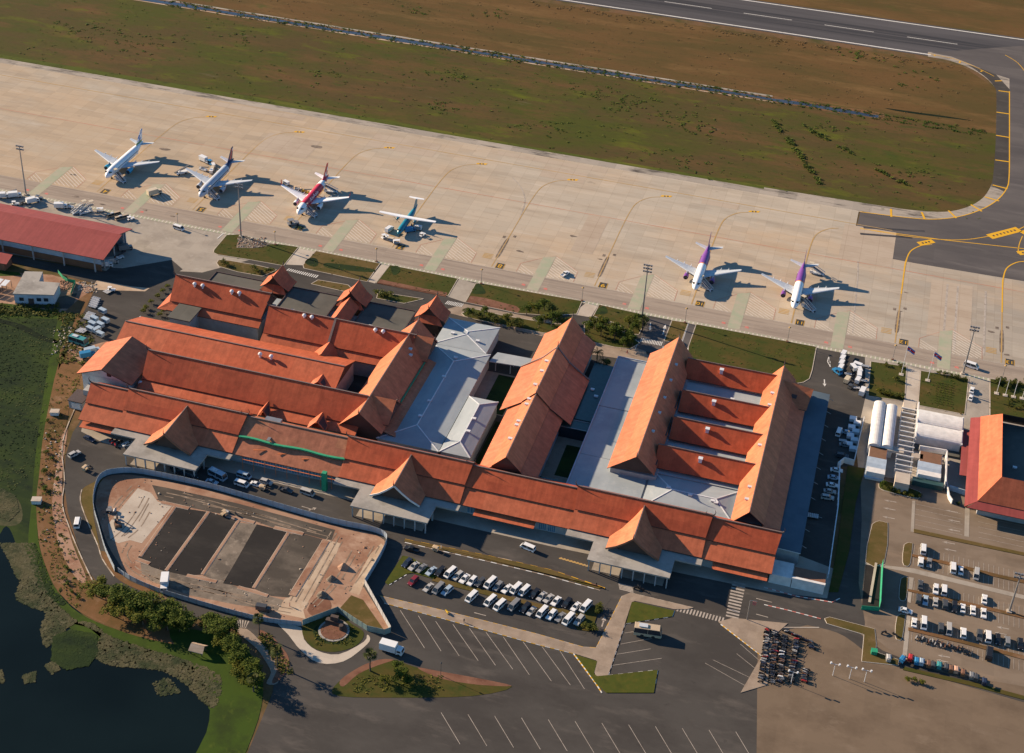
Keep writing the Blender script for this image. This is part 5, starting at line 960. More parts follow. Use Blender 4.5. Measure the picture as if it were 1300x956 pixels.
# courts, green roofs east of the central hall
sheet('court_floor', [(-89, 406), (-72, 406), (-73, 439), (-89, 439)], 8, 'footway', px=False); sheet('court_lawn', [(-84.5, 416), (-76, 416), (-75.6, 435), (-84.6, 435)], 9, 'marsh', px=False)
t = thing('glazed_link', 'green glazed link roof crossing the court beside the central hall', 'covered walkway', (-80.5, 441, 0), world=True); mb = MB(); mb.box(-80.6, 441.6, 4.6, 16.4, 5.2, .3); mb.build('roof', 'glass_green', t); mb = MB(); mb.box(-80.6, 441.6, 0, 16, 4.8, 4.6); mb.build('wall', 'glass', t); mb = MB()
for a, b in (((-88.9, 439), (-72.4, 439)), ((-88.9, 444.2), (-72.4, 444.2)), ((-72.4, 439), (-72.4, 444.2))): mb.bar((*a, 4.98), (*b, 4.98), .25, .2)
mb.build('edge_rail', 'steel', t)
t = thing('green_flat_roof', 'dark green flat roof with two white hatches in the shade of the central hall', 'terminal building', (-82, 465, 0), world=True); mb = MB(); mb.box(-82, 465, 0, 7, 38, 4.4); mb.build('wall', 'wall_grey', t); mb = MB(); mb.box(-82, 465, 4.4, 7.8, 38.6, .3); mb.build('roof', 'glass_green', t)
vent(t, (-82.5, 466, 4.8), 'hatch'); vent(t, (-80.2, 462, 4.8), 'hatch')
t = thing('glazed_lean_to', 'narrow green glazed roof between court lawn and front hall', 'covered walkway', (-81.5, 407, 0), world=True); mb = MB(); mb.box(-81.6, 406.6, 4.2, 13.2, 3.6, .3); mb.build('roof', 'glass_green', t); mb = MB(); mb.box(-81.6, 406.4, 0, 12.8, 3, 4.2); mb.build('wall', 'glass', t); mb = MB(); mb.box(-74.6, 407.5, 0, 1.6, 2.2, 5.4); mb.build('pier', 'wall_blue', t)
# --- east wing
t = thing('grey_flat_wing', 'broad grey flat roofed wing between the courts and the sunlit east hall', 'terminal building', (-64, 447, 0), world=True)
mb = MB(); mb.prism([(-77.4, 405), (-47, 405), (-47, 489.5), (-77.4, 489.5)], 0, 5.6); mb.build('wall', 'wall_grey', t)
mb = MB(); mb.prism([(-77.7, 404.8), (-51.4, 404.8), (-51.4, 424), (-77.7, 424)], 5.62, 6.0); mb.prism([(-77.7, 424.3), (-55, 424.3), (-55, 455), (-77.7, 455)], 5.62, 5.9); mb.prism([(-77.7, 455.3), (-55, 455.3), (-55, 489.8), (-77.7, 489.8)], 5.62, 6.02); mb.build('roof', 'metal_grey', t)
mb = MB(); mb.bar((-77.7, 405, 6.2), (-77.7, 489.8, 6.2), .3, .4); mb.bar((-77.7, 489.8, 6.2), (-60, 489.8, 6.2), .3, .4); mb.each('parapet', 'wall_blue', t)
t = thing('international_hall', 'sunlit north to south east hall with an orange west slope', 'terminal building', (-55.5, 455, 0), world=True); EX = -55.5
mb = MB(); plane_y(mb, 416, 494.4, (EX-5.2, 12.2), (EX, 17), 12.2, 17, 1.2); plane_y(mb, 416, 494.4, (EX+6.6, 9.4), (EX, 17), 9.4, 17, 1.2); up = mb.build('upper_roof', ['tile_v_lit', 'trim_dark'], t)
mb = MB(); plane_y(mb, 416.4, 493.6, (EX-10.3, 8.0), (EX-4.9, 12.1), 0, 1e6); mb.build('lower_roof', ['tile_v_lit_b', 'trim_dark'], t)
ridgecap(up, (EX, 414.8, 17.1), (EX, 495.6, 17.1), .3); horn(up, (EX, 495.6, 17), (0, 1, .2)); horn(up, (EX, 414.8, 17), (0, -1, .2))
mb = MB(); mb.box(EX-1, 455, 0, 16.5, 76, 8); mb.build('wall', 'wall_grey', t)
for y, s in ((417.2, 1), (493.3, -1)): mb = MB(); mb.add([(EX-8.8, y, 8), (EX+6, y, 9), (EX, y, 16.4), (EX-5, y, 12)], [(0, 1, 2, 3) if s > 0 else (3, 2, 1, 0)]); mb.each('gable', 'wall_dark', t)
for y in (479, 468, 456, 446, 434): vent(t, (EX+1.9, y, 14.8), 'hatch')
for k, (yr, ye, lab) in enumerate(((486.9, 480.6, 'northernmost orange cross hall of the east wing, next to the lawn'), (465.0, 458.4, 'second orange cross hall from the lawn between grey gutters'), (447.1, 440.2, 'third orange cross hall from the lawn between grey gutters'), (428.8, 422.0, 'southernmost orange cross hall of the east wing, above the hipped grey roof'))):
    t = thing('cross_hall', lab, 'terminal building', (-32, yr, 0), group='cross halls of the east wing', world=True); mb = MB()
    x0 = -50.2 if k in (0, 3) else -48.2
    plane_x(mb, x0, -13.9, (ye, 8.4), (yr, 13.7), 0, 1e6); plane_x(mb, x0, -13.9, (2*yr-ye, 8.4), (yr, 13.7), 0, 1e6); up = mb.build('roof', ['tile', 'trim_dark'], t); mb = MB(); mb.box(-32, yr, 5.6, 34, 10.6, 2.8); mb.build('wall', 'wall_grey', t)
    vent(t, (-36.4+k*.6, yr-2.3, 12.0), 'box')
    ridgecap(up, (x0, yr, 13.8), (-13.9, yr, 13.8), .3)
    if k: mb = MB(); mb.box(-49.4, yr-1.5, 6, .5, 12, 4.2); mb.each('end_wall', 'wall_dark', t)
t = thing('grey_gutter_roof', 'pale grey flat roof showing as strips between the orange cross halls', 'terminal building', (-32, 458, 0), world=True)
mb = MB(); mb.box(-33, 457, 0, 34, 72, 6.9); mb.build('wall', 'wall_grey', t); mb = MB(); mb.box(-33, 457, 6.9, 34.4, 72.4, .25); mb.build('roof', 'metal_grey', t); vent(t, (-30, 474.5, 7.3), 'hatch')
greyroof('grey hipped roof with three long white vents between cross halls and front hall', -50.6, 401, -17.2, 423, 6.3, 8.2, 'x', 9, [(-43, 413, 7.9), (-35, 411, 8.3), (-27, 410.5, 8.2), (-25.8, 410, 8.1)])
t = thing('east_spine_hall', 'narrow east hall with a pale lit west slope and a dark shaded east slope', 'terminal building', (-13.6, 445, 0), world=True); QX = -13.6
mb = MB(); plane_y(mb, 400, 490.6, (QX-5.9, 9), (QX, 16), 9, 16, .8); plane_y(mb, 400, 490.6, (QX+5.4, 11), (QX, 16), 11, 16, .8); up = mb.build('upper_roof', ['tile_v_lit', 'trim_dark'], t); mb = MB(); plane_y(mb, 396, 490, (QX+10.9, 7), (QX+5, 10.8), 0, 1e6); mb.build('lower_roof', ['tile_v_lit_b', 'trim_dark'], t)
ridgecap(up, (QX, 399.2, 16.1), (QX, 491.4, 16.1), .3); horn(up, (QX, 491.4, 16), (0, 1, .2), 2.8)
mb = MB()
for s in (-1, 1): mb.slab([(QX, 482.6, 15.2), (QX+12.6, 482.6, 13.6), (QX+11.4, 482.6+s*7.5, 8.4), (QX, 482.6+s*7.5, 9.2)], .28)
mb.build('cross_roof', ['tile_v_lit', 'trim_dark'], t)
mb = MB(); mb.box(QX+1.5, 445, 0, 14, 90, 8.4); mb.add([(QX-5, 490, 8.6), (QX+5, 490, 8.6), (QX, 490, 15.4)], [(0, 2, 1)]); mb.build('wall', 'wall_grey', t)
for y in (474, 466, 440, 415, 408): vent(t, (QX-2, y, 14), 'hatch')
t = thing('blue_grey_lean_to', 'long blue grey flat roof along the shaded east side of the terminal', 'terminal building', (1.3, 444, 0), world=True)
mb = MB(); mb.box(1.2, 444.5, 0, 7.6, 96, 5.4); mb.build('wall', 'wall_grey', t); mb = MB(); mb.slab([(-3.2, 396, 6.1), (5.4, 396, 5.8), (5.4, 493, 5.8), (-3.2, 493, 6.1)], .3); mb.build('roof', ['metal_blue', 'steel_white'], t)
mb = MB()
for k in range(11): mb.bar((5.4, 400+k*9, 5.9), (7.0, 400+k*9, 5.2), .12)
mb.each('bracket', 'steel', t)
# --- hangar, cabins and the houses on the west side
t = thing('hangar', 'long hangar with a dull red ridged roof beside the apron', 'hangar', (-340, 497, 0), world=True)
mb = MB(); x0, x1 = -430, -298.6
plane_x(mb, x0, x1, (482.9, 8), (499.8, 11.2), 0, 1e6); plane_x(mb, x0, x1-1.2, (511, 8), (499.8, 11.2), 0, 1e6); mb.build('roof', ['tile_red', 'trim_dark'], t)
mb = MB(); mb.box(-366, 486.3, 0, 128, .4, 3.0); mb.build('low_wall', 'brown_roof', t); mb = MB(); mb.box(-366, 486.5, 3, 128, .3, 4.7); mb.box(-366, 508.5, 0, 128, .3, 7.8); mb.build('wall', 'wall_blue', t)
for k in range(9): mb = MB(); mb.box(-304-k*14.6, 484.6, 0, .5, .5, 8); mb.bar((-304-k*14.6, 484.6, 5), (-304-k*14.6, 486.3, 7), .25); mb.build('column', 'wall_grey', t)
for k in range(3): mb = MB(); mb.box(-302, 489+k*8.6, 0, .5, .5, 8); mb.build('column', 'wall_grey', t)
t = thing('red_roof_shed', 'small red roofed shed at the left edge below the hangar', 'shed', (-345, 475, 0), world=True)
mb = MB(); mb.slab([(-362, 471, 3.6), (-338.2, 472, 3.6), (-339, 478.4, 4.6), (-362, 478.4, 4.6)], .2); mb.build('roof', ['tile_red', 'trim_dark'], t); mb = MB(); mb.box(-350, 475, 0, 21, 5.6, 3.5); mb.build('wall', 'wall_brown', t)
t = thing('flat_roof_house', 'pale blue flat roofed house of two joined blocks with a concrete roof', 'house', (-315, 460, 0), world=True)
Q = [(-321.8, 450.9), (-306.6, 455.6), (-309, 464.5), (-317.2, 462.6), (-319.6, 469.6), (-326.4, 467.4)]
mb = MB(); mb.prism(Q, 0, 4.6); mb.build('wall', 'wall_blue', t); mb = MB(); mb.prism([(x*1.0+(x+316)*.04, y+(y-460)*.04) for x, y in Q], 4.6, 5.0); mb.each('flat_roof', 'flat_concrete', t)
mb = MB(); mb.box(-315.4, 452.75, .2, 2.2, .3, 2.6, .3); mb.build('door', 'wall_dark', t)
for u in (.18, .62, .8): 
    mb = MB(); x = -321.8+15.2*u; y = 450.9+4.7*u; mb.box(x, y-.05, 1.6, 1.8, .25, 1.5, .3); mb.build('window', 'glass', t)
for i, (x, y, lab) in enumerate(((-337.5, 459.6, 'open shed with a row of white roof bays, the back one by the left edge'), (-338.6, 454.8, 'open shed with a row of white roof bays, the front one by the left edge'))):
    t = thing('vehicle_shed', lab, 'shed', (x, y, 0), world=True); mb = MB()
    for k in range(5): mb.slab([(x-7+k*3, y-2, 2.9), (x-4.6+k*3, y-2, 2.9), (x-4.6+k*3, y+2, 3.3), (x-7+k*3, y+2, 3.3)], .12)
    mb.build('roof', 'steel_white', t); mb = MB()
    for k in range(6): mb.box(x-7.2+k*3, y-1.8, 0, .15, .15, 2.9); mb.box(x-7.2+k*3, y+1.8, 0, .15, .15, 3.2)
    mb.each('post', 'steel_dark', t)
q = [P(74, 347), P(80, 354), P(86, 358), P(96, 360), P(93, 368), P(90, 376)]
t = thing('green_net_fence', 'bright green netting fence round the rubble beside the flat roofed house', 'fence', q[0], world=True); mb = MB(); ps = MB()
for a, b in zip(q, q[1:]): mb.bar(a+Vector((0, 0, .9)), b+Vector((0, 0, .9)), .07, 1.6); ps.bar(a, a+Vector((0, 0, 2)), .1)
mb.build('net', 'net_green', t); ps.each('post', 'steel', t)
mb = MB(); random.seed(5)
for k in range(120): c = P(random.uniform(76, 92), random.uniform(356, 370)); s = random.uniform(.2, .9); mb.box(c.x, c.y, 0, s, s*.7, s*.6, random.random()*3, 0, .6)
for k in range(90): c = P(random.uniform(98, 124), random.uniform(358, 372)); s = random.uniform(.2, .8); mb.box(c.x, c.y, 0, s*1.4, s*.6, s*.5, random.random()*3, 1, .6)
for k in range(160): c = P(random.uniform(302, 338), random.uniform(302, 315)); s = random.uniform(.2, .7); mb.box(c.x, c.y, .15, s, s*.8, s*.5, random.random()*3, random.choice((0, 1)), .6)
for k in range(110): c = P(random.uniform(56, 78), random.uniform(545, 690)); s = random.uniform(.15, .7); mb.box(c.x, c.y, .05, s, s*.8, s*.5, random.random()*3, random.choice((0, 1)), .6)
for k in range(70): c = P(random.uniform(66, 92), random.uniform(415, 450)); s = random.uniform(.2, .8); mb.box(c.x, c.y, .05, s, s*.8, s*.5, random.random()*3, 1, .6)
structure(mb.build('rubble', ['soil_pink', 'concrete_pale']), 'stuff')
for i, (px_, py_, lab) in enumerate(((47, 638, 'white box shaped hut on the brown lake bank beside the marsh'), (70, 526, 'white flat slab pump house at the bend of the lake road'))):
    c = P(px_, py_); t = thing('pump_hut', lab, 'hut', c, world=True); mb = MB(); mb.box(c.x, c.y, 0, 3, 2.2, 1.5, .3); mb.build('wall', 'wall_white', t); mb = MB(); mb.box(c.x, c.y, 1.5, 3.3, 2.5, .15, .3); mb.build('roof', 'concrete_pale', t)
c = P(252, 828); t = thing('thatched_hut', 'little brown thatched hut on the green bank by the lake', 'hut', c, world=True)
mb = MB()
for s in (-1, 1): mb.slab([(c.x-2.2, c.y+s*.05, 3.2), (c.x+2.2, c.y+s*.05, 3.2), (c.x+2.4, c.y+s*1.9, 1.8), (c.x-2.4, c.y+s*1.9, 1.8)], .2)
mb.build('roof', 'soil_sand', t); mb = MB()
for x in (-1.8, 1.8):
    for y in (-1.4, 1.4): mb.box(c.x+x, c.y+y, 0, .18, .18, 2)
mb.each('post', 'bark', t)
# --- VIP terminal and the red roofed villa in the east
t = thing('vip_terminal', 'white low VIP terminal with barrel roofs and a pergola walk beside the gardens', 'terminal building', (37, 472, 0), world=True)
def barrel(x0, y0, x1, y1, z, h, along, name='barrel_roof', mat='plane_white'):
    mb = MB(); n = 10; ring = []
    for k in range(n+1):
        a = math.pi*k/n
        if along == 'y': X = (x0+x1)/2-(x1-x0)/2*math.cos(a); ring.append(((X, y0, z+h*math.sin(a)), (X, y1, z+h*math.sin(a))))
        else: Y = (y0+y1)/2-(y1-y0)/2*math.cos(a); ring.append(((x0, Y, z+h*math.sin(a)), (x1, Y, z+h*math.sin(a))))
    vs_ = [p for r_ in ring for p in r_]; fs = [(2*k, 2*k+1, 2*k+3, 2*k+2) for k in range(n)]+[[2*k for k in range(n+1)][::-1], [2*k+1 for k in range(n+1)]]
    mb.add(vs_, fs); return mb.build(name, mat, t, smooth=False)
barrel(22.5, 467.5, 26.9, 496.4, 4, 1.3, 'y', mat='shell_white' if 'shell_white' in M else 'wall_white'); barrel(27.2, 468.2, 31.4, 495.8, 4, 1.3, 'y', mat='wall_white')
barrel(39.2, 488.2, 55.8, 497.2, 4, 1.6, 'x', mat='wall_white'); barrel(39.2, 479.3, 55.8, 488.0, 4, 1.6, 'x', mat='wall_white')
mb = MB(); mb.box(26.9, 482, 0, 8.8, 28.4, 4); mb.box(47.5, 488.3, 0, 16.4, 17.6, 4); mb.box(26.4, 459.8, 0, 6.6, 15.6, 3.6); mb.box(45.3, 464, 0, 8.2, 14.4, 3.6); mb.build('wall', 'wall_white', t)
mb = MB(); mb.box(26.4, 464, 3.6, 6.2, 7.8, .2); mb.box(45.3, 467.4, 3.6, 7.8, 7.2, .2); mb.each('flat_roof', 'brown_roof', t)
mb = MB()
for cx, w_, y0, y1 in ((26.2, 7, 451.6, 460.2), (45, 8.4, 456.6, 463.8)):
    pr = [(y1, 4.4), (y1-(y1-y0)*.4, 4.1), (y0+(y1-y0)*.25, 3.2), (y0, 1.2)]
    for (a, za), (b, zb) in zip(pr, pr[1:]): mb.slab([(cx-w_/2, b, zb), (cx+w_/2, b, zb), (cx+w_/2, a, za), (cx-w_/2, a, za)], .2)
mb.each('curved_front', 'wall_blue', t)
mb = MB(); mb.box(36, 476, 0, 5, 56, .25); mb.box(35.8, 499.5, 0, 4.6, 7, 3.4); mb.box(36, 451.5, 0, 5.2, 6.4, 4.2); mb.box(31, 468.8, 2.9, 9, 3, .9); mb.box(40.5, 467.5, 2.9, 4, 3, .9); mb.each('walkway', 'concrete_pale', t)
for k in range(14):
    y = 456.5+k*3.1; mb = MB(); mb.box(36, y, 3.6, 6.2, .4, .4); mb.box(33.2, y, 0, .35, .35, 3.6); mb.box(38.8, y, 0, .35, .35, 3.6); mb.build('pergola_beam', 'wall_white', t)
mb = MB(); mb.bar((39.0, 477.5, 4.6), (39.0, 501, 4.6), .5, 1.0); mb.bar((41, 473.8, 3), (50.8, 474.4, 3), .5, 2.2); mb.bar((50.9, 474.4, 2.4), (51.2, 455, 2.4), .5, 3.2); mb.bar((56, 479, 4.2), (56, 497.4, 4.2), .5, .8); mb.each('parapet', 'wall_white', t)
mb = MB(); mb.box(45.2, 455.2, 0, 11, 2.6, 2.2); mb.build('glass_screen', 'glass_green', t)
mb = MB(); mb.box(47.5, 477.4, .1, 17, 3.2, .8); mb.build('rear_terrace', 'flat_dark', t)
def lwall(label, path, h, mat='wall_white', lattice=False):
    q = [Vector((*p, 0)) for p in path]; t = thing('garden_wall' if not lattice else 'lattice_fence', label, 'wall' if not lattice else 'fence', q[0], world=True); mb = MB(); bars = MB()
    for a, b in zip(q, q[1:]):
        if not lattice: mb.bar(a+Vector((0, 0, h/2)), b+Vector((0, 0, h/2)), .35, h)
        else:
            mb.bar(a+Vector((0, 0, h)), b+Vector((0, 0, h)), .28, .22); mb.bar(a+Vector((0, 0, h*.45)), b+Vector((0, 0, h*.45)), .2, .2); n = int((b-a).length/3)
            for k in range(n): u = a.lerp(b, k/n); v = a.lerp(b, (k+1)/n); bars.bar(u, u+Vector((0, 0, h)), .2); bars.bar(u+Vector((0, 0, .2)), v+Vector((0, 0, h)), .13)
    mb.build('rail' if lattice else 'wall', mat, t)
    if lattice: bars.each('bar', mat, t)
lwall('white wall between the service yard and the VIP barrel roofs', [(19.6, 487.5), (18.4, 458.5), (14.8, 459), (12.8, 455)], 2.6)
lwall('white curved wall beside the villa drive', W([(1200, 612), (1202, 624), (1204, 634), (1208, 640)]), 2)
lwall('white wall running under the front of the red roofed villa', W([(1204, 622), (1245, 635), (1300, 650), (1400, 676)]), 2.2, 'wall_blue')
lwall('white lattice fence along the shaded service yard', [(13.4, 455.5), (15.2, 430), (15.6, 392)], 3, 'steel_white', True)
t = thing('red_roof_villa', 'large villa with orange red hipped roofs round a dark flat centre', 'villa', (82, 475, 0), world=True)
mb = MB(); A = (62, 443.8); B = (70.2, 460.4); C_ = (70.2, 500.4)
mb.slab([(62.0, 444, 6.6), (68.6, 450.8, 14), (68.6, 490.6, 14), (62.0, 497, 6.6)], .3); mb.slab([(62.0, 444, 6.6), (130, 444, 6.6), (130, 450.8, 14), (68.6, 450.8, 14)], .3); mb.slab([(68.6, 490.6, 14), (130, 490.6, 14), (130, 497, 6.6), (62, 497, 6.6)], .3); mb.build('hipped_roof', ['tile_pale', 'trim_dark'], t)
mb = MB(); mb.slab([(57.8, 441, 5.2), (62.6, 444.4, 6.5), (62.6, 497, 6.5), (58.6, 497, 5.2)], .25); mb.slab([(58.4, 440.8, 5.2), (130, 440.4, 5.2), (130, 444.4, 6.5), (62.6, 444.4, 6.5)], .25); mb.build('skirt_roof', ['tile_red', 'trim_dark'], t)
mb = MB(); mb.box(99.6, 470.7, 6, 61.6, 39.4, 3.4); mb.each('flat_roof', 'flat_dark', t); mb = MB(); mb.box(96.4, 470.6, 0, 67, 51.6, 6.2); mb.build('wall', 'wall_grey', t)
mb = MB(); mb.slab([(55.8, 460.8, 3.9), (62, 460.8, 4.3), (62, 490, 4.3), (56.2, 490, 3.9)], .25); mb.build('side_roof', ['tile_red', 'trim_dark'], t)
vent(t, (74, 464, 9.6), 'hatch')
# ================================================================ AIRCRAFT
def wing(mb, root, tip, t0, t1, mi=0):
    """root/tip: (x, y_lead, y_trail, z)"""
    def sec(s, t):
        x, a, b, z = s; c = b-a
        return [(x, a, z), (x, a+c*.12, z+t*.55), (x, a+c*.4, z+t*.6), (x, b, z+t*.05), (x, b, z-t*.05), (x, a+c*.4, z-t*.4), (x, a+c*.1, z-t*.4)]
    A, B = sec(root, t0), sec(tip, t1); n = len(A)
    mb.add(A+B, [(i, (i+1) % n, n+(i+1) % n, n+i) for i in range(n)]+[list(range(n))[::-1], list(range(n, 2*n))], mi)
def fuselage(rings, bands, n=20):
    """rings: (y, half width, half height, centre z); bands: (until y, material index, top only index or None)"""
    mb = MB(); o = 0
    for y, rw_, rh, zc in rings:
        for j in range(n): a = 6.28318*j/n; mb.v.append((rw_*math.sin(a), y, zc+rh*math.cos(a)))
    for i in range(len(rings)-1):
        ym = (rings[i][0]+rings[i+1][0])/2
        for j in range(n):
            mi = 0
            for yb, m_, low in bands:
                if ym <= yb:
                    mi = m_
                    if low is not None and 6 <= j+.5 <= n-6: mi = low
                    break
            mb.f.append([i*n+j, (i+1)*n+j, (i+1)*n+(j+1) % n, i*n+(j+1) % n]); mb.m.append(mi)
    mb.f.append(list(range(n))); mb.m.append(bands[0][1]); k = (len(rings)-1)*n; mb.f.append([k+j for j in range(n)][::-1]); mb.m.append(bands[-1][1])
    return mb
def jet(label, loc, bands, mats, eng, fin_paint, wing_mat='plane_grey', tipfin=None, writing=None, rz=0, group=None):
    """a twin engined single aisle jet, nose at the origin pointing to -y"""
    t = thing('jet_airliner', label, 'airliner', loc, rz, group)
    base = [(0, .15, .15, 3.1), (.5, .75, .8, 3.2), (1.4, 1.25, 1.35, 3.35), (2.8, 1.68, 1.75, 3.55), (4.6, 1.93, 1.98, 3.75), (6.5, 1.97, 2.05, 3.85)]
    y = 8.0
    while y < 25.5: base.append((y, 1.975, 2.07, 3.87)); y += .75
    base += [(26.5, 1.95, 2.02, 3.9), (28.5, 1.8, 1.85, 4.05), (30.5, 1.5, 1.55, 4.3), (32.5, 1.15, 1.2, 4.6), (34.5, .78, .85, 4.9), (36.3, .42, .5, 5.1), (37.5, .16, .2, 5.2)]
    f = fuselage(base, bands); fu = f.build('fuselage', mats, t, True)
    mb = MB(); mb.add([(-1.2, 1.75, 4.62), (1.2, 1.75, 4.62), (1.5, 2.6, 5.1), (-1.5, 2.6, 5.1)], [(0, 1, 2, 3)]); 
    for s in (-1, 1): mb.add([(s*1.2, 1.75, 4.62), (s*1.55, 2.9, 4.4), (s*1.68, 3.3, 4.85), (s*1.5, 2.6, 5.12)], [(0, 1, 2, 3)])
    for v in range(len(mb.v)): x, y_, z = mb.v[v]; mb.v[v] = (x*1.03, y_-.05, z+.03)
    mb.build('cockpit_window', 'glass', fu)
    for s in (-1, 1):
        mb = MB()
        for k in range(44): yy = 5.6+k*.52; mb.box(s*1.965, yy, 4.25, .06, .24, .34)
        mb.build('window_row', 'glass', fu)
        mb = MB()
        for yy in (4.3, 27.6): mb.box(s*1.95, yy, 2.9, .08, .85, 1.8)
        mb.each('door', 'plane_white', fu)
        mb = MB(); wing(mb, (s*1.2, 11.2, 18.4, 2.75), (s*6.2, 14.0, 18.5, 3.35), .95, .55); wing(mb, (s*6.2, 14.0, 18.5, 3.35), (s*16.9, 20.0, 21.6, 4.7), .55, .2); w_ = mb.build('wing', wing_mat, t)
        mb = MB(); wing(mb, (s*3, 17.6, 18.6, 2.95), (s*12, 19.2, 20.4, 4.08), .35, .2)
        for x in (5, 8.2, 11.4): mb.tube([(s*x, 16+x*.2, 2.75+x*.1), (s*x, 18.4+x*.18, 2.7+x*.11), (s*x, 20+x*.15, 2.95+x*.1)], [.1, .24, .05], 6)
        mb.build('flap', 'plane_grey', w_)
        if tipfin: mb = MB(); wing(mb, (s*16.9, 20.0, 21.6, 4.65), (s*17.3, 21.3, 22.1, 6.9), .2, .12); mb.build('wing_tip', tipfin, w_)
        mb = MB(); mb.tube([(s*5.75, 10.3, 2.0), (s*5.75, 10.6, 2.0), (s*5.75, 12, 2.0), (s*5.75, 13.6, 2.02), (s*5.75, 14.9, 2.05)], [1.0, 1.1, 1.12, .95, .6], 16, 0, False); e = mb.build('engine', eng, t, True)
        mb = MB(); mb.tube([(s*5.75, 10.75, 2.0), (s*5.75, 10.8, 2.0)], .98, 16); mb.tube([(s*5.75, 10.4, 2), (s*5.75, 10.8, 2)], [.05, .3], 8); mb.tube([(s*5.75, 14.85, 2.05), (s*5.75, 15.9, 2.05)], [.5, .15], 10); mb.build('fan', 'steel_dark', e)
        mb = MB(); mb.bar((s*5.75, 12, 2.9), (s*5.75, 15.4, 3.2), .3, .9); mb.build('pylon', 'plane_grey', e)
        mb = MB(); wing(mb, (s*.6, 32.3, 35.6, 5.1), (s*6.2, 35.3, 36.9, 5.7), .35, .15); mb.build('tailplane', wing_mat, t)
        mb = MB(); mb.tube([(s*3.6, 17.2, 3), (s*3.6, 17.2, .6)], .18, 8); mb.tube([(s*3.25, 17.2, .57), (s*3.95, 17.2, .57)], .57, 14); mb.build('main_gear', 'tyre', t)
    mb = MB(); mb.tube([(0, 5.1, 2.4), (0, 5, .5)], .13, 8); mb.tube([(-.35, 5, .38), (.35, 5, .38)], .38, 12); mb.build('nose_gear', 'tyre', t)
    # fin: stacked strips so that its painted bands are part of the metal
    L_ = [(5.4, 29.6, 35.9), (6.6, 30.9, 36.2), (8.2, 32.3, 36.6), (9.8, 33.7, 37.0), (11.0, 34.8, 37.3), (11.8, 35.5, 37.5)]; mb = MB()
    for i in range(5):
        z0, a0, b0 = L_[i]; z1, a1, b1 = L_[i+1]; m0 = fin_paint[i]
        k = len(m0) if isinstance(m0, tuple) else 1; m0 = m0 if isinstance(m0, tuple) else (m0,)
        for j in range(k):
            u0, u1 = j/k, (j+1)/k; q = []
            for z, a, b in ((z0, a0, b0), (z1, a1, b1)):
                for u in (u0, u1):
                    th = .17*(1-abs(u-.35)*1.1)*(1-(z-5.4)/14)
                    for s in (-1, 1): q.append((s*th, a+(b-a)*u, z))
            mb.add(q, [(0, 2, 6, 4), (1, 5, 7, 3), (4, 6, 7, 5), (0, 4, 5, 1), (2, 3, 7, 6)], m0[j])
    fm = ['plane_white', 'plane_blue', 'plane_green', 'plane_red', 'plane_navy', 'plane_purple', 'plane_orange', 'plane_silver']
    mb.build('fin', fm, t)
    if writing:
        vs_, fs = letters(writing, 2.5); q = MB(); r = 2.1
        for side in (1, -1):                       # the lettering wraps over the roof of the fuselage on both sides
            P_ = []
            for a, b, c in vs_:
                ang = .95-b/r*.9 if True else 0
                P_.append((side*r*math.sin(ang), 15.6+(-a if side < 0 else a)*1.25, 3.87+(r+.04)*math.cos(ang)))
            q.add(P_, fs if side < 0 else [f_[::-1] for f_ in fs])
        q.build('lettering', 'plane_white', fu)
    return t
FM = dict(w=0, b=1, g=2, r=3, n=4, p=5, o=6, s=7)
YN = 557.0
jet('white airliner with cyan engines and a blue squiggle on its white fin', (STANDS[4], YN+1, 0), [(99, 0, None)], ['plane_white'], 'plane_cyan', [2, (0, 1, 0), (1, 0, 0), (0, 1, 0), (0, 1, 1)])
jet('silver airliner with navy tail and a red stripe on the fin, parked beside conveyor trucks', (STANDS[5], YN-.5, 0), [(29.2, 0, None), (99, 1, None)], ['plane_silver', 'plane_navy'], 'plane_silver', [4, (4, 3, 4), (4, 3, 4), (4, 3, 0), 4])
jet('red airliner with white nose and white lettering, with stairs at both its doors', (STANDS[6], YN+.3, 0), [(6.9, 0, None), (27.4, 1, 1), (30.4, 0, 0), (99, 1, 1)], ['plane_white', 'plane_red'], 'plane_white', [(3, 3, 0), (3, 0, 3), (3, 3, 0), 3, 3], 'plane_white', 'plane_red', 'AirAsia')
for n, lab in ((10, 'white and purple airliner on the numbered stand to the west, with one stair truck'), (11, 'white and purple airliner to the east with a second stair truck at its tail')):
    jet(lab, (STANDS[n]-.3, YN-.6, 0), [(18.4, 0, None), (19.2, 2, None), (99, 1, None)], ['plane_white', 'plane_purple', 'plane_orange'], 'plane_purple', [5, (5, 5, 6), (5, 5, 6), 5, 5], group='white and purple airliners')
# the purple sweeps lower along the belly: part of the fuselage bands above
t = thing('turboprop_airliner', 'small teal turboprop airliner with a straight white high wing', 'airliner', (STANDS[7]-.3, YN+1.0, 0))
rg = [(0, .15, .15, 2.1), (.6, .7, .7, 2.2), (1.6, 1.1, 1.15, 2.35), (3, 1.35, 1.4, 2.5)]+[(4+k*1.5, 1.42, 1.48, 2.55) for k in range(9)]+[(18, 1.35, 1.4, 2.65), (20.5, 1.1, 1.15, 2.95), (23, .7, .75, 3.3), (25.5, .35, .4, 3.6), (27, .1, .1, 3.75)]
fu = fuselage(rg, [(99, 0, None)]).build('fuselage', ['plane_teal'], t, True)
mb = MB(); mb.add([(-.9, 1.1, 3.25), (.9, 1.1, 3.25), (1.1, 1.8, 3.55), (-1.1, 1.8, 3.55)], [(0, 1, 2, 3)]); mb.build('cockpit_window', 'glass', fu)
mb = MB()
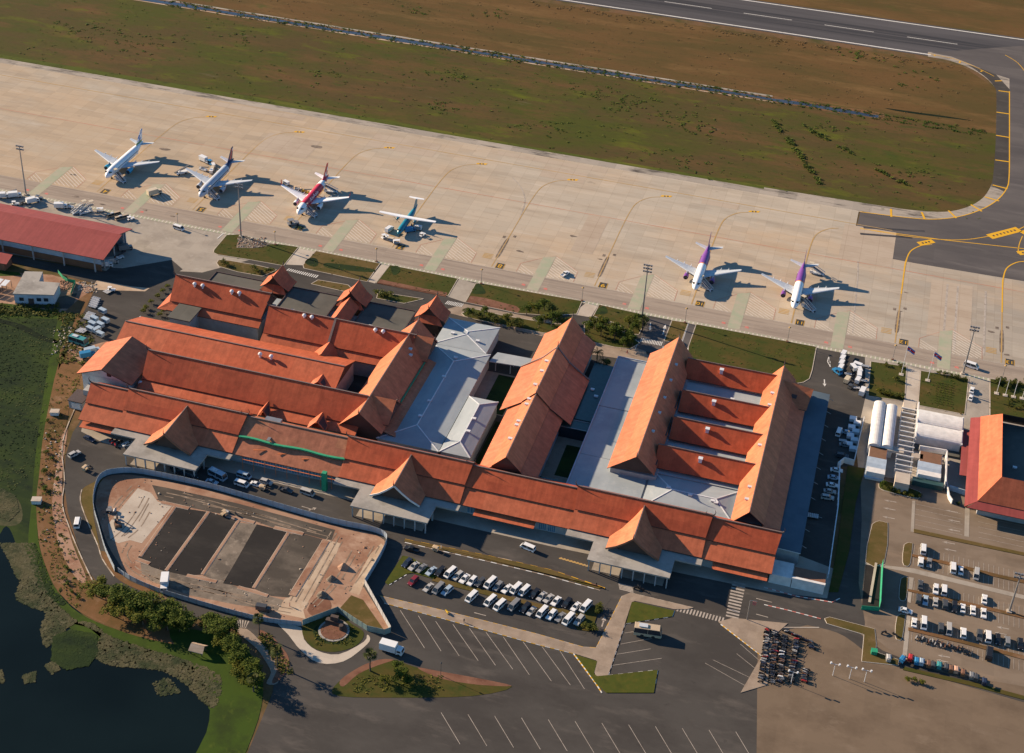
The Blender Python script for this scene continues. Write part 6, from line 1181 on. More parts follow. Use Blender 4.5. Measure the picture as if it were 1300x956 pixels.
for s in (-1, 1):
    wing(mb, (0, 11.4, 14.0, 4.15), (s*4.5, 11.4, 14.0, 4.15), .5, .45); wing(mb, (s*4.5, 11.4, 14.0, 4.15), (s*13.5, 12.0, 13.6, 4.4), .45, .2)
mb.build('wing', 'plane_white', t)
for s in (-1, 1):
    mb = MB(); mb.tube([(s*4.1, 9.6, 3.7), (s*4.1, 10.2, 3.7), (s*4.1, 12, 3.6), (s*4.1, 14.2, 3.5), (s*4.1, 15.6, 3.5)], [.25, .45, .6, .5, .1], 10); e = mb.build('engine', 'plane_teal', t, True); mb = MB()
    for k in range(6): a = k*1.047+.3; mb.bar((s*4.1, 9.6, 3.7), (s*4.1+1.9*math.cos(a), 9.55, 3.7+1.9*math.sin(a)), .22, .06)
    mb.build('propeller', 'steel_dark', e)
    mb = MB(); wing(mb, (0, 24.6, 26.2, 7.6), (s*3.6, 25.1, 26.2, 7.6), .2, .12); mb.build('tailplane', 'plane_white', t)
    mb = MB(); mb.tube([(s*1.9, 12.8, 1.2), (s*2.05, 12.8, .4)], .12, 6); mb.tube([(s*1.75, 12.8, .42), (s*2.3, 12.8, .42)], .42, 12); mb.build('main_gear', 'tyre', t)
mb = MB(); mb.add([(-.12, 20.5, 3.8), (.12, 20.5, 3.8), (.12, 25.8, 3.7), (-.12, 25.8, 3.7), (-.08, 24.3, 7.6), (.08, 24.3, 7.6), (.08, 26.5, 7.6), (-.08, 26.5, 7.6)], [(0, 1, 5, 4), (1, 2, 6, 5), (2, 3, 7, 6), (3, 0, 4, 7), (4, 5, 6, 7)]); mb.build('fin', 'plane_teal', t)
mb = MB(); mb.tube([(0, 2.6, 1.2), (0, 2.5, .4)], .1, 6); mb.tube([(-.25, 2.5, .32), (.25, 2.5, .32)], .32, 10); mb.build('nose_gear', 'tyre', t)

# ================================================================ VEHICLES
def wheelset(t, xs, hw, r=.34, wd=.22):
    for x in xs:
        for s in (-1, 1): mb = MB(); mb.tube([(x, s*(hw-wd), r), (x, s*hw, r)], r, 10); mb.build('wheel', 'tyre', t)
def prof_body(mb, prof, hw, tuck=.0, mi=0):
    """a body from its side profile (x, z), drawn in at the upper edge"""
    n = len(prof); zt = max(z for x, z in prof); zb = min(z for x, z in prof)
    vs_ = []
    for s in (-1, 1):
        for x, z in prof: vs_.append((x, s*(hw-tuck*max(0, (z-zb)/(zt-zb)-.55)/.45), z))
    mb.add(vs_, [list(range(n))[::-1], list(range(n, 2*n))]+[(i, (i+1) % n, n+(i+1) % n, n+i) for i in range(n)], mi)
def cabin(t, ring0, ring1, z0, z1, w0, w1):
    """glazed cabin: ring0/ring1 = (rear x, front x) at belt and roof"""
    q = [(ring0[0], -w0, z0), (ring0[1], -w0, z0), (ring0[1], w0, z0), (ring0[0], w0, z0), (ring1[0], -w1, z1), (ring1[1], -w1, z1), (ring1[1], w1, z1), (ring1[0], w1, z1)]
    g = MB(); g.add(q, [(0, 1, 5, 4), (1, 2, 6, 5), (2, 3, 7, 6), (3, 0, 4, 7)]); g.build('windows', 'glass', t)
    b = MB(); b.add([(x, y*1.01, z+.01) for x, y, z in q[4:]]+[(x*.98, y*.9, z+.07) for x, y, z in q[4:]], [(4, 5, 6, 7), (0, 1, 5, 4), (1, 2, 6, 5), (2, 3, 7, 6), (3, 0, 4, 7)])
    for i in range(4): b.bar(q[i], q[4+i], .09)
    xm = (ring0[0]+ring0[1])/2; 
    for s in (-1, 1): b.bar((xm, s*w0, z0), (xm, s*w1, z1), .09)
    return b.build('roof', 'car_white', t)
def lights(t, xf, xr, hw, z):
    mb = MB()
    for s in (-1, 1): mb = MB(); mb.box(xf, s*(hw-.3), z, .06, .34, .16); mb.build('headlight', 'steel_white', t)
    for s in (-1, 1): mb = MB(); mb.box(xr, s*(hw-.2), z+.12, .06, .2, .2); mb.build('tail_light', 'car_red', t)
FAR = (0, 0, -60)
def proto(name, cat):
    t = thing(name, 'prototype', cat, FAR); return t
def make_sedan():
    t = proto('parked_car', 'car'); mb = MB(); prof_body(mb, [(-2.2, .35), (2.2, .35), (2.28, .62), (2.1, .82), (1.1, .93), (-1.5, .98), (-2.2, .95), (-2.28, .6)], .88, .1); mb.build('body', 'car_white', t)
    cabin(t, (-1.65, 1.05), (-1.0, .25), .93, 1.43, .80, .62); wheelset(t, (-1.35, 1.38), .89); lights(t, 2.25, -2.26, .88, .62); return remember(t)
def make_suv():
    t = proto('parked_suv', 'car'); mb = MB(); prof_body(mb, [(-2.3, .42), (2.3, .42), (2.36, .8), (2.2, 1.02), (1.2, 1.12), (-2.25, 1.15), (-2.36, .8)], .93, .08); mb.build('body', 'car_white', t)
    cabin(t, (-2.2, 1.2), (-1.95, .4), 1.12, 1.75, .86, .72); wheelset(t, (-1.4, 1.42), .94, .38); lights(t, 2.34, -2.36, .93, .75); return remember(t)
def make_van():
    t = proto('parked_minivan', 'van'); mb = MB(); prof_body(mb, [(-2.65, .35), (2.55, .35), (2.65, .75), (2.35, 1.08), (-2.65, 1.15)], .93, .04); mb.build('body', 'car_white', t)
    cabin(t, (-2.6, 2.3), (-2.5, 1.45), 1.1, 2.0, .91, .80); wheelset(t, (-1.6, 1.7), .94); lights(t, 2.62, -2.66, .93, .7); return remember(t)
def make_pickup():
    t = proto('pickup_truck', 'pickup'); mb = MB(); prof_body(mb, [(-2.55, .45), (2.5, .45), (2.58, .8), (2.4, 1.0), (1.2, 1.1), (-.75, 1.1), (-.75, .72), (-2.5, .72), (-2.5, 1.02), (-2.6, 1.02)], .9, 0)
    for s in (-1, 1): mb.box(-1.65, s*.86, .72, 1.75, .08, .32)
    mb.build('body', 'car_white', t); cabin(t, (-.7, 1.2), (-.5, .5), 1.1, 1.7, .84, .72); wheelset(t, (-1.5, 1.55), .92, .38); lights(t, 2.56, -2.6, .9, .75); return remember(t)
def make_bus(L_=10.5, name='coach'):
    t = proto(name, 'bus'); h = L_/2; mb = MB(); prof_body(mb, [(-h, .4), (h, .4), (h+.05, 1.2), (-h, 1.3)], 1.22, 0); mb.build('body', 'car_white', t)
    cabin(t, (-h, h), (-h+.1, h-.5), 1.28, 2.75, 1.2, 1.1); mb = MB(); mb.box(-1.2, 0, 2.85, 2.2, 1.3, .25); mb.build('roof_unit', 'plane_grey', t); wheelset(t, (-h+2.2, h-2.0), 1.23, .48, .3); lights(t, h+.06, -h, 1.2, .7); return remember(t)
def make_truck():
    t = proto('box_truck', 'truck'); mb = MB(); mb.box(-1.0, 0, .75, 4.2, 2.1, 2.1); mb.build('cargo_box', 'car_white', t); mb = MB(); prof_body(mb, [(1.25, .5), (2.85, .5), (2.9, 1.2), (2.65, 1.9), (1.25, 1.95)], .98, .08); mb.build('cab', 'car_white', t)
    mb = MB(); mb.add([(2.92, -.82, 1.25), (2.92, .82, 1.25), (2.7, .76, 1.82), (2.7, -.76, 1.82)], [(0, 1, 2, 3)]); 
    for s in (-1, 1): mb.box(2.0, s*.95, 1.25, .9, .08, .5)
    mb.build('windows', 'glass', t); mb = MB(); mb.box(-.2, 0, .45, 5.6, .9, .3); mb.build('chassis', 'steel_dark', t); wheelset(t, (-1.9, 2.0), 1.0, .42, .28); return remember(t)
def make_tug():
    t = proto('baggage_tug', 'airport tug'); mb = MB(); prof_body(mb, [(-1.6, .4), (1.6, .4), (1.65, 1.0), (.4, 1.1), (.35, .8), (-1.6, .8)], .75, 0); mb.build('body', 'car_white', t); mb = MB(); mb.box(-.6, 0, 1.85, 1.7, 1.4, .1)
    for x in (-1.35, .2):
        for s in (-1, 1): mb.box(x, s*.62, .8, .08, .08, 1.1)
    mb.build('canopy', 'car_white', t); mb = MB(); mb.box(-.6, 0, .8, .5, 1.1, .6); mb.build('seat', 'tyre', t); wheelset(t, (-1.05, 1.1), .8, .34, .25); return remember(t)
def make_cart(covered=True):
    t = proto('baggage_cart' if covered else 'flat_dolly', 'cart'); mb = MB(); mb.box(0, 0, .45, 2.9, 1.5, .14); mb.bar((1.45, 0, .45), (2.3, 0, .3), .1); mb.build('deck', 'steel', t)
    if covered:
        mb = MB(); mb.box(0, 0, 1.85, 2.9, 1.55, .09); mb.build('canopy', 'car_white', t); mb = MB(); mb.box(-1.4, 0, .59, .06, 1.5, 1.26); mb.box(1.4, 0, .59, .06, 1.5, 1.26); mb.each('end_panel', 'car_white', t)
    else:
        mb = MB()
        for k in range(7): mb.box(-1.25+k*.42, 0, .59, .12, 1.4, .08)
        mb.build('rollers', 'steel_white', t)
    wheelset(t, (-1.0, 1.0), .72, .24, .16); return remember(t)
def make_stairs(truck=True):
    """passenger stairs: top platform at x = 0 reaching the door, steps running down to +x"""
    t = proto('stair_truck', 'stair truck'); mb = MB(); A = Vector((1.6, 0, 3.3)); B = Vector((7.0, 0, .35)); n = 16
    for k in range(n): p = A.lerp(B, (k+.5)/n); mb.box(p.x, 0, p.z-.1, .42, 1.5, .1)
    mb.box(.6, 0, 3.25, 2.1, 1.7, .12); mb.build('steps', 'steel_dark', t)
    for s in (-1, 1):
        mb = MB(); mb.bar(A+Vector((0, s*.82, -.15)), B+Vector((0, s*.82, -.1)), .1, .5); mb.bar(A+Vector((-1.8, s*.82, 1)), A+Vector((0, s*.82, 1)), .08); mb.bar(A+Vector((0, s*.82, 1)), B+Vector((0, s*.82, 1)), .08, .3); mb.build('side_rail', 'steel_white', t)
    mb = MB(); mb.box(.5, 0, 5.3, 2.0, 1.7, .12)
    for x in (-.3, 1.3):
        for s in (-1, 1): mb.box(x, s*.8, 3.3, .08, .08, 2)
    mb.build('canopy', 'car_cream', t)
    mb = MB(); mb.box(3.6, 0, .5, 6, 1.9, .35); mb.bar((1.0, .5, .8), (1.2, .5, 3.2), .18); mb.bar((1.0, -.5, .8), (1.2, -.5, 3.2), .18); mb.bar((3.6, .5, .8), (2.6, .5, 2.7), .14); mb.bar((3.6, -.5, .8), (2.6, -.5, 2.7), .14); mb.build('chassis', 'steel_white', t)
    mb = MB(); mb.box(1.1, -.7, .85, 1.5, .8, 1.0); mb.build('cab', 'car_white', t); wheelset(t, (1.6, 5.6), .95, .36); return remember(t)
def make_belt():
    t = proto('belt_loader', 'belt loader'); mb = MB(); mb.box(0, 0, .4, 4.2, 1.7, .6); mb.build('body', 'car_white', t); mb = MB(); mb.bar((-2.6, .2, .9), (3.4, .2, 2.7), .8, .3); mb.build('belt', 'steel_dark', t); mb = MB(); mb.box(-1, -.6, 1, .8, .5, .7); mb.build('cab', 'car_white', t); wheelset(t, (-1.3, 1.3), .9, .36); return remember(t)
def make_bike():
    t = proto('motorbike', 'motorbike'); mb = MB(); mb.bar((-.5, 0, .62), (.45, 0, .7), .26, .3); mb.bar((.45, 0, .75), (.62, 0, .3), .12, .3); mb.box(-.35, 0, .75, .75, .28, .12); mb.bar((-.6, 0, .6), (-.85, 0, .75), .22, .2); mb.build('frame', 'car_white', t)
    mb = MB(); mb.bar((.42, -.35, 1.05), (.42, .35, 1.05), .06); mb.bar((.42, 0, 1.05), (.6, 0, .5), .07); mb.build('handlebar', 'steel_dark', t)
    for x in (-.62, .65): mb = MB(); mb.tube([(x, -.06, .29), (x, .06, .29)], .29, 10); mb.build('wheel', 'tyre', t)
    return remember(t)
def make_tuktuk():
    t = proto('motorbike_rickshaw', 'rickshaw'); mb = MB(); mb.box(-.9, 0, .4, 1.8, 1.3, .5); mb.box(-1.6, 0, .9, .35, 1.2, .5); mb.build('carriage', 'car_brown', t); mb = MB(); mb.box(-.9, 0, 1.75, 2.1, 1.5, .1); prof_body(mb, [(-1.95, 1.84), (.15, 1.84), (-.1, 2.0), (-1.7, 2.0)], .6, .2); mb.build('canopy', 'car_white', t); mb = MB()
    for x in (-1.75, -.05):
        for s in (-1, 1): mb.box(x, s*.62, .9, .06, .06, .9)
    mb.each('post', 'steel', t); mb = MB(); mb.bar((.4, 0, .6), (1.4, 0, .7), .28, .35); mb.bar((1.3, -.35, 1.05), (1.3, .35, 1.05), .06); mb.bar((-.1, 0, .5), (.8, 0, .5), .1); mb.build('motorbike', 'steel_dark', t); wheelset(t, (-.9,), .75, .32, .1)
    for x in (.55, 1.7): mb = MB(); mb.tube([(x, -.06, .29), (x, .06, .29)], .29, 10); mb.build('wheel', 'tyre', t)
    return remember(t)
def make_digger():
    t = proto('excavator', 'excavator'); mb = MB()
    for s in (-1, 1): mb.box(0, s*.95, 0, 3.2, .55, .75)
    mb.each('track', 'tyre', t); mb = MB(); mb.box(-.3, 0, .85, 2.6, 2.0, .9); mb.build('body', 'car_brown', t); mb = MB(); mb.box(.5, .55, 1.75, 1.1, .8, 1.0); mb.build('cab', 'glass', t); mb = MB(); mb.bar((.8, -.3, 1.6), (2.8, -.3, 3.2), .3, .4); mb.bar((2.8, -.3, 3.2), (4.0, -.3, 1.4), .25, .3); mb.build('arm', 'car_brown', t); mb = MB(); mb.box(4.0, -.3, .5, .8, .8, .8, 0, 0, .7); mb.build('bucket', 'steel_dark', t); return remember(t)
def make_roller():
    t = proto('road_roller', 'roller'); mb = MB(); prof_body(mb, [(-1.8, .7), (.4, .7), (.4, 1.3), (-1.7, 1.3)], .7); mb.build('body', 'car_tan', t); mb = MB(); mb.tube([(1.3, -.85, .65), (1.3, .85, .65)], .65, 14); mb.build('drum', 'steel', t); mb = MB(); mb.bar((.2, 0, .9), (1.3, .95, .7), .15); mb.bar((.2, 0, .9), (1.3, -.95, .7), .15); mb.build('yoke', 'car_tan', t); mb = MB(); mb.box(-.4, 0, 2.3, 1.4, 1.3, .1)
    for x in (-1, .2):
        for s in (-1, 1): mb.box(x, s*.55, 1.3, .07, .07, 1)
    mb.build('canopy', 'car_tan', t); wheelset(t, (-1.2,), .8, .6, .35); return remember(t)
PR = dict(sedan=make_sedan(), suv=make_suv(), van=make_van(), pickup=make_pickup(), coach=make_bus(), minibus=make_bus(7.0, 'minibus'), truck=make_truck(), tug=make_tug(), cart=make_cart(True), dolly=make_cart(False), stairs=make_stairs(), belt=make_belt(), bike=make_bike(), tuktuk=make_tuktuk(), digger=make_digger(), roller=make_roller())
def heading(a, b):
    p, q = P(*a), P(*b); return math.atan2(q.y-p.y, q.x-p.x)
def put(kind, px_, py_, rz, col, label, group=None, scale=None, z=0, lift=.55):
    """px_, py_ is the middle of the vehicle as seen, lift the height of that middle"""
    c = P(px_, py_, lift); return dup(PR[kind], (c.x, c.y, z), rz, label, group, scale, 'car_'+col if col else None)
# ---------------------------------------------------------------- the vehicles, each where it stands
def stair(a, b, label, z=3.3, s=1.0, px0=None):
    A = P(*a, z); B = P(*b, .3); rz = math.atan2(B.y-A.y, B.x-A.x); dup(PR['stairs'], (A.x-.6*math.cos(rz), A.y-.6*math.sin(rz), 0), rz, label, 'passenger stairs at the airliners', s)
stair((147, 219.5), (166, 236), 'dark stair truck at the front door of the white airliner with cyan engines')
stair((265, 241), (285, 257), 'pale covered stair truck at the front door of the silver airliner')
stair((388, 263), (407, 278), 'dark stair truck at the front door of the red airliner')
stair((412, 236), (433, 244), 'dark stair truck at the tail door of the red airliner')
stair((890, 355), (913, 374), 'stair truck with cream canopy at the purple airliner furthest west')
stair((1020, 381), (1040, 399), 'stair truck at the front door of the eastern purple airliner')
stair((1030, 338.5), (1050, 350), 'stair truck at the tail door of the eastern purple airliner')
U = -.0
def row(kind_list, label_fn, group): pass
# vehicles round the airliners
AP = [('truck', 196.5, 246, .95, 'cream', 'cream high box truck standing alone on the green band between two airliners', 1.15), ('belt', 230.4, 219.5, .9, 'white', 'white conveyor truck with a raised belt under the wing of the silver airliner', 1.3), ('truck', 260, 204.5, -.4, 'white', 'white catering truck behind the wing of the silver airliner', 1), ('tug', 268, 208, -.5, 'blue', 'blue baggage tug behind the silver airliner', 1.2),
 ('cart', 271, 211, -.9, 'white', 'white baggage cart right behind the blue tug', 1), ('cart', 270, 215, -1.3, 'cream', 'cream baggage cart second in the train behind the blue tug', 1), ('cart', 268.5, 218.6, -1.3, 'white', 'white baggage cart third in the train behind the blue tug', 1), ('belt', 258, 215, -.3, 'white', 'low white belt loader at the hold of the silver airliner', 1),
 ('tug', 372, 284.5, .7, 'grey', 'grey push back tug in front of the nose of the red airliner', 1.6), ('cart', 363.5, 233.5, -.5, 'white', 'white cart behind the wing tip of the red airliner', 1.1), ('cart', 377.7, 239.7, .6, 'tan', 'tan cart standing under the wing of the red airliner', 1.1), ('belt', 388, 243, -.2, 'yellow', 'yellow belt loader at the hold of the red airliner', .9),
 ('truck', 494.5, 292, 1.3, 'white', 'white van like truck left of the nose of the teal turboprop', .85), ('tug', 489, 301, .9, 'white', 'white tug nearest the stop bars by the teal turboprop', 1.1), ('cart', 496, 305, -.1, 'cream', 'cream cart beside the white tug by the turboprop', 1), ('cart', 503.5, 308, .5, 'white', 'white cart nearest the terminal by the turboprop', 1), ('truck', 520.5, 293, .8, 'blue', 'blue truck with a cream roof right of the turboprop nose', .9), ('cart', 530.5, 290.6, 0, 'white', 'long white cart behind the blue truck by the turboprop', 1.2), ('tug', 536.4, 298.5, 1.2, 'white', 'white tug alone in the shadow of the turboprop wing', 1),
 ('pickup', 717.5, 348, 1.2, 'white', 'white pickup driving alone across the hatched apron', 1.0), ('van', 1233, 465, -.25, 'white', 'white minivan with blue side by the floodlight mast at the gardens', 1.15), ('van', 227, 290, -.2, 'white', 'white van parked beside the small lamp on the apron edge', 1), ('sedan', 1234, 495.5, 1.45, 'white', 'white car further up the drive between the two gardens', 1), ('sedan', 1232.5, 505, 1.4, 'white', 'white car nearer the villa on the drive between two gardens', 1)]
for k, x, y, rz, c, l, s in AP: put(k, x, y, rz, c, l, None, s)
HN = [('truck', 4, 250, .5, 'white', 'white truck at the left edge beside the hangar roof'), ('belt', 12, 246.5, .5, 'white', 'white belt loader behind the truck at the left edge'), ('truck', 19.5, 249, .6, 'white', 'white truck next to the floodlight mast foot'), ('tug', 19.5, 259, .4, 'white', 'white tug close to the hangar gutter left of the mast'), ('tug', 30, 258, 1.0, 'dark grey', 'dark tug in shade beside the hangar gutter'), ('truck', 42, 256, .9, 'white', 'white truck standing by itself right of the mast foot'), ('tug', 49.6, 251.5, .3, 'grey', 'grey tug with dark shadow right of the mast'),
 ('truck', 78, 263, .4, 'white', 'white truck of the pair in the middle of the hangar front'), ('belt', 88, 262, -.2, 'white', 'white open frame loader of the pair in the middle of the hangar front'), ('cart', 127, 267.5, .5, 'white', 'white cart right of the parked stairs by the hangar'), ('coach', 144.5, 272.8, .92, 'tan', 'tan roofed apron bus nearest the parked stairs'), ('coach', 155, 276.4, .92, 'beige', 'tan roofed apron bus nearest the hangar corner'), ('tug', 166, 278, .9, 'white', 'white tug beside the second apron bus'),
 ('truck', 160, 316, .7, 'grey', 'grey truck under the shaded east end of the hangar'), ('truck', 135, 337, .4, 'white', 'white truck at the south east corner post of the hangar'), ('truck', 142, 333, .6, 'silver', 'silver truck at the shaded hangar corner'), ('belt', 151, 327, .9, 'white', 'white loader in the shade of the hangar end')]
for k, x, y, rz, c, l in HN: put(k, x, y, rz, c, l, None, .62 if k == 'coach' else 1)
for i, (x, y) in enumerate(((109, 263.5), (118, 264))): 
    c = P(x, y, 1.6); dup(PR['stairs'], (c.x, c.y, 0), .95+3.14, ['white parked stairs standing left by the hangar', 'white parked stairs standing right by the hangar'][i], 'parked stairs')
# dollies in the container yard
put('tug', 141.5, 368, .2, 'white', 'white tug with canopy at the head of the dollies in the yard corner'); 
for i, (x, y) in enumerate(((135, 369), (138, 370.5))): put('dolly', x, y, 1.2, None, ['pale dolly further from the white tug', 'pale dolly coupled to the white tug'][i], 'dollies')
for i in range(5): put('dolly', 122-i*1.0, 379+i*2.5, -.15, None, f'flat steel dolly, {ORD[i]} from the top of the stack of five in the yard', 'dollies', 1.25)
for i in range(4): put('dolly', 115.5-i*1.2, 398.5+i*2.1, -.15, None, f'flat steel dolly, {ORD[i]} from the top of the heap of four by the yard kerb', 'dollies', 1.3)
for i in range(3): put('dolly', 100.5+i*3.2, 419+i*.6, 1.35, None, f'upright pale dolly, {ORD[i]} from the kerb in the lower yard row', 'dollies', 1.1)
for i, (x, y, n) in enumerate(((130.5, 396.5, 'alone below the stack of five'), (120, 406.5, 'just right of the heap of four'), (134, 408.5, 'nearest the gable of the wide hall'), (117.5, 413, 'left in the cluster of carts'), (127.5, 414, 'in the middle of the cluster of carts'), (115, 419.5, 'lower left in the cluster of carts'), (123, 420.5, 'lower middle in the cluster, standing crosswise'), (127.5, 426, 'lowest in the cluster near the tiled roof'))):
    put('cart', x, y, -.3 if i != 6 else 1.2, 'pale blue', f'grey white baggage cart {n}', 'baggage carts in the yard', 1.15)
put('minibus', 100, 434.5, -.15, 'teal', 'old teal bus body at the end of the dolly yard', None, 1.1); put('truck', 118, 447, .8, 'pale blue', 'pale truck half hidden by the corner pavilion roof'); put('truck', 112, 452, .7, 'blue', 'blue truck in front of the corner pavilion roof')
# service yard east of the terminal
GS = [('cart', 1070.5, 451, 'first'), ('cart', 1069.2, 457, 'second'), ('cart', 1068, 463, 'third'), ('cart', 1067, 468.5, 'fourth')]
for k, x, y, n in GS: put(k, x, y, 1.35, 'white', f'white covered cart, {n} from the apron in the straight train of carts', 'covered carts on the dark yard', 1.15)
for i, (x, y, rz) in enumerate(((1088.5, 465, -.3), (1090.8, 472, -1.3), (1090.4, 478, -1.5), (1088.6, 484.5, -1.8))): put('cart', x, y, rz, 'white', f'white covered cart, {ORD[i]} from the apron in the curved train of carts', 'covered carts on the dark yard', 1.15)
put('tug', 1063, 472.5, 2.4, 'blue', 'blue and white tug turning left of the cart trains', None, 1.35); put('cart', 1083.5, 468.5, -1.0, 'white', 'white covered cart between the straight and the curved train', 'covered carts on the dark yard', 1.2); put('cart', 1075, 484, 1.3, 'cream', 'cream topped cart below the straight train', 'covered carts on the dark yard', 1.2); put('dolly', 1076.8, 474.5, .1, None, 'low pale dolly in the middle of the carts', 'dollies'); put('dolly', 1099, 464.5, 0, None, 'low dolly beside the garden edge', 'dollies'); put('dolly', 1096.5, 483, .1, None, 'low dolly against the garden kerb', 'dollies'); put('tug', 1080, 491, 1.2, 'dark grey', 'dark tug in the tail of the cart group'); put('dolly', 1087, 492, .2, None, 'dolly beside the dark tug', 'dollies'); put('truck', 1095, 498, 1.4, 'white', 'white box van at the corner of garden and dark yard', None, .95)
for i, (x, y, k, c, l) in enumerate(((1065, 549, 'van', 'white', 'white van alone in the shade beside the long lean to'), (1070, 559, 'dolly', None, 'white low trailer below the shaded van'), (1075.5, 549, 'sedan', 'pale blue', 'pale car beside the shaded van'), (1073, 565, 'sedan', 'grey', 'grey car in the shade by the pale concrete bays'), (1069, 579, 'suv', 'dark grey', 'dark car in the shade at the yard bend'), (1062, 597, 'sedan', 'white', 'white car topmost of the row along the lattice fence'), (1058.5, 606.5, 'sedan', 'pale blue', 'pale car second down the row along the lattice fence'), (1056.5, 616, 'sedan', 'white', 'white car third down the row along the lattice fence'), (1053.5, 624, 'sedan', 'silver', 'silver car fourth down the row along the lattice fence'), (1050.5, 632, 'suv', 'silver', 'silver car lowest of the row along the lattice fence'))): put(k, x, y, .1 if k != 'van' else 1.45, c, l)
for i in range(8): 
    c = P(1083+(i % 2)*6-i*.9, 532+i*5.4, .6); mb = MB(); mb.box(0, 0, 0, 2.6, 2.2, 1.2, .05); mb.box(0, 0, 1.2, 2.7, 2.3, .12, .05); o = mb.build('crate', 'steel_white'); o.location = (c.x, c.y, 0); tag(o, f'pale square crate, {ORD[i]} from the top on the concrete bays by the white wall', 'crate', 'crates on the concrete bays')
put('dolly', 1031, 655, .05, None, 'white flat trailer in the dark yard beside the lean to', None, 1.5)
# the road along the terminal
RD = [('sedan', 113.5, 557, -.3, 'navy', 'dark blue car under the edge of the west canopy'), ('suv', 94.4, 577, 1.15, 'silver', 'silver pickup like car on the lake road bend'), ('tuktuk', 110.4, 594, 1.4, 'tan', 'tan rickshaw at the corner of the hoarding'), ('sedan', 163, 563.5, .9, 'white', 'white car tucked under the west canopy'), ('coach', 234, 602, -.24, 'dark grey', 'long grey coach in the shade of the west canopy'), ('minibus', 276.5, 604.5, -.3, 'pale blue', 'pale minibus just right of the west canopy'), ('sedan', 269, 612, -.1, 'pale blue', 'pale car beside the minibus right of the west canopy'), ('van', 310, 604.5, -.12, 'pale blue', 'pale van nearer the terminal of the pair of vans'), ('van', 307, 615, -.12, 'white', 'white van nearer the hoarding of the pair of vans'), ('sedan', 325.5, 615, -.1, 'white', 'white car right of the pair of vans'), ('suv', 338, 612.5, -.1, 'silver', 'silver car with a sunlit roof behind the white car'), ('tuktuk', 336, 621, 0, 'tan', 'tan rickshaw near the hoarding'), ('pickup', 363, 622.5, -.1, 'dark grey', 'dark jeep casting shadow in the middle of the road'), ('van', 390.5, 626, -.12, 'silver', 'silver van driving in the sun along the hoarding'),
 ('van', 98.5, 664, 1.95, 'white', 'white van driving down the lake road'), ('van', 670, 695.5, 2.9, 'white', 'white minibus driving west in front of the terminal'), ('pickup', 522.5, 697.5, 3.1, 'black', 'black pickup truck at the head of the car park'), ('truck', 498, 826, -.05, 'white', 'white box truck on the road beside the hoarding corner'), ('minibus', 822, 804, .12, 'beige', 'cream and teal bus in the striped bays'), ('tuktuk', 556, 699, -.2, 'tan', 'rickshaw with an awning by the striped kerb')]
for k, x, y, rz, c, l in RD: put(k, x, y, rz, c, l, None, 1.25 if (k, x) in (('truck', 498), ('minibus', 822)) else 1)
# centre car park, two rows
DIAG = heading((577.9, 720.2), (565.3, 731.5))
N1 = [(215, 355, 'suv', 'navy'), (283, 385, 'sedan', 'silver'), (360, 405, 'sedan', 'grey'), (458, 435, 'sedan', 'pale blue'), (550, 440, 'suv', 'black'), (650, 455, 'van', 'white'), (730, 485, 'suv', 'silver'), (795, 512, 'sedan', 'white'), (872, 538, 'suv', 'white'), (955, 550, 'suv', 'dark grey'), (1055, 560, 'van', 'white'), (1135, 590, 'suv', 'grey')]
N2 = [(110, 455, 'sedan', 'white'), (200, 457, 'van', 'white'), (285, 478, 'van', 'white'), (390, 505, 'suv', 'black'), (460, 532, 'sedan', 'silver'), (530, 552, 'sedan', 'silver'), (605, 580, 'sedan', 'white'), (715, 600, 'suv', 'black'), (805, 635, 'sedan', 'white'), (905, 640, 'van', 'white')]
S1_ = [(275, 537, 'suv', 'maroon'), (430, 600, 'sedan', 'silver'), (530, 615, 'van', 'grey'), (620, 635, 'suv', 'pale blue'), (865, 700, 'van', 'white'), (1055, 740, 'van', 'white'), (1150, 785, 'van', 'white')]
S2 = [(180, 625, 'van', 'grey'), (295, 650, 'suv', 'black'), (355, 680, 'sedan', 'silver'), (465, 695, 'van', 'white'), (560, 720, 'suv', 'white'), (650, 740, 'sedan', 'grey'), (730, 768, 'van', 'white'), (840, 775, 'suv', 'silver')]
KN = dict(sedan='car', suv='high car', van='minivan', pickup='pickup')
cars = [(x/7.967+490, y/7.967+670, k, c) for x, y, k, c in N1]+[(x/7.967+630, y/7.967+690, k, c) for x, y, k, c in N2]
for i, (x, y, k, c) in enumerate(cars): put(k, x, y, DIAG+random.uniform(-.06, .06), c, f'{c} {KN[k]}, {ORD[i]} from the lawn in the row nearer the terminal', 'cars in the centre car park', random.uniform(.96, 1.04), lift=.8)
cars = [(x/7.967+490, y/7.967+670, k, c) for x, y, k, c in S1_]+[(x/7.967+630, y/7.967+690, k, c) for x, y, k, c in S2]
for i, (x, y, k, c) in enumerate(cars): put(k, x, y, DIAG+random.uniform(-.06, .06), c, f'{c} {KN[k]}, {ORD[i]} from the lawn in the row nearer the coach bays', 'cars in the centre car park', random.uniform(.96, 1.04), lift=.8)
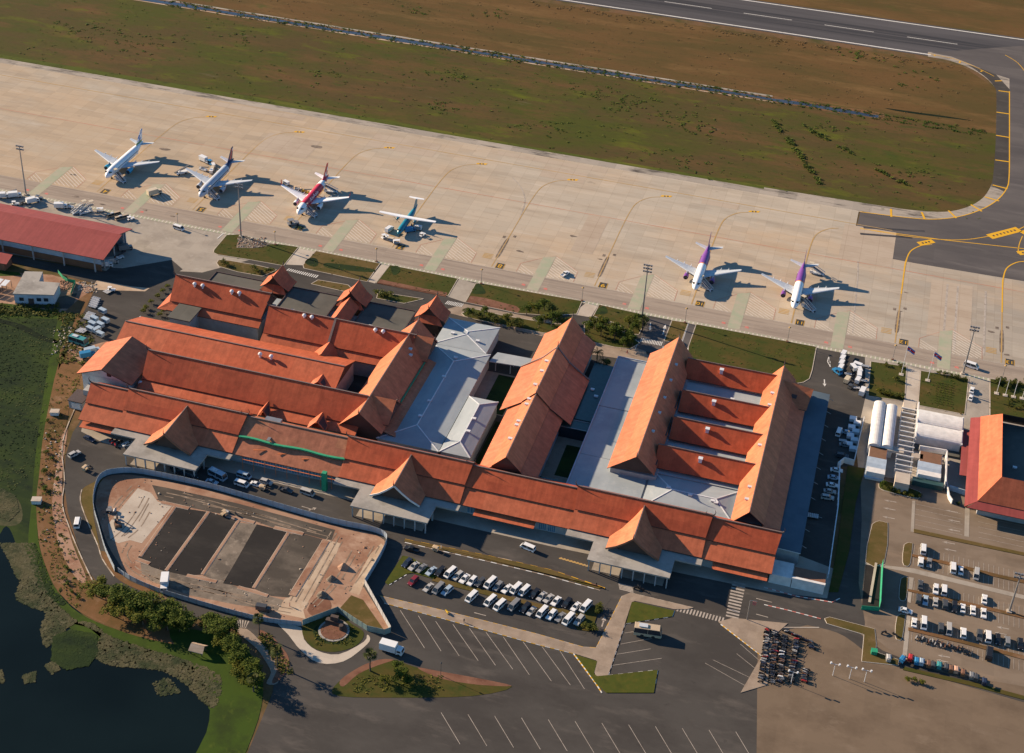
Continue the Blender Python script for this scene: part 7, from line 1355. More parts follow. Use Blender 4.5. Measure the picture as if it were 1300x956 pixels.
# east car park: rows named by the planted strips
E1 = [[(323, 207, 'van', 'white')], [(300, 328, 'suv', 'white'), (382, 338, 'sedan', 'grey'), (612, 387, 'van', 'white'), (688, 410, 'sedan', 'white'), (838, 452, 'van', 'silver')], [(297, 552, 'sedan', 'dark grey'), (445, 597, 'suv', 'white'), (525, 603, 'van', 'white'), (918, 690, 'sedan', 'white')], [(278, 692, 'suv', 'dark grey'), (345, 702, 'sedan', 'pale blue'), (443, 717, 'sedan', 'silver'), (535, 742, 'suv', 'dark grey'), (625, 768, 'suv', 'black'), (708, 777, 'sedan', 'white'), (807, 797, 'sedan', 'white'), (910, 827, 'sedan', 'white')]]
RN = ['above the first brown strip', 'below the first brown strip', 'above the second brown strip', 'below the second brown strip']
for r_, L_ in zip(RN, E1):
    for i, (x, y, k, c) in enumerate(L_): put(k, x/7.647+1130, y/7.647+670, 1.57+3.14*(i % 3 == 1)+random.uniform(-.05, .05), c, f'{c} {KN[k]}, {ORD[i]} from the west {r_}', 'cars in the east car park', random.uniform(.95, 1.04), lift=.8)
E2 = [(295, 144, 'sedan', 'white'), (382, 157, 'van', 'white'), (540, 192, 'suv', 'dark grey'), (612, 212, 'van', 'silver'), (745, 242, 'suv', 'white'), (893, 267, 'suv', 'dark grey'), (970, 274, 'van', 'white'), (1060, 302, 'suv', 'black'), (1150, 318, 'suv', 'grey'), (1265, 345, 'suv', 'black')]
for i, (x, y, k, c) in enumerate(E2): put(k, x/7.222+1120, y/7.222+770, 1.57+3.14*(i % 2)+random.uniform(-.05, .05), c, f'{c} {KN[k]}, {ORD[i]} from the west in the row above the motorbikes', 'cars in the east car park', random.uniform(.95, 1.04), lift=.8)
put('sedan', 1149.6, 775, -.05, 'white', 'white car standing crosswise at the end of the rows beside the netted pit', 'cars in the east car park', lift=.7); put('van', 1256, 829, 1.5, 'black', 'tall black van at the end of the motorbike row, casting a wide shadow', 'cars in the east car park', 1.15, lift=1)
def mpaint(): return random.choice(['black', 'black', 'black', 'dark grey', 'dark grey', 'grey', 'navy', 'navy', 'brown', 'silver', 'black', 'dark grey'] + (['red', 'maroon', 'white'] if random.random() < .22 else []))
for k in range(24):
    t = k/23; x, y = 1163+t*70+random.uniform(-1, 1), 808.5+t*19+random.uniform(-2, 2.5); put('bike', x, y, 1.5+random.uniform(-.3, .3), mpaint(), 'dark motorbike in the long row below the planted strip', 'motorbikes below the planted strip', random.uniform(1.05, 1.25), lift=.5)
TK = [(1147, 836, 'blue', 'blue', .9), (1156, 834, 'red', 'red', 1.2), (1163.5, 838, 'blue', 'bright blue', 1.3), (1169.5, 839, 'pale blue', 'pale', 1.3), (1179, 842, 'brown', 'brown', 1.25), (1192, 843.5, 'teal', 'teal', 1.3), (1201, 846, 'dark grey', 'dark', 1.3), (1213.5, 849, 'peach', 'peach', 1.3), (1222.5, 853, 'brown', 'brown', 1.25), (1233, 856.5, 'grey', 'grey', 1.3), (1127.5, 834, 'silver', 'silver', 1.4), (1184, 843, 'dark grey', 'dark', 1.3), (1207, 848, 'brown', 'brown', 1.3), (1239, 859, 'dark grey', 'dark', 1.2), (1249, 864, 'navy', 'navy', 1.3)]
seen_ = {}
for i, (x, y, c, nm, rz) in enumerate(sorted(TK)): put('tuktuk', x, y, rz+.3, c, f'rickshaw with a {nm} canopy, {ORD[i]} from the west in the rickshaw row', 'rickshaws at the edge of the east car park', 1.05, lift=.8)
# motorbike yard: lanes of bikes side by side
random.seed(21)
def lane(a, b, n, jit=.35):
    A, B = P(*a), P(*b)
    for k in range(n):
        if random.random() < .12: continue
        q = A.lerp(B, (k+.5)/n); dup(PR['bike'], (q.x+random.uniform(-jit, jit), q.y+random.uniform(-jit, jit), 0), random.uniform(-.35, .35)+(3.14 if random.random() < .3 else 0), 'parked motorbike in the crowded motorbike yard', 'motorbikes in the motorbike yard', random.uniform(1.05, 1.3), 'car_'+mpaint())
lane((974.5, 800), (966, 868), 44, .25); lane((985, 803), (979.5, 868), 44, .25); lane((996, 808), (990, 868), 42, .25); lane((1011, 813), (1004, 868), 40, .25); lane((1024, 850), (1020, 868), 12, .25); lane((997, 802), (1031, 818), 22, .35); lane((1027, 815), (1032, 826), 7, .3)
for i, (x, y) in enumerate(((141, 559), (144, 562), (147, 560), (150, 563), (153, 561), (146, 565))): put('bike', x, y, 1.2+random.random(), 'red' if i in (0, 1, 5) else 'black', 'motorbike in the red and dark bunch under the west canopy', 'motorbikes under the west canopy', 1.2, lift=.5)
for i, (x, y, l) in enumerate(((340, 616, 'motorbike among the cars by the stripped roof'), (808, 746, 'motorbike under the east canopy beside the crossing'), (814, 748, 'second motorbike under the east canopy, further from the crossing'), (567, 777, 'motorbike with a yellow box on the footway above the coach bays'), (1122, 803, 'motorbike in the shade by the green box of the planted island'), (1136, 806, 'motorbike standing alone on the paving east of the island'), (300, 653, 'motorbike on the site track'))): put('bike', x, y, random.random()*3, 'yellow' if x == 567 else 'black', l, None, 1.3, lift=.5)
# site machines
put('digger', 149.5, 665, 2.2, 'brown', 'brown excavator on the pale levelled ground of the site', None, .95, lift=1); put('roller', 141, 648, .3, 'grey', 'grey roller on the pink soil near the west hoarding', None, .9, lift=.8); put('truck', 209, 742, -1.2, 'white', 'white cab dump truck at the lower edge of the site', None, 1.15, lift=1); put('roller', 285.5, 651, 1.2, 'tan', 'road roller on the dark site track', None, .9, lift=.8); put('truck', 335, 773.5, .1, 'dark grey', 'dark truck behind the low lakeside hoarding', None, .8)
# ---------------------------------------------------------------- poles
def mast(px_, py_, h, label, heads=2):
    c = P(px_, py_); t = thing('floodlight_mast', label, 'floodlight', c); mb = MB(); mb.tube([(0, 0, 0), (0, 0, h)], [.38, .2], 10); mb.build('pole', 'steel', t); mb = MB(); mb.box(0, 0, 0, 1.6, 1.6, .6); mb.build('foot', 'concrete_pale', t)
    mb = MB()
    for k in range(heads): mb.box(0, 0, h-.2-k*1.5, 3.6, .25, .18)
    mb.build('cross_arm', 'steel_dark', t)
    for k in range(heads):
        for j in range(4): mb = MB(); mb.box(-1.5+j*1.0, .3, h-.55-k*1.5, .7, .55, .6); mb.build('floodlight', 'steel', t)
mast(33.3, 247.5, 24.9, 'floodlight mast between the hangar and the first airliner'); mast(306, 300.5, 26.3, 'floodlight mast with its foot on the rubble lawn'); mast(815, 403, 25.5, 'floodlight mast beside the round palm on the apron edge', 3); mast(1222.5, 474.5, 22.5, 'floodlight mast by the garden drive and the white minivan'); mast(1281, 777, 16.5, 'floodlight mast in the planted strip of the east car park')
for i, (x, y, h) in enumerate(((226, 287, 6), (349.5, 311, 6.5), (478, 332.5, 6.5), (611, 360.5, 7), (738.7, 382.3, 6.5), (869.5, 410, 7), (999.5, 434.3, 7), (1133, 457, 7), (1272, 481.5, 6.5))):
    c = P(x, y); t = thing('apron_lamp', f'slim apron edge lamp, {ORD[i]} from the west along the apron', 'lamp post', c, group='lamps along the apron edge'); mb = MB(); mb.tube([(0, 0, 0), (0, 0, h)], [.12, .08], 8); mb.build('pole', 'steel', t); mb = MB(); mb.tube([(0, 0, h), (0, 0, h+.15), (0, 0, h+.5)], [.35, .55, .2], 10); mb.build('lamp_head', 'paint_ochre', t); mb = MB(); mb.box(0, 0, 0, .9, .9, .5); mb.build('foot', 'soil_red', t)
for i, (x, y, nx_) in enumerate(((1004, 868, 0), (1057, 858, 0), (1078, 862, 0), (1097, 866, 0))):
    c = P(x, y); t = thing('twin_lamp', f'white two armed lamp, {ORD[i]} from the motorbike yard on the pale forecourt', 'lamp post', c, group='twin lamps on the forecourt'); mb = MB(); mb.tube([(0, 0, 0), (0, 0, 5)], [.1, .07], 8); mb.bar((-1.3, 0, 5), (1.3, 0, 5), .1); mb.build('pole', 'steel_white', t)
    for s in (-1, 1): mb = MB(); mb.tube([(s*1.3, 0, 4.9), (s*1.3, 0, 5.5)], [.3, .3], 10); mb.build('lamp_head', 'steel_white', t)
def flagpole(px_, py_, h, label, flag=True, grp='flag poles in the gardens'):
    c = P(px_, py_); t = thing('flag_pole', label, 'flag pole', c, group=grp); mb = MB(); mb.tube([(0, 0, 0), (0, 0, h)], [.12, .06], 8); mb.build('pole', 'steel_white', t); mb = MB(); mb.box(0, 0, 0, 1.8, 1.8, .35); mb.build('foot', 'concrete_pale', t)
    if flag:
        mb = MB(); w_, hh = 3.2, 2.0
        for z0, z1, m_ in ((0, .26, 0), (.26, .74, 1), (.74, 1, 0)):
            for k in range(5):
                x0, x1 = w_*k/5, w_*(k+1)/5; y0, y1 = .25*math.sin(k*1.1), .25*math.sin((k+1)*1.1); d0, d1 = -k*.28, -(k+1)*.28
                zz = lambda z, d: h-.1-hh*(1-z)+d
                mb.add([(x0, y0, zz(z0, d0)), (x1, y1, zz(z0, d1)), (x1, y1, zz(z1, d1)), (x0, y0, zz(z1, d0)), (x0, y0+.03, zz(z0, d0)), (x1, y1+.03, zz(z0, d1)), (x1, y1+.03, zz(z1, d1)), (x0, y0+.03, zz(z1, d0))], [(0, 1, 2, 3), (7, 6, 5, 4)], m_)
        for k in range(3): mb.box(1.2+k*.4, .2, h-1.55-.35+k*-.1, .28, .06, .5+(.25 if k == 1 else 0), 0, 2)
        mb.build('flag', ['plane_blue', 'plane_red', 'plane_white'], t)
flagpole(1144, 476, 14, 'flag pole with a red and blue flag on the first garden lawn'); flagpole(1177.5, 483.5, 14, 'flag pole with a red and blue flag in the corner of the clipped garden')
for i, (x, y) in enumerate(((1265, 500), (1276, 502.5), (1286.5, 504.5), (1297.5, 506.5))): flagpole(x, y, 8, f'bare white flag pole, {ORD[i]} from the drive in the eastern garden', False)
c = P(948, 787); t = thing('sign_gantry', 'pale gantry pole with a red and white sign at the east crossing', 'sign', c); mb = MB(); mb.tube([(0, 0, 0), (0, 0, 8.5)], .14, 8); mb.bar((0, 0, 8.4), (2.2, .3, 8.4), .12); mb.build('pole', 'steel', t); mb = MB(); mb.box(1.4, .3, 6.6, 1.2, .1, 1.4); mb.build('sign_plate', 'paint_red_spot', t)
c = P(597, 858); t = thing('signpost', 'thin dark lamp post on the roadside soil below the coach bays', 'lamp post', P(559.5, 858)); mb = MB(); mb.tube([(0, 0, 0), (0, 0, 5.5)], [.1, .06], 8); mb.build('pole', 'steel_dark', t); mb = MB(); mb.tube([(0, 0, 5.4), (0, 0, 5.8)], [.3, .15], 8); mb.build('lamp_head', 'steel_dark', t)
# green netted pit at the east car park
t = thing('netted_pit', 'green netting stretched over posts across a dark plot in the east car park', 'net enclosure', P(1112, 750), world=True); q = [P(1120, 721), P(1140, 727), P(1138, 776), P(1117, 776)]
mb = MB(); a, b = P(1119, 720), P(1116, 774); mb.bar(a+Vector((0, 0, 1.8)), b+Vector((0, 0, 1.8)), .1, 3.6); a2, b2 = P(1093, 774), P(1116, 776); mb.bar(a2+Vector((0, 0, .9)), b2+Vector((0, 0, .9)), .1, 1.8); mb.build('net', 'net_green', t); mb = MB()
for k in range(8): u = a.lerp(b, k/7); mb.bar(u, u+Vector((0, 0, 3.7)), .12)
mb.each('post', 'steel', t); mb = MB(); mb.bar(P(1112, 716)+Vector((0, 0, .4)), P(1103.5, 766)+Vector((0, 0, .4)), .8, .35); mb.build('beam', 'concrete_pale', t)
sheet('dark_plot', [(1099, 717), (1118, 720), (1116, 774), (1094, 772)], 12, 'asphalt_new')  # dark coloured patch of ground beside the net
mb = MB(); q = P(1109, 830); mb.box(0, 0, 0, 1.8, 1.6, 1.5, .1); mb.box(0, 0, 1.5, 2.0, 1.8, .12, .1); o = mb.build('kiosk', 'net_green'); o.location = q; tag(o, 'green box kiosk on the planted island by the forecourt', 'kiosk')
# people
def person(px_, py_, rz, label, shirt):
    c = P(px_, py_); mesh = bpy.data.meshes.new('person'); V = [(0, 0, .95), (0, 0, 1.2), (0, 0, 1.42), (0, .01, 1.52), (0, .02, 1.66), (.1, 0, .9), (.12, .03, .5), (.13, .12, .06), (.13, -.05, .03), (-.1, 0, .9), (-.12, -.05, .5), (-.13, .1, .07), (-.13, -.1, .03), (.19, 0, 1.4), (.25, .02, 1.12), (.24, -.1, .88), (-.19, 0, 1.4), (-.25, .03, 1.12), (-.23, -.12, .9)]
    E_ = [(0, 1), (1, 2), (2, 3), (3, 4), (0, 5), (5, 6), (6, 7), (7, 8), (0, 9), (9, 10), (10, 11), (11, 12), (2, 13), (13, 14), (14, 15), (2, 16), (16, 17), (17, 18)]; mesh.from_pydata(V, E_, [])
    o = bpy.data.objects.new('person', mesh); COL.objects.link(o); m_ = o.modifiers.new('skin', 'SKIN'); rr = [.15, .15, .16, .065, .11, .1, .07, .05, .04, .1, .07, .05, .04, .07, .05, .04, .07, .05, .04]
    if not mesh.skin_vertices: 
        import bmesh as bm_; b = bm_.new(); b.from_mesh(mesh); b.verts.layers.skin.verify(); b.to_mesh(mesh); b.free()
    for i, sv in enumerate(mesh.skin_vertices[0].data): sv.radius = (rr[i], rr[i]*.8); sv.use_root = i == 0
    s = o.modifiers.new('sub', 'SUBSURF'); s.levels = 1; s.render_levels = 1; mesh.materials.append(M['car_'+shirt]); o.location = c; o.rotation_euler = (0, 0, rz); tag(o, label, 'person'); 
    h = MB(); h.tube([(0, -.01, 1.66), (0, -.02, 1.78), (0, -.01, 1.83)], [.125, .115, .05], 8); h.build('hair', 'car_black', o)
person(589, 790.5, .4, 'person in dark clothes standing on the footway above the coach bays', 'dark grey'); person(757, 744, 1, 'person in dark clothes at the tip of the brown median', 'black'); person(368, 770, 2, 'person in dark red clothes on the pale site ground', 'maroon'); person(560, 697, 2, 'person in a white shirt by the awning at the striped kerb', 'white'); person(796, 449, .3, 'person in a red shirt by the crossing to the apron', 'red'); person(788, 445, .9, 'person in pale clothes on the walk by the shrubs', 'cream')
# ================================================================ TREES AND SHRUBS
def leafcloud(mb, clumps, n, s, mi=0):
    """leaf sprays spread through the volume of several clumps"""
    for k in range(n):
        cx, cy, cz, r, h = random.choice(clumps); a = random.uniform(0, 6.28); u = random.uniform(-1, 1); rr = (random.random()**.45); q = math.sqrt(1-u*u)
        x, y, z = cx+r*rr*q*math.cos(a), cy+r*rr*q*math.sin(a), cz+h*rr*u
        t = random.uniform(.5, 1.2)*s; b = random.uniform(0, 6.28); tl = random.uniform(-.7, .7); ux, uy = math.cos(b), math.sin(b)
        mb.add([(x-ux*t, y-uy*t, z-tl*t*.6), (x+uy*t*.6, y-ux*t*.6, z+.2*t), (x+ux*t, y+uy*t, z+tl*t*.6), (x-uy*t*.6, y+ux*t*.6, z-.1*t)], [(0, 1, 2, 3)], mi)
def make_tree(name, h, r, nclump, n, s, mat, seed):
    random.seed(seed); t = proto(name, 'tree'); cl = []
    for k in range(nclump):
        a = random.uniform(0, 6.28); d = r*random.uniform(.1, .75); cl.append((d*math.cos(a), d*math.sin(a), h*random.uniform(.42, .86), r*random.uniform(.28, .5), h*random.uniform(.13, .24)))
    mb = MB(); mb.tube([(0, 0, 0), (.08, .05, h*.25), (0, .1, h*.5), (.1, 0, h*.75)], [h*.035, h*.028, h*.02, h*.008], 7)
    for c in cl[:5]: mb.tube([(0, .05, h*.33), (c[0]*.5, c[1]*.5, (h*.33+c[2])/2), (c[0], c[1], c[2])], [h*.016, h*.011, h*.004], 5)
    mb.build('trunk', 'bark', t); mb = MB(); leafcloud(mb, cl, n, s); mb.build('crown', mat, t); return remember(t)
def make_bush(name, seed, mat='leaf_bush'):
    random.seed(seed); t = proto(name, 'shrub'); cl = [(random.uniform(-.6, .6), random.uniform(-.6, .6), random.uniform(.5, 1.1), random.uniform(.4, .65), random.uniform(.35, .6)) for k in range(6)]
    mb = MB(); leafcloud(mb, cl, 260, .17); mb.build('foliage', mat, t); mb = MB(); mb.tube([(0, 0, 0), (0, 0, .7)], [.07, .03], 5); mb.build('stem', 'bark', t); return remember(t)
def make_palm(name, h, seed, fan=True):
    random.seed(seed); t = proto(name, 'palm'); mb = MB(); mb.tube([(0, 0, 0), (.1, 0, h*.4), (.05, .1, h*.8), (0, 0, h)], [.28, .2, .19, .16], 8); mb.build('trunk', 'bark', t); mb = MB(); n = 46 if fan else 16
    for k in range(n):
        a = k*2.39996; e = random.uniform(-.5, 1.35) if fan else random.uniform(-.1, .9); L_ = random.uniform(1.7, 2.3) if fan else random.uniform(2.4, 3.2); d = Vector((math.cos(a)*math.cos(e), math.sin(a)*math.cos(e), math.sin(e))); sd_ = Vector((-math.sin(a), math.cos(a), 0)); o = Vector((0, 0, h))
        if fan:
            c = o+d*L_*.55
            for j in range(7): f = (j-3)/3*1.1; v = (d*math.cos(f)+sd_*math.sin(f)); tip = c+v*L_*.5+Vector((0, 0, -.15)); w_ = sd_*math.cos(f)*.11-d*math.sin(f)*.11; mb.add([c-w_, c+w_, tip], [(0, 1, 2)])
            mb.bar(o, c, .05)
        else:
            pts = [o, o+d*L_*.5+Vector((0, 0, .2)), o+d*L_*.85+Vector((0, 0, -.25)), o+d*L_+Vector((0, 0, -.9))]
            for p, q in zip(pts, pts[1:]):
                for s in (-1, 1):
                    for j in range(4): u = p.lerp(q, j/4); v = p.lerp(q, (j+.8)/4); mb.add([u, v, v+sd_*s*.55+Vector((0, 0, -.25))+(q-p)*.15], [(0, 1, 2)])
    mb.build('crown', 'leaf_palm', t); return remember(t)
TP = dict(big=make_tree('broadleaf_tree', 7, 4.2, 13, 1500, .34, 'leaf', 1), big2=make_tree('broadleaf_tree', 6.2, 3.8, 11, 1300, .33, 'leaf_yellow', 2), small=make_tree('young_tree', 4, 1.9, 7, 520, .24, 'leaf', 3), small2=make_tree('young_tree', 3.6, 1.7, 7, 480, .23, 'leaf_yellow', 4), bush=make_bush('shrub', 5), bush2=make_bush('shrub', 6, 'leaf_yellow'), palm=make_palm('fan_palm', 6, 7), coco=make_palm('feather_palm', 6.5, 8, False), sprout=make_bush('sapling', 9, 'leaf'))
random.seed(31)
def plant(kind, px_, py_, s, label, group=None):
    c = P(px_, py_); return dup(TP[kind], tuple(c), random.uniform(0, 6.28), label, group, (s, s, s*random.uniform(.9, 1.1)))
G = 'trees along the lake road'
HD = [(122, 756, 'big2', 1.0), (135, 762, 'big', .75), (143, 781, 'big2', .85), (154, 772, 'big', 1.0), (164, 785, 'big2', 1.0), (172, 776, 'big', 1.05), (182, 792, 'big2', 1.0), (190, 779, 'big', 1.0), (198, 796, 'big', 1.0), (206, 783, 'big2', 1.0), (213, 799, 'big2', .95), (221, 786, 'big', .85), (228, 800, 'big', .95), (240, 799, 'big', .8), (262, 796, 'big2', .65), (272, 800, 'big', .85), (277, 812, 'big', .9), (290, 806, 'big', .8), (286, 822, 'big2', .9), (295, 832, 'big', .85), (303, 840, 'big', .9), (310, 850, 'big2', .8), (318, 858, 'big', .8), (308, 866, 'big2', .8), (326, 872, 'big', .75)]
TN = dict(big='dark green', big2='yellow green')
for i, (x, y, k, s) in enumerate(HD): plant(k, x, y+1, s*1.12, f'{TN[k]} bushy tree, {ORD[i]} from the west along the lake side of the road', G)
for x, y, k, s, l in ((329, 806, 'palm', 1.05, 'fan palm beside the zebra crossing on the lake road'), (352, 846, 'palm', 1.1, 'fan palm in the flower bed right of the lakeside path'), (322, 878, 'palm', 1.0, 'fan palm at the lower end of the lakeside path'), (470, 852, 'palm', 1.15, 'round fan palm with a bare trunk on the roadside garden'), (815, 421, 'palm', 1.15, 'round fan palm beside the floodlight mast on the apron edge'), (757, 466, 'coco', 1.0, 'feather palm in the planted corner by the green flat roof'), (765, 472, 'coco', .8, 'second feather palm, nearer the grey flat wing'), (770, 465, 'big', .45, 'dark low tree next to the two feather palms'), (1111, 562, 'coco', .5, 'small yellow green palm between the VIP barrel roofs'), (508, 864, 'big', .7, 'large dark green tree on the roadside garden below the box truck'), (489, 868, 'big2', .5, 'bright green tree left of the large roadside tree'), (505, 852, 'small', 1, 'bright young tree behind the large roadside tree'), (519, 869, 'big', .45, 'dark tree right of the large roadside tree')): plant(k, x, y, s, l)
SH = [(283, 335, 1.7), (288, 338, 1.5), (321, 343, 1.7), (326, 346, 1.4), (339, 348, 1.8), (345, 346, 1.6), (351, 349, 1.3), (477, 374, 1.8), (484, 376, 2.0), (491, 377, 1.9), (498, 374, 1.2)]
for i, (x, y, s) in enumerate(SH): plant('bush2' if i % 2 else 'bush', x, y, s, f'rounded shrub, {ORD[i]} from the west along the apron road lawns', 'shrubs along the apron road')
M1 = [(594, 400, 'small', .9), (600, 398, 'small2', .8), (607, 402, 'bush', 1.8), (615, 399, 'small', 1.0), (623, 404, 'small2', .8), (628, 406, 'bush', 1.7), (644, 408, 'small2', 1.1), (650, 411, 'bush', 2.0), (657, 410, 'bush2', 1.8), (663, 413, 'bush', 1.9), (668, 397, 'small', 1.05), (675, 393, 'small2', 1.0), (684, 396, 'small', 1.0), (691, 391, 'small', 1.2), (698, 393, 'bush', 2.0), (684, 413, 'small', 1.1), (692, 408, 'small2', 1.1), (700, 412, 'small', 1.3), (707, 408, 'small', 1.1), (714, 411, 'bush2', 2.0), (721, 409, 'bush', 1.8), (720, 420, 'small', 1.1), (728, 425, 'small', 1.0)]
for i, (x, y, k, s) in enumerate(M1): plant(k, x, y+3, s*1.3, f'leafy garden tree or shrub, {ORD[i]} from the west between apron road and central hall', 'planting between the apron road and the central hall')
M2 = [(747, 419, 'small', 1.2), (754, 415, 'small2', 1.3), (761, 413, 'small2', 1.3), (768, 417, 'small', 1.2), (763, 424, 'small', 1.3), (775, 422, 'small2', 1.3), (782, 420, 'small', 1.1), (780, 430, 'small', 1.4), (789, 428, 'small', 1.3), (796, 432, 'small', 1.3), (792, 438, 'small', 1.1), (803, 436, 'small', 1.1), (798, 412, 'small2', 1.3), (806, 410, 'small', 1.2), (811, 416, 'small', 1.2), (803, 419, 'small', 1.1), (816, 409, 'bush', 2)]
for i, (x, y, k, s) in enumerate(M2): plant(k, x, y+3, s*1.2, f'leafy tree, {ORD[i]} from the west in the planting in front of the two way drive', 'planting by the two way drive')
GV = [(1116+k*4.2, 499+k*1.1, 'bush' if k % 2 else 'bush2', 1.5) for k in range(8)]+[(1126, 465, 'bush', 1.2), (1144, 466, 'bush', 1.6), (1136, 484, 'bush', 1.6)]
for i, (x, y, k, s) in enumerate(GV): plant(k, x, y, s, f'low shrub, {ORD[i]} in the first garden lawn beside the dark yard', 'shrubs in the gardens')
for k in range(6): plant('bush', 1193+k*6.2, 476+k*1.4, 1.3, f'clipped round shrub, {ORD[k]} from the west along the top of the clipped garden', 'shrubs in the gardens')
for j in range(5):
    A, B = P(1190+j*4.6, 486+j*1), P(1187+j*4.6, 512+j*1); mb = MB(); random.seed(j); L_ = (B-A).length; c = A.lerp(B, .5)
    leafcloud(mb, [(*(A.lerp(B, k/9)-c)[:2], .4, .45, .35) for k in range(10)], 300, .16); o = mb.build('clipped_hedge', 'leaf'); o.location = c; tag(o, f'clipped hedge strip, {ORD[j]} from the path in the clipped garden', 'hedge', 'clipped hedge strips')
random.seed(44)
for k in range(12): plant('bush', 1262+random.uniform(0, 42), 486+random.uniform(0, 9), random.uniform(1.2, 1.8), f'dark shrub, {ORD[k]} of the group under the bare flag poles', 'shrubs in the gardens')
for k in range(8): a = k*.785; c = P(1289, 514); d = dup(TP['bush'], (c.x+2.6*math.cos(a), c.y+2.6*math.sin(a), 0), a, f'shrub, {ORD[k]} round the circular bed of the eastern garden', 'shrubs in the gardens', .9)
for k, (x, y) in enumerate(((1119, 620), (1125, 621), (1132, 624), (1141, 627), (1149, 629), (1158, 631), (1165, 631))): plant('bush' if k else 'small', x, y, 1.3 if k else .9, f'low hedge shrub, {ORD[k]} from the west on the island facing the VIP terminal', 'shrubs on the island facing the VIP terminal')
for k, (x, y) in enumerate(((200, 378), (207, 372), (213, 366), (192, 386), (186, 392), (182, 397), (208, 398), (203, 402))): plant('bush2', x, y, 1.5, f'yellow green shrub, {ORD[k]} in the strip beside the dark orange hall', 'shrubs beside the dark orange hall')
for k, (x, y) in enumerate(((62, 556), (59, 575), (66, 583), (58, 600), (56, 622), (72, 610), (66, 660), (80, 735), (85, 742), (92, 752), (100, 760), (60, 535), (85, 722))): plant('sprout', x, y, random.uniform(.8, 1.5), f'small sapling, {ORD[k]} on the bare lake bank', 'saplings on the lake bank')
for k, (x, y) in enumerate(((1216, 640), (1226, 643), (1237, 647), (1247, 650), (1258, 654), (1270, 657))): plant('bush2' if k == 3 else 'bush', x, y, .9, f'small shrub, {ORD[k]} along the wall of the red roofed villa', 'shrubs along the villa wall')
for k, (x, y) in enumerate(((756, 801), (751, 797), (747, 800), (757, 777), (760, 771), (742, 798))): plant('bush', x, y, 1.5, f'shrub, {ORD[k]} at the east end of the car park median', 'shrubs at the car park median')
for k, (x, y) in enumerate(((1152, 864), (1160, 866), (1170, 868))): plant('bush2', x, y, 1.2, f'yellow green shrub, {ORD[k]} below the rickshaw row', 'shrubs below the rickshaws')
# weeds and rough growth on the banks and in the beds (nobody could count them)
random.seed(8); mb = MB()
for k in range(900):
    x, y = random.uniform(45, 110), random.uniform(470, 770); q = P(x, y)
    if inpoly(x, y, [(104, 472), (84, 540), (76, 620), (86, 690), (120, 752), (100, 776), (74, 750), (50, 690), (50, 600), (62, 515), (84, 440)]): tuft(mb, q.x, q.y, random.uniform(.3, .9), random.uniform(.2, .7), 4)
for k in range(260): q = P(random.uniform(74, 118), random.uniform(398, 462)); (q.x < -262) and tuft(mb, q.x, q.y, random.uniform(.5, 1.2), random.uniform(.4, 1.0), 5)
for k in range(200): t = random.random(); q = P(335+t*30+random.uniform(-8, 8), 805+t*50); tuft(mb, q.x, q.y, .6, .6, 5)
for k in range(160): q = P(random.uniform(400, 450), random.uniform(796, 818)); tuft(mb, q.x, q.y, .6, .5, 5)
for k in range(120): q = P(random.uniform(450, 560), random.uniform(858, 880)); tuft(mb, q.x, q.y, .7, .5, 5)
for k in range(240): q = P(random.uniform(-10, 75), random.uniform(386, 402)); tuft(mb, q.x, q.y, .8, .9, 5)
structure(mb.build('bank_weeds', 'leaf_bush'), 'stuff')
random.seed(17); mb = MB(); sp = [(122, 645), (135, 610), (180, 608), (330, 645), (425, 670), (484, 688), (458, 742), (420, 774), (383, 788), (300, 775), (200, 746), (150, 712)]
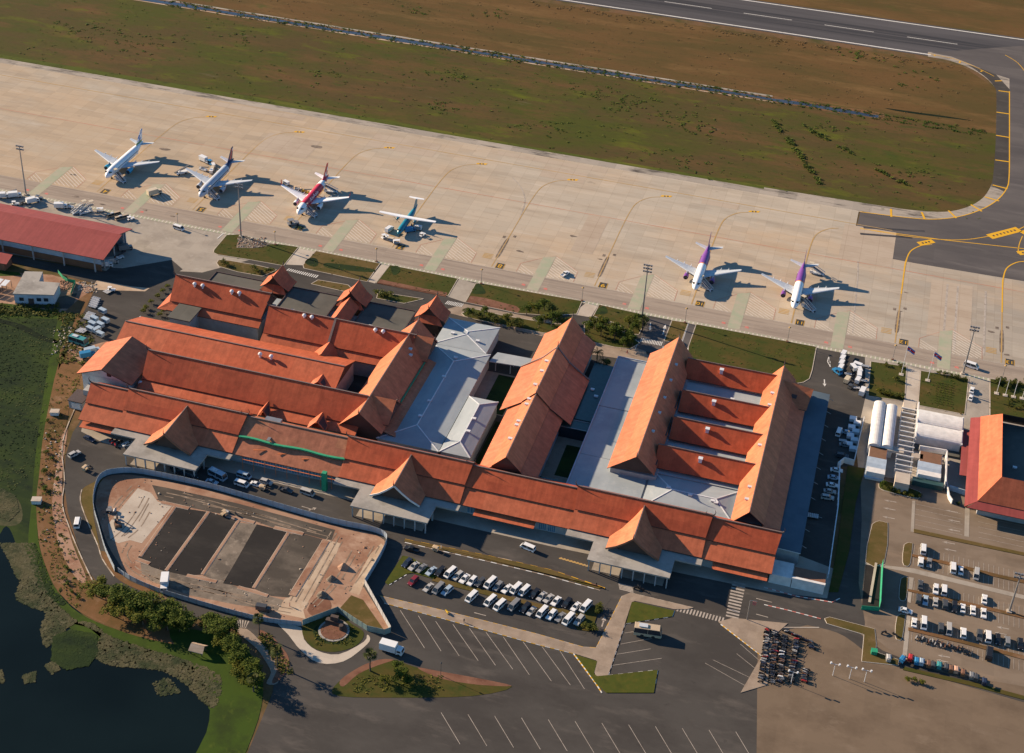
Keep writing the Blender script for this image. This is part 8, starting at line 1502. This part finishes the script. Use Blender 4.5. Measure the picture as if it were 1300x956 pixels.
for k in range(560):                               # clods and offcuts lying about the site
    x, y = random.uniform(118, 488), random.uniform(604, 790)
    if not inpoly(x, y, sp) or (220 < x < 400 and 655 < y < 735 and random.random() < .85): continue
    q = P(x, y); s = random.uniform(.1, .4)*(1.6 if random.random() < .06 else 1); mb.box(q.x, q.y, .1, s*random.uniform(.8, 2), s, s*.6, random.random()*3, random.choice((0, 0, 1, 2)), .7)
structure(mb.build('site_rubble', ['soil_pink', 'concrete_pale', 'gravel']), 'stuff')
mb = MB(); random.seed(23)
def ruts(pts, z=12.6):
    q = smooth(W(pts), 5)
    for o in (-.9, .9):
        r_ = []
        for i, p in enumerate(q):
            a, b = q[max(i-1, 0)], q[min(i+1, len(q)-1)]; dx, dy = b[0]-a[0], b[1]-a[1]; l = math.hypot(dx, dy) or 1; r_.append((p[0]-dy/l*o, p[1]+dx/l*o))
        for i in range(len(r_)-1):
            if random.random() < .8: ribbon(mb, [r_[i], r_[i+1]], random.uniform(.3, .5), z*LAY)
for p in ([(140, 690), (160, 672), (176, 650), (186, 632)], [(140, 660), (150, 640), (170, 618)], [(165, 690), (158, 706), (172, 724), (200, 738)], [(372, 764), (400, 715), (424, 676)], [(384, 772), (412, 722), (434, 682)], [(200, 738), (260, 748), (330, 768), (370, 776)], [(180, 726), (240, 744), (320, 762)], [(210, 628), (300, 648), (400, 678)], [(230, 628), (330, 656), (420, 680)], [(440, 750), (462, 720), (478, 694)], [(192, 640), (176, 668), (160, 682)], [(400, 768), (430, 735), (450, 700)]): ruts(p)
structure(mb.build('wheel_ruts', 'ruts'))
# low dry tufts over the lawns
mb = MB(); random.seed(29)
for n, m, p in lawns:
    q = W(p); xs = [a for a, b in q]; ys = [b for a, b in q]
    for k in range(int((max(xs)-min(xs))*(max(ys)-min(ys))*.16)):
        x, y = random.uniform(min(xs), max(xs)), random.uniform(min(ys), max(ys))
        if inpoly(x, y, q): tuft(mb, x, y, random.uniform(.3, .9), .4, 3, random.choice((0, 1, 1, 2)))
structure(mb.build('lawn_tufts', ['leaf_yellow', 'bank_green', 'lawn_dry']), 'stuff')
# the models the copies were made from are not part of the place
for d in (PR, TP):
    for o in d.values():
        for c, gs in TREE[o.name]:
            for g in gs: bpy.data.objects.remove(g)
            bpy.data.objects.remove(c)
        bpy.data.objects.remove(o)
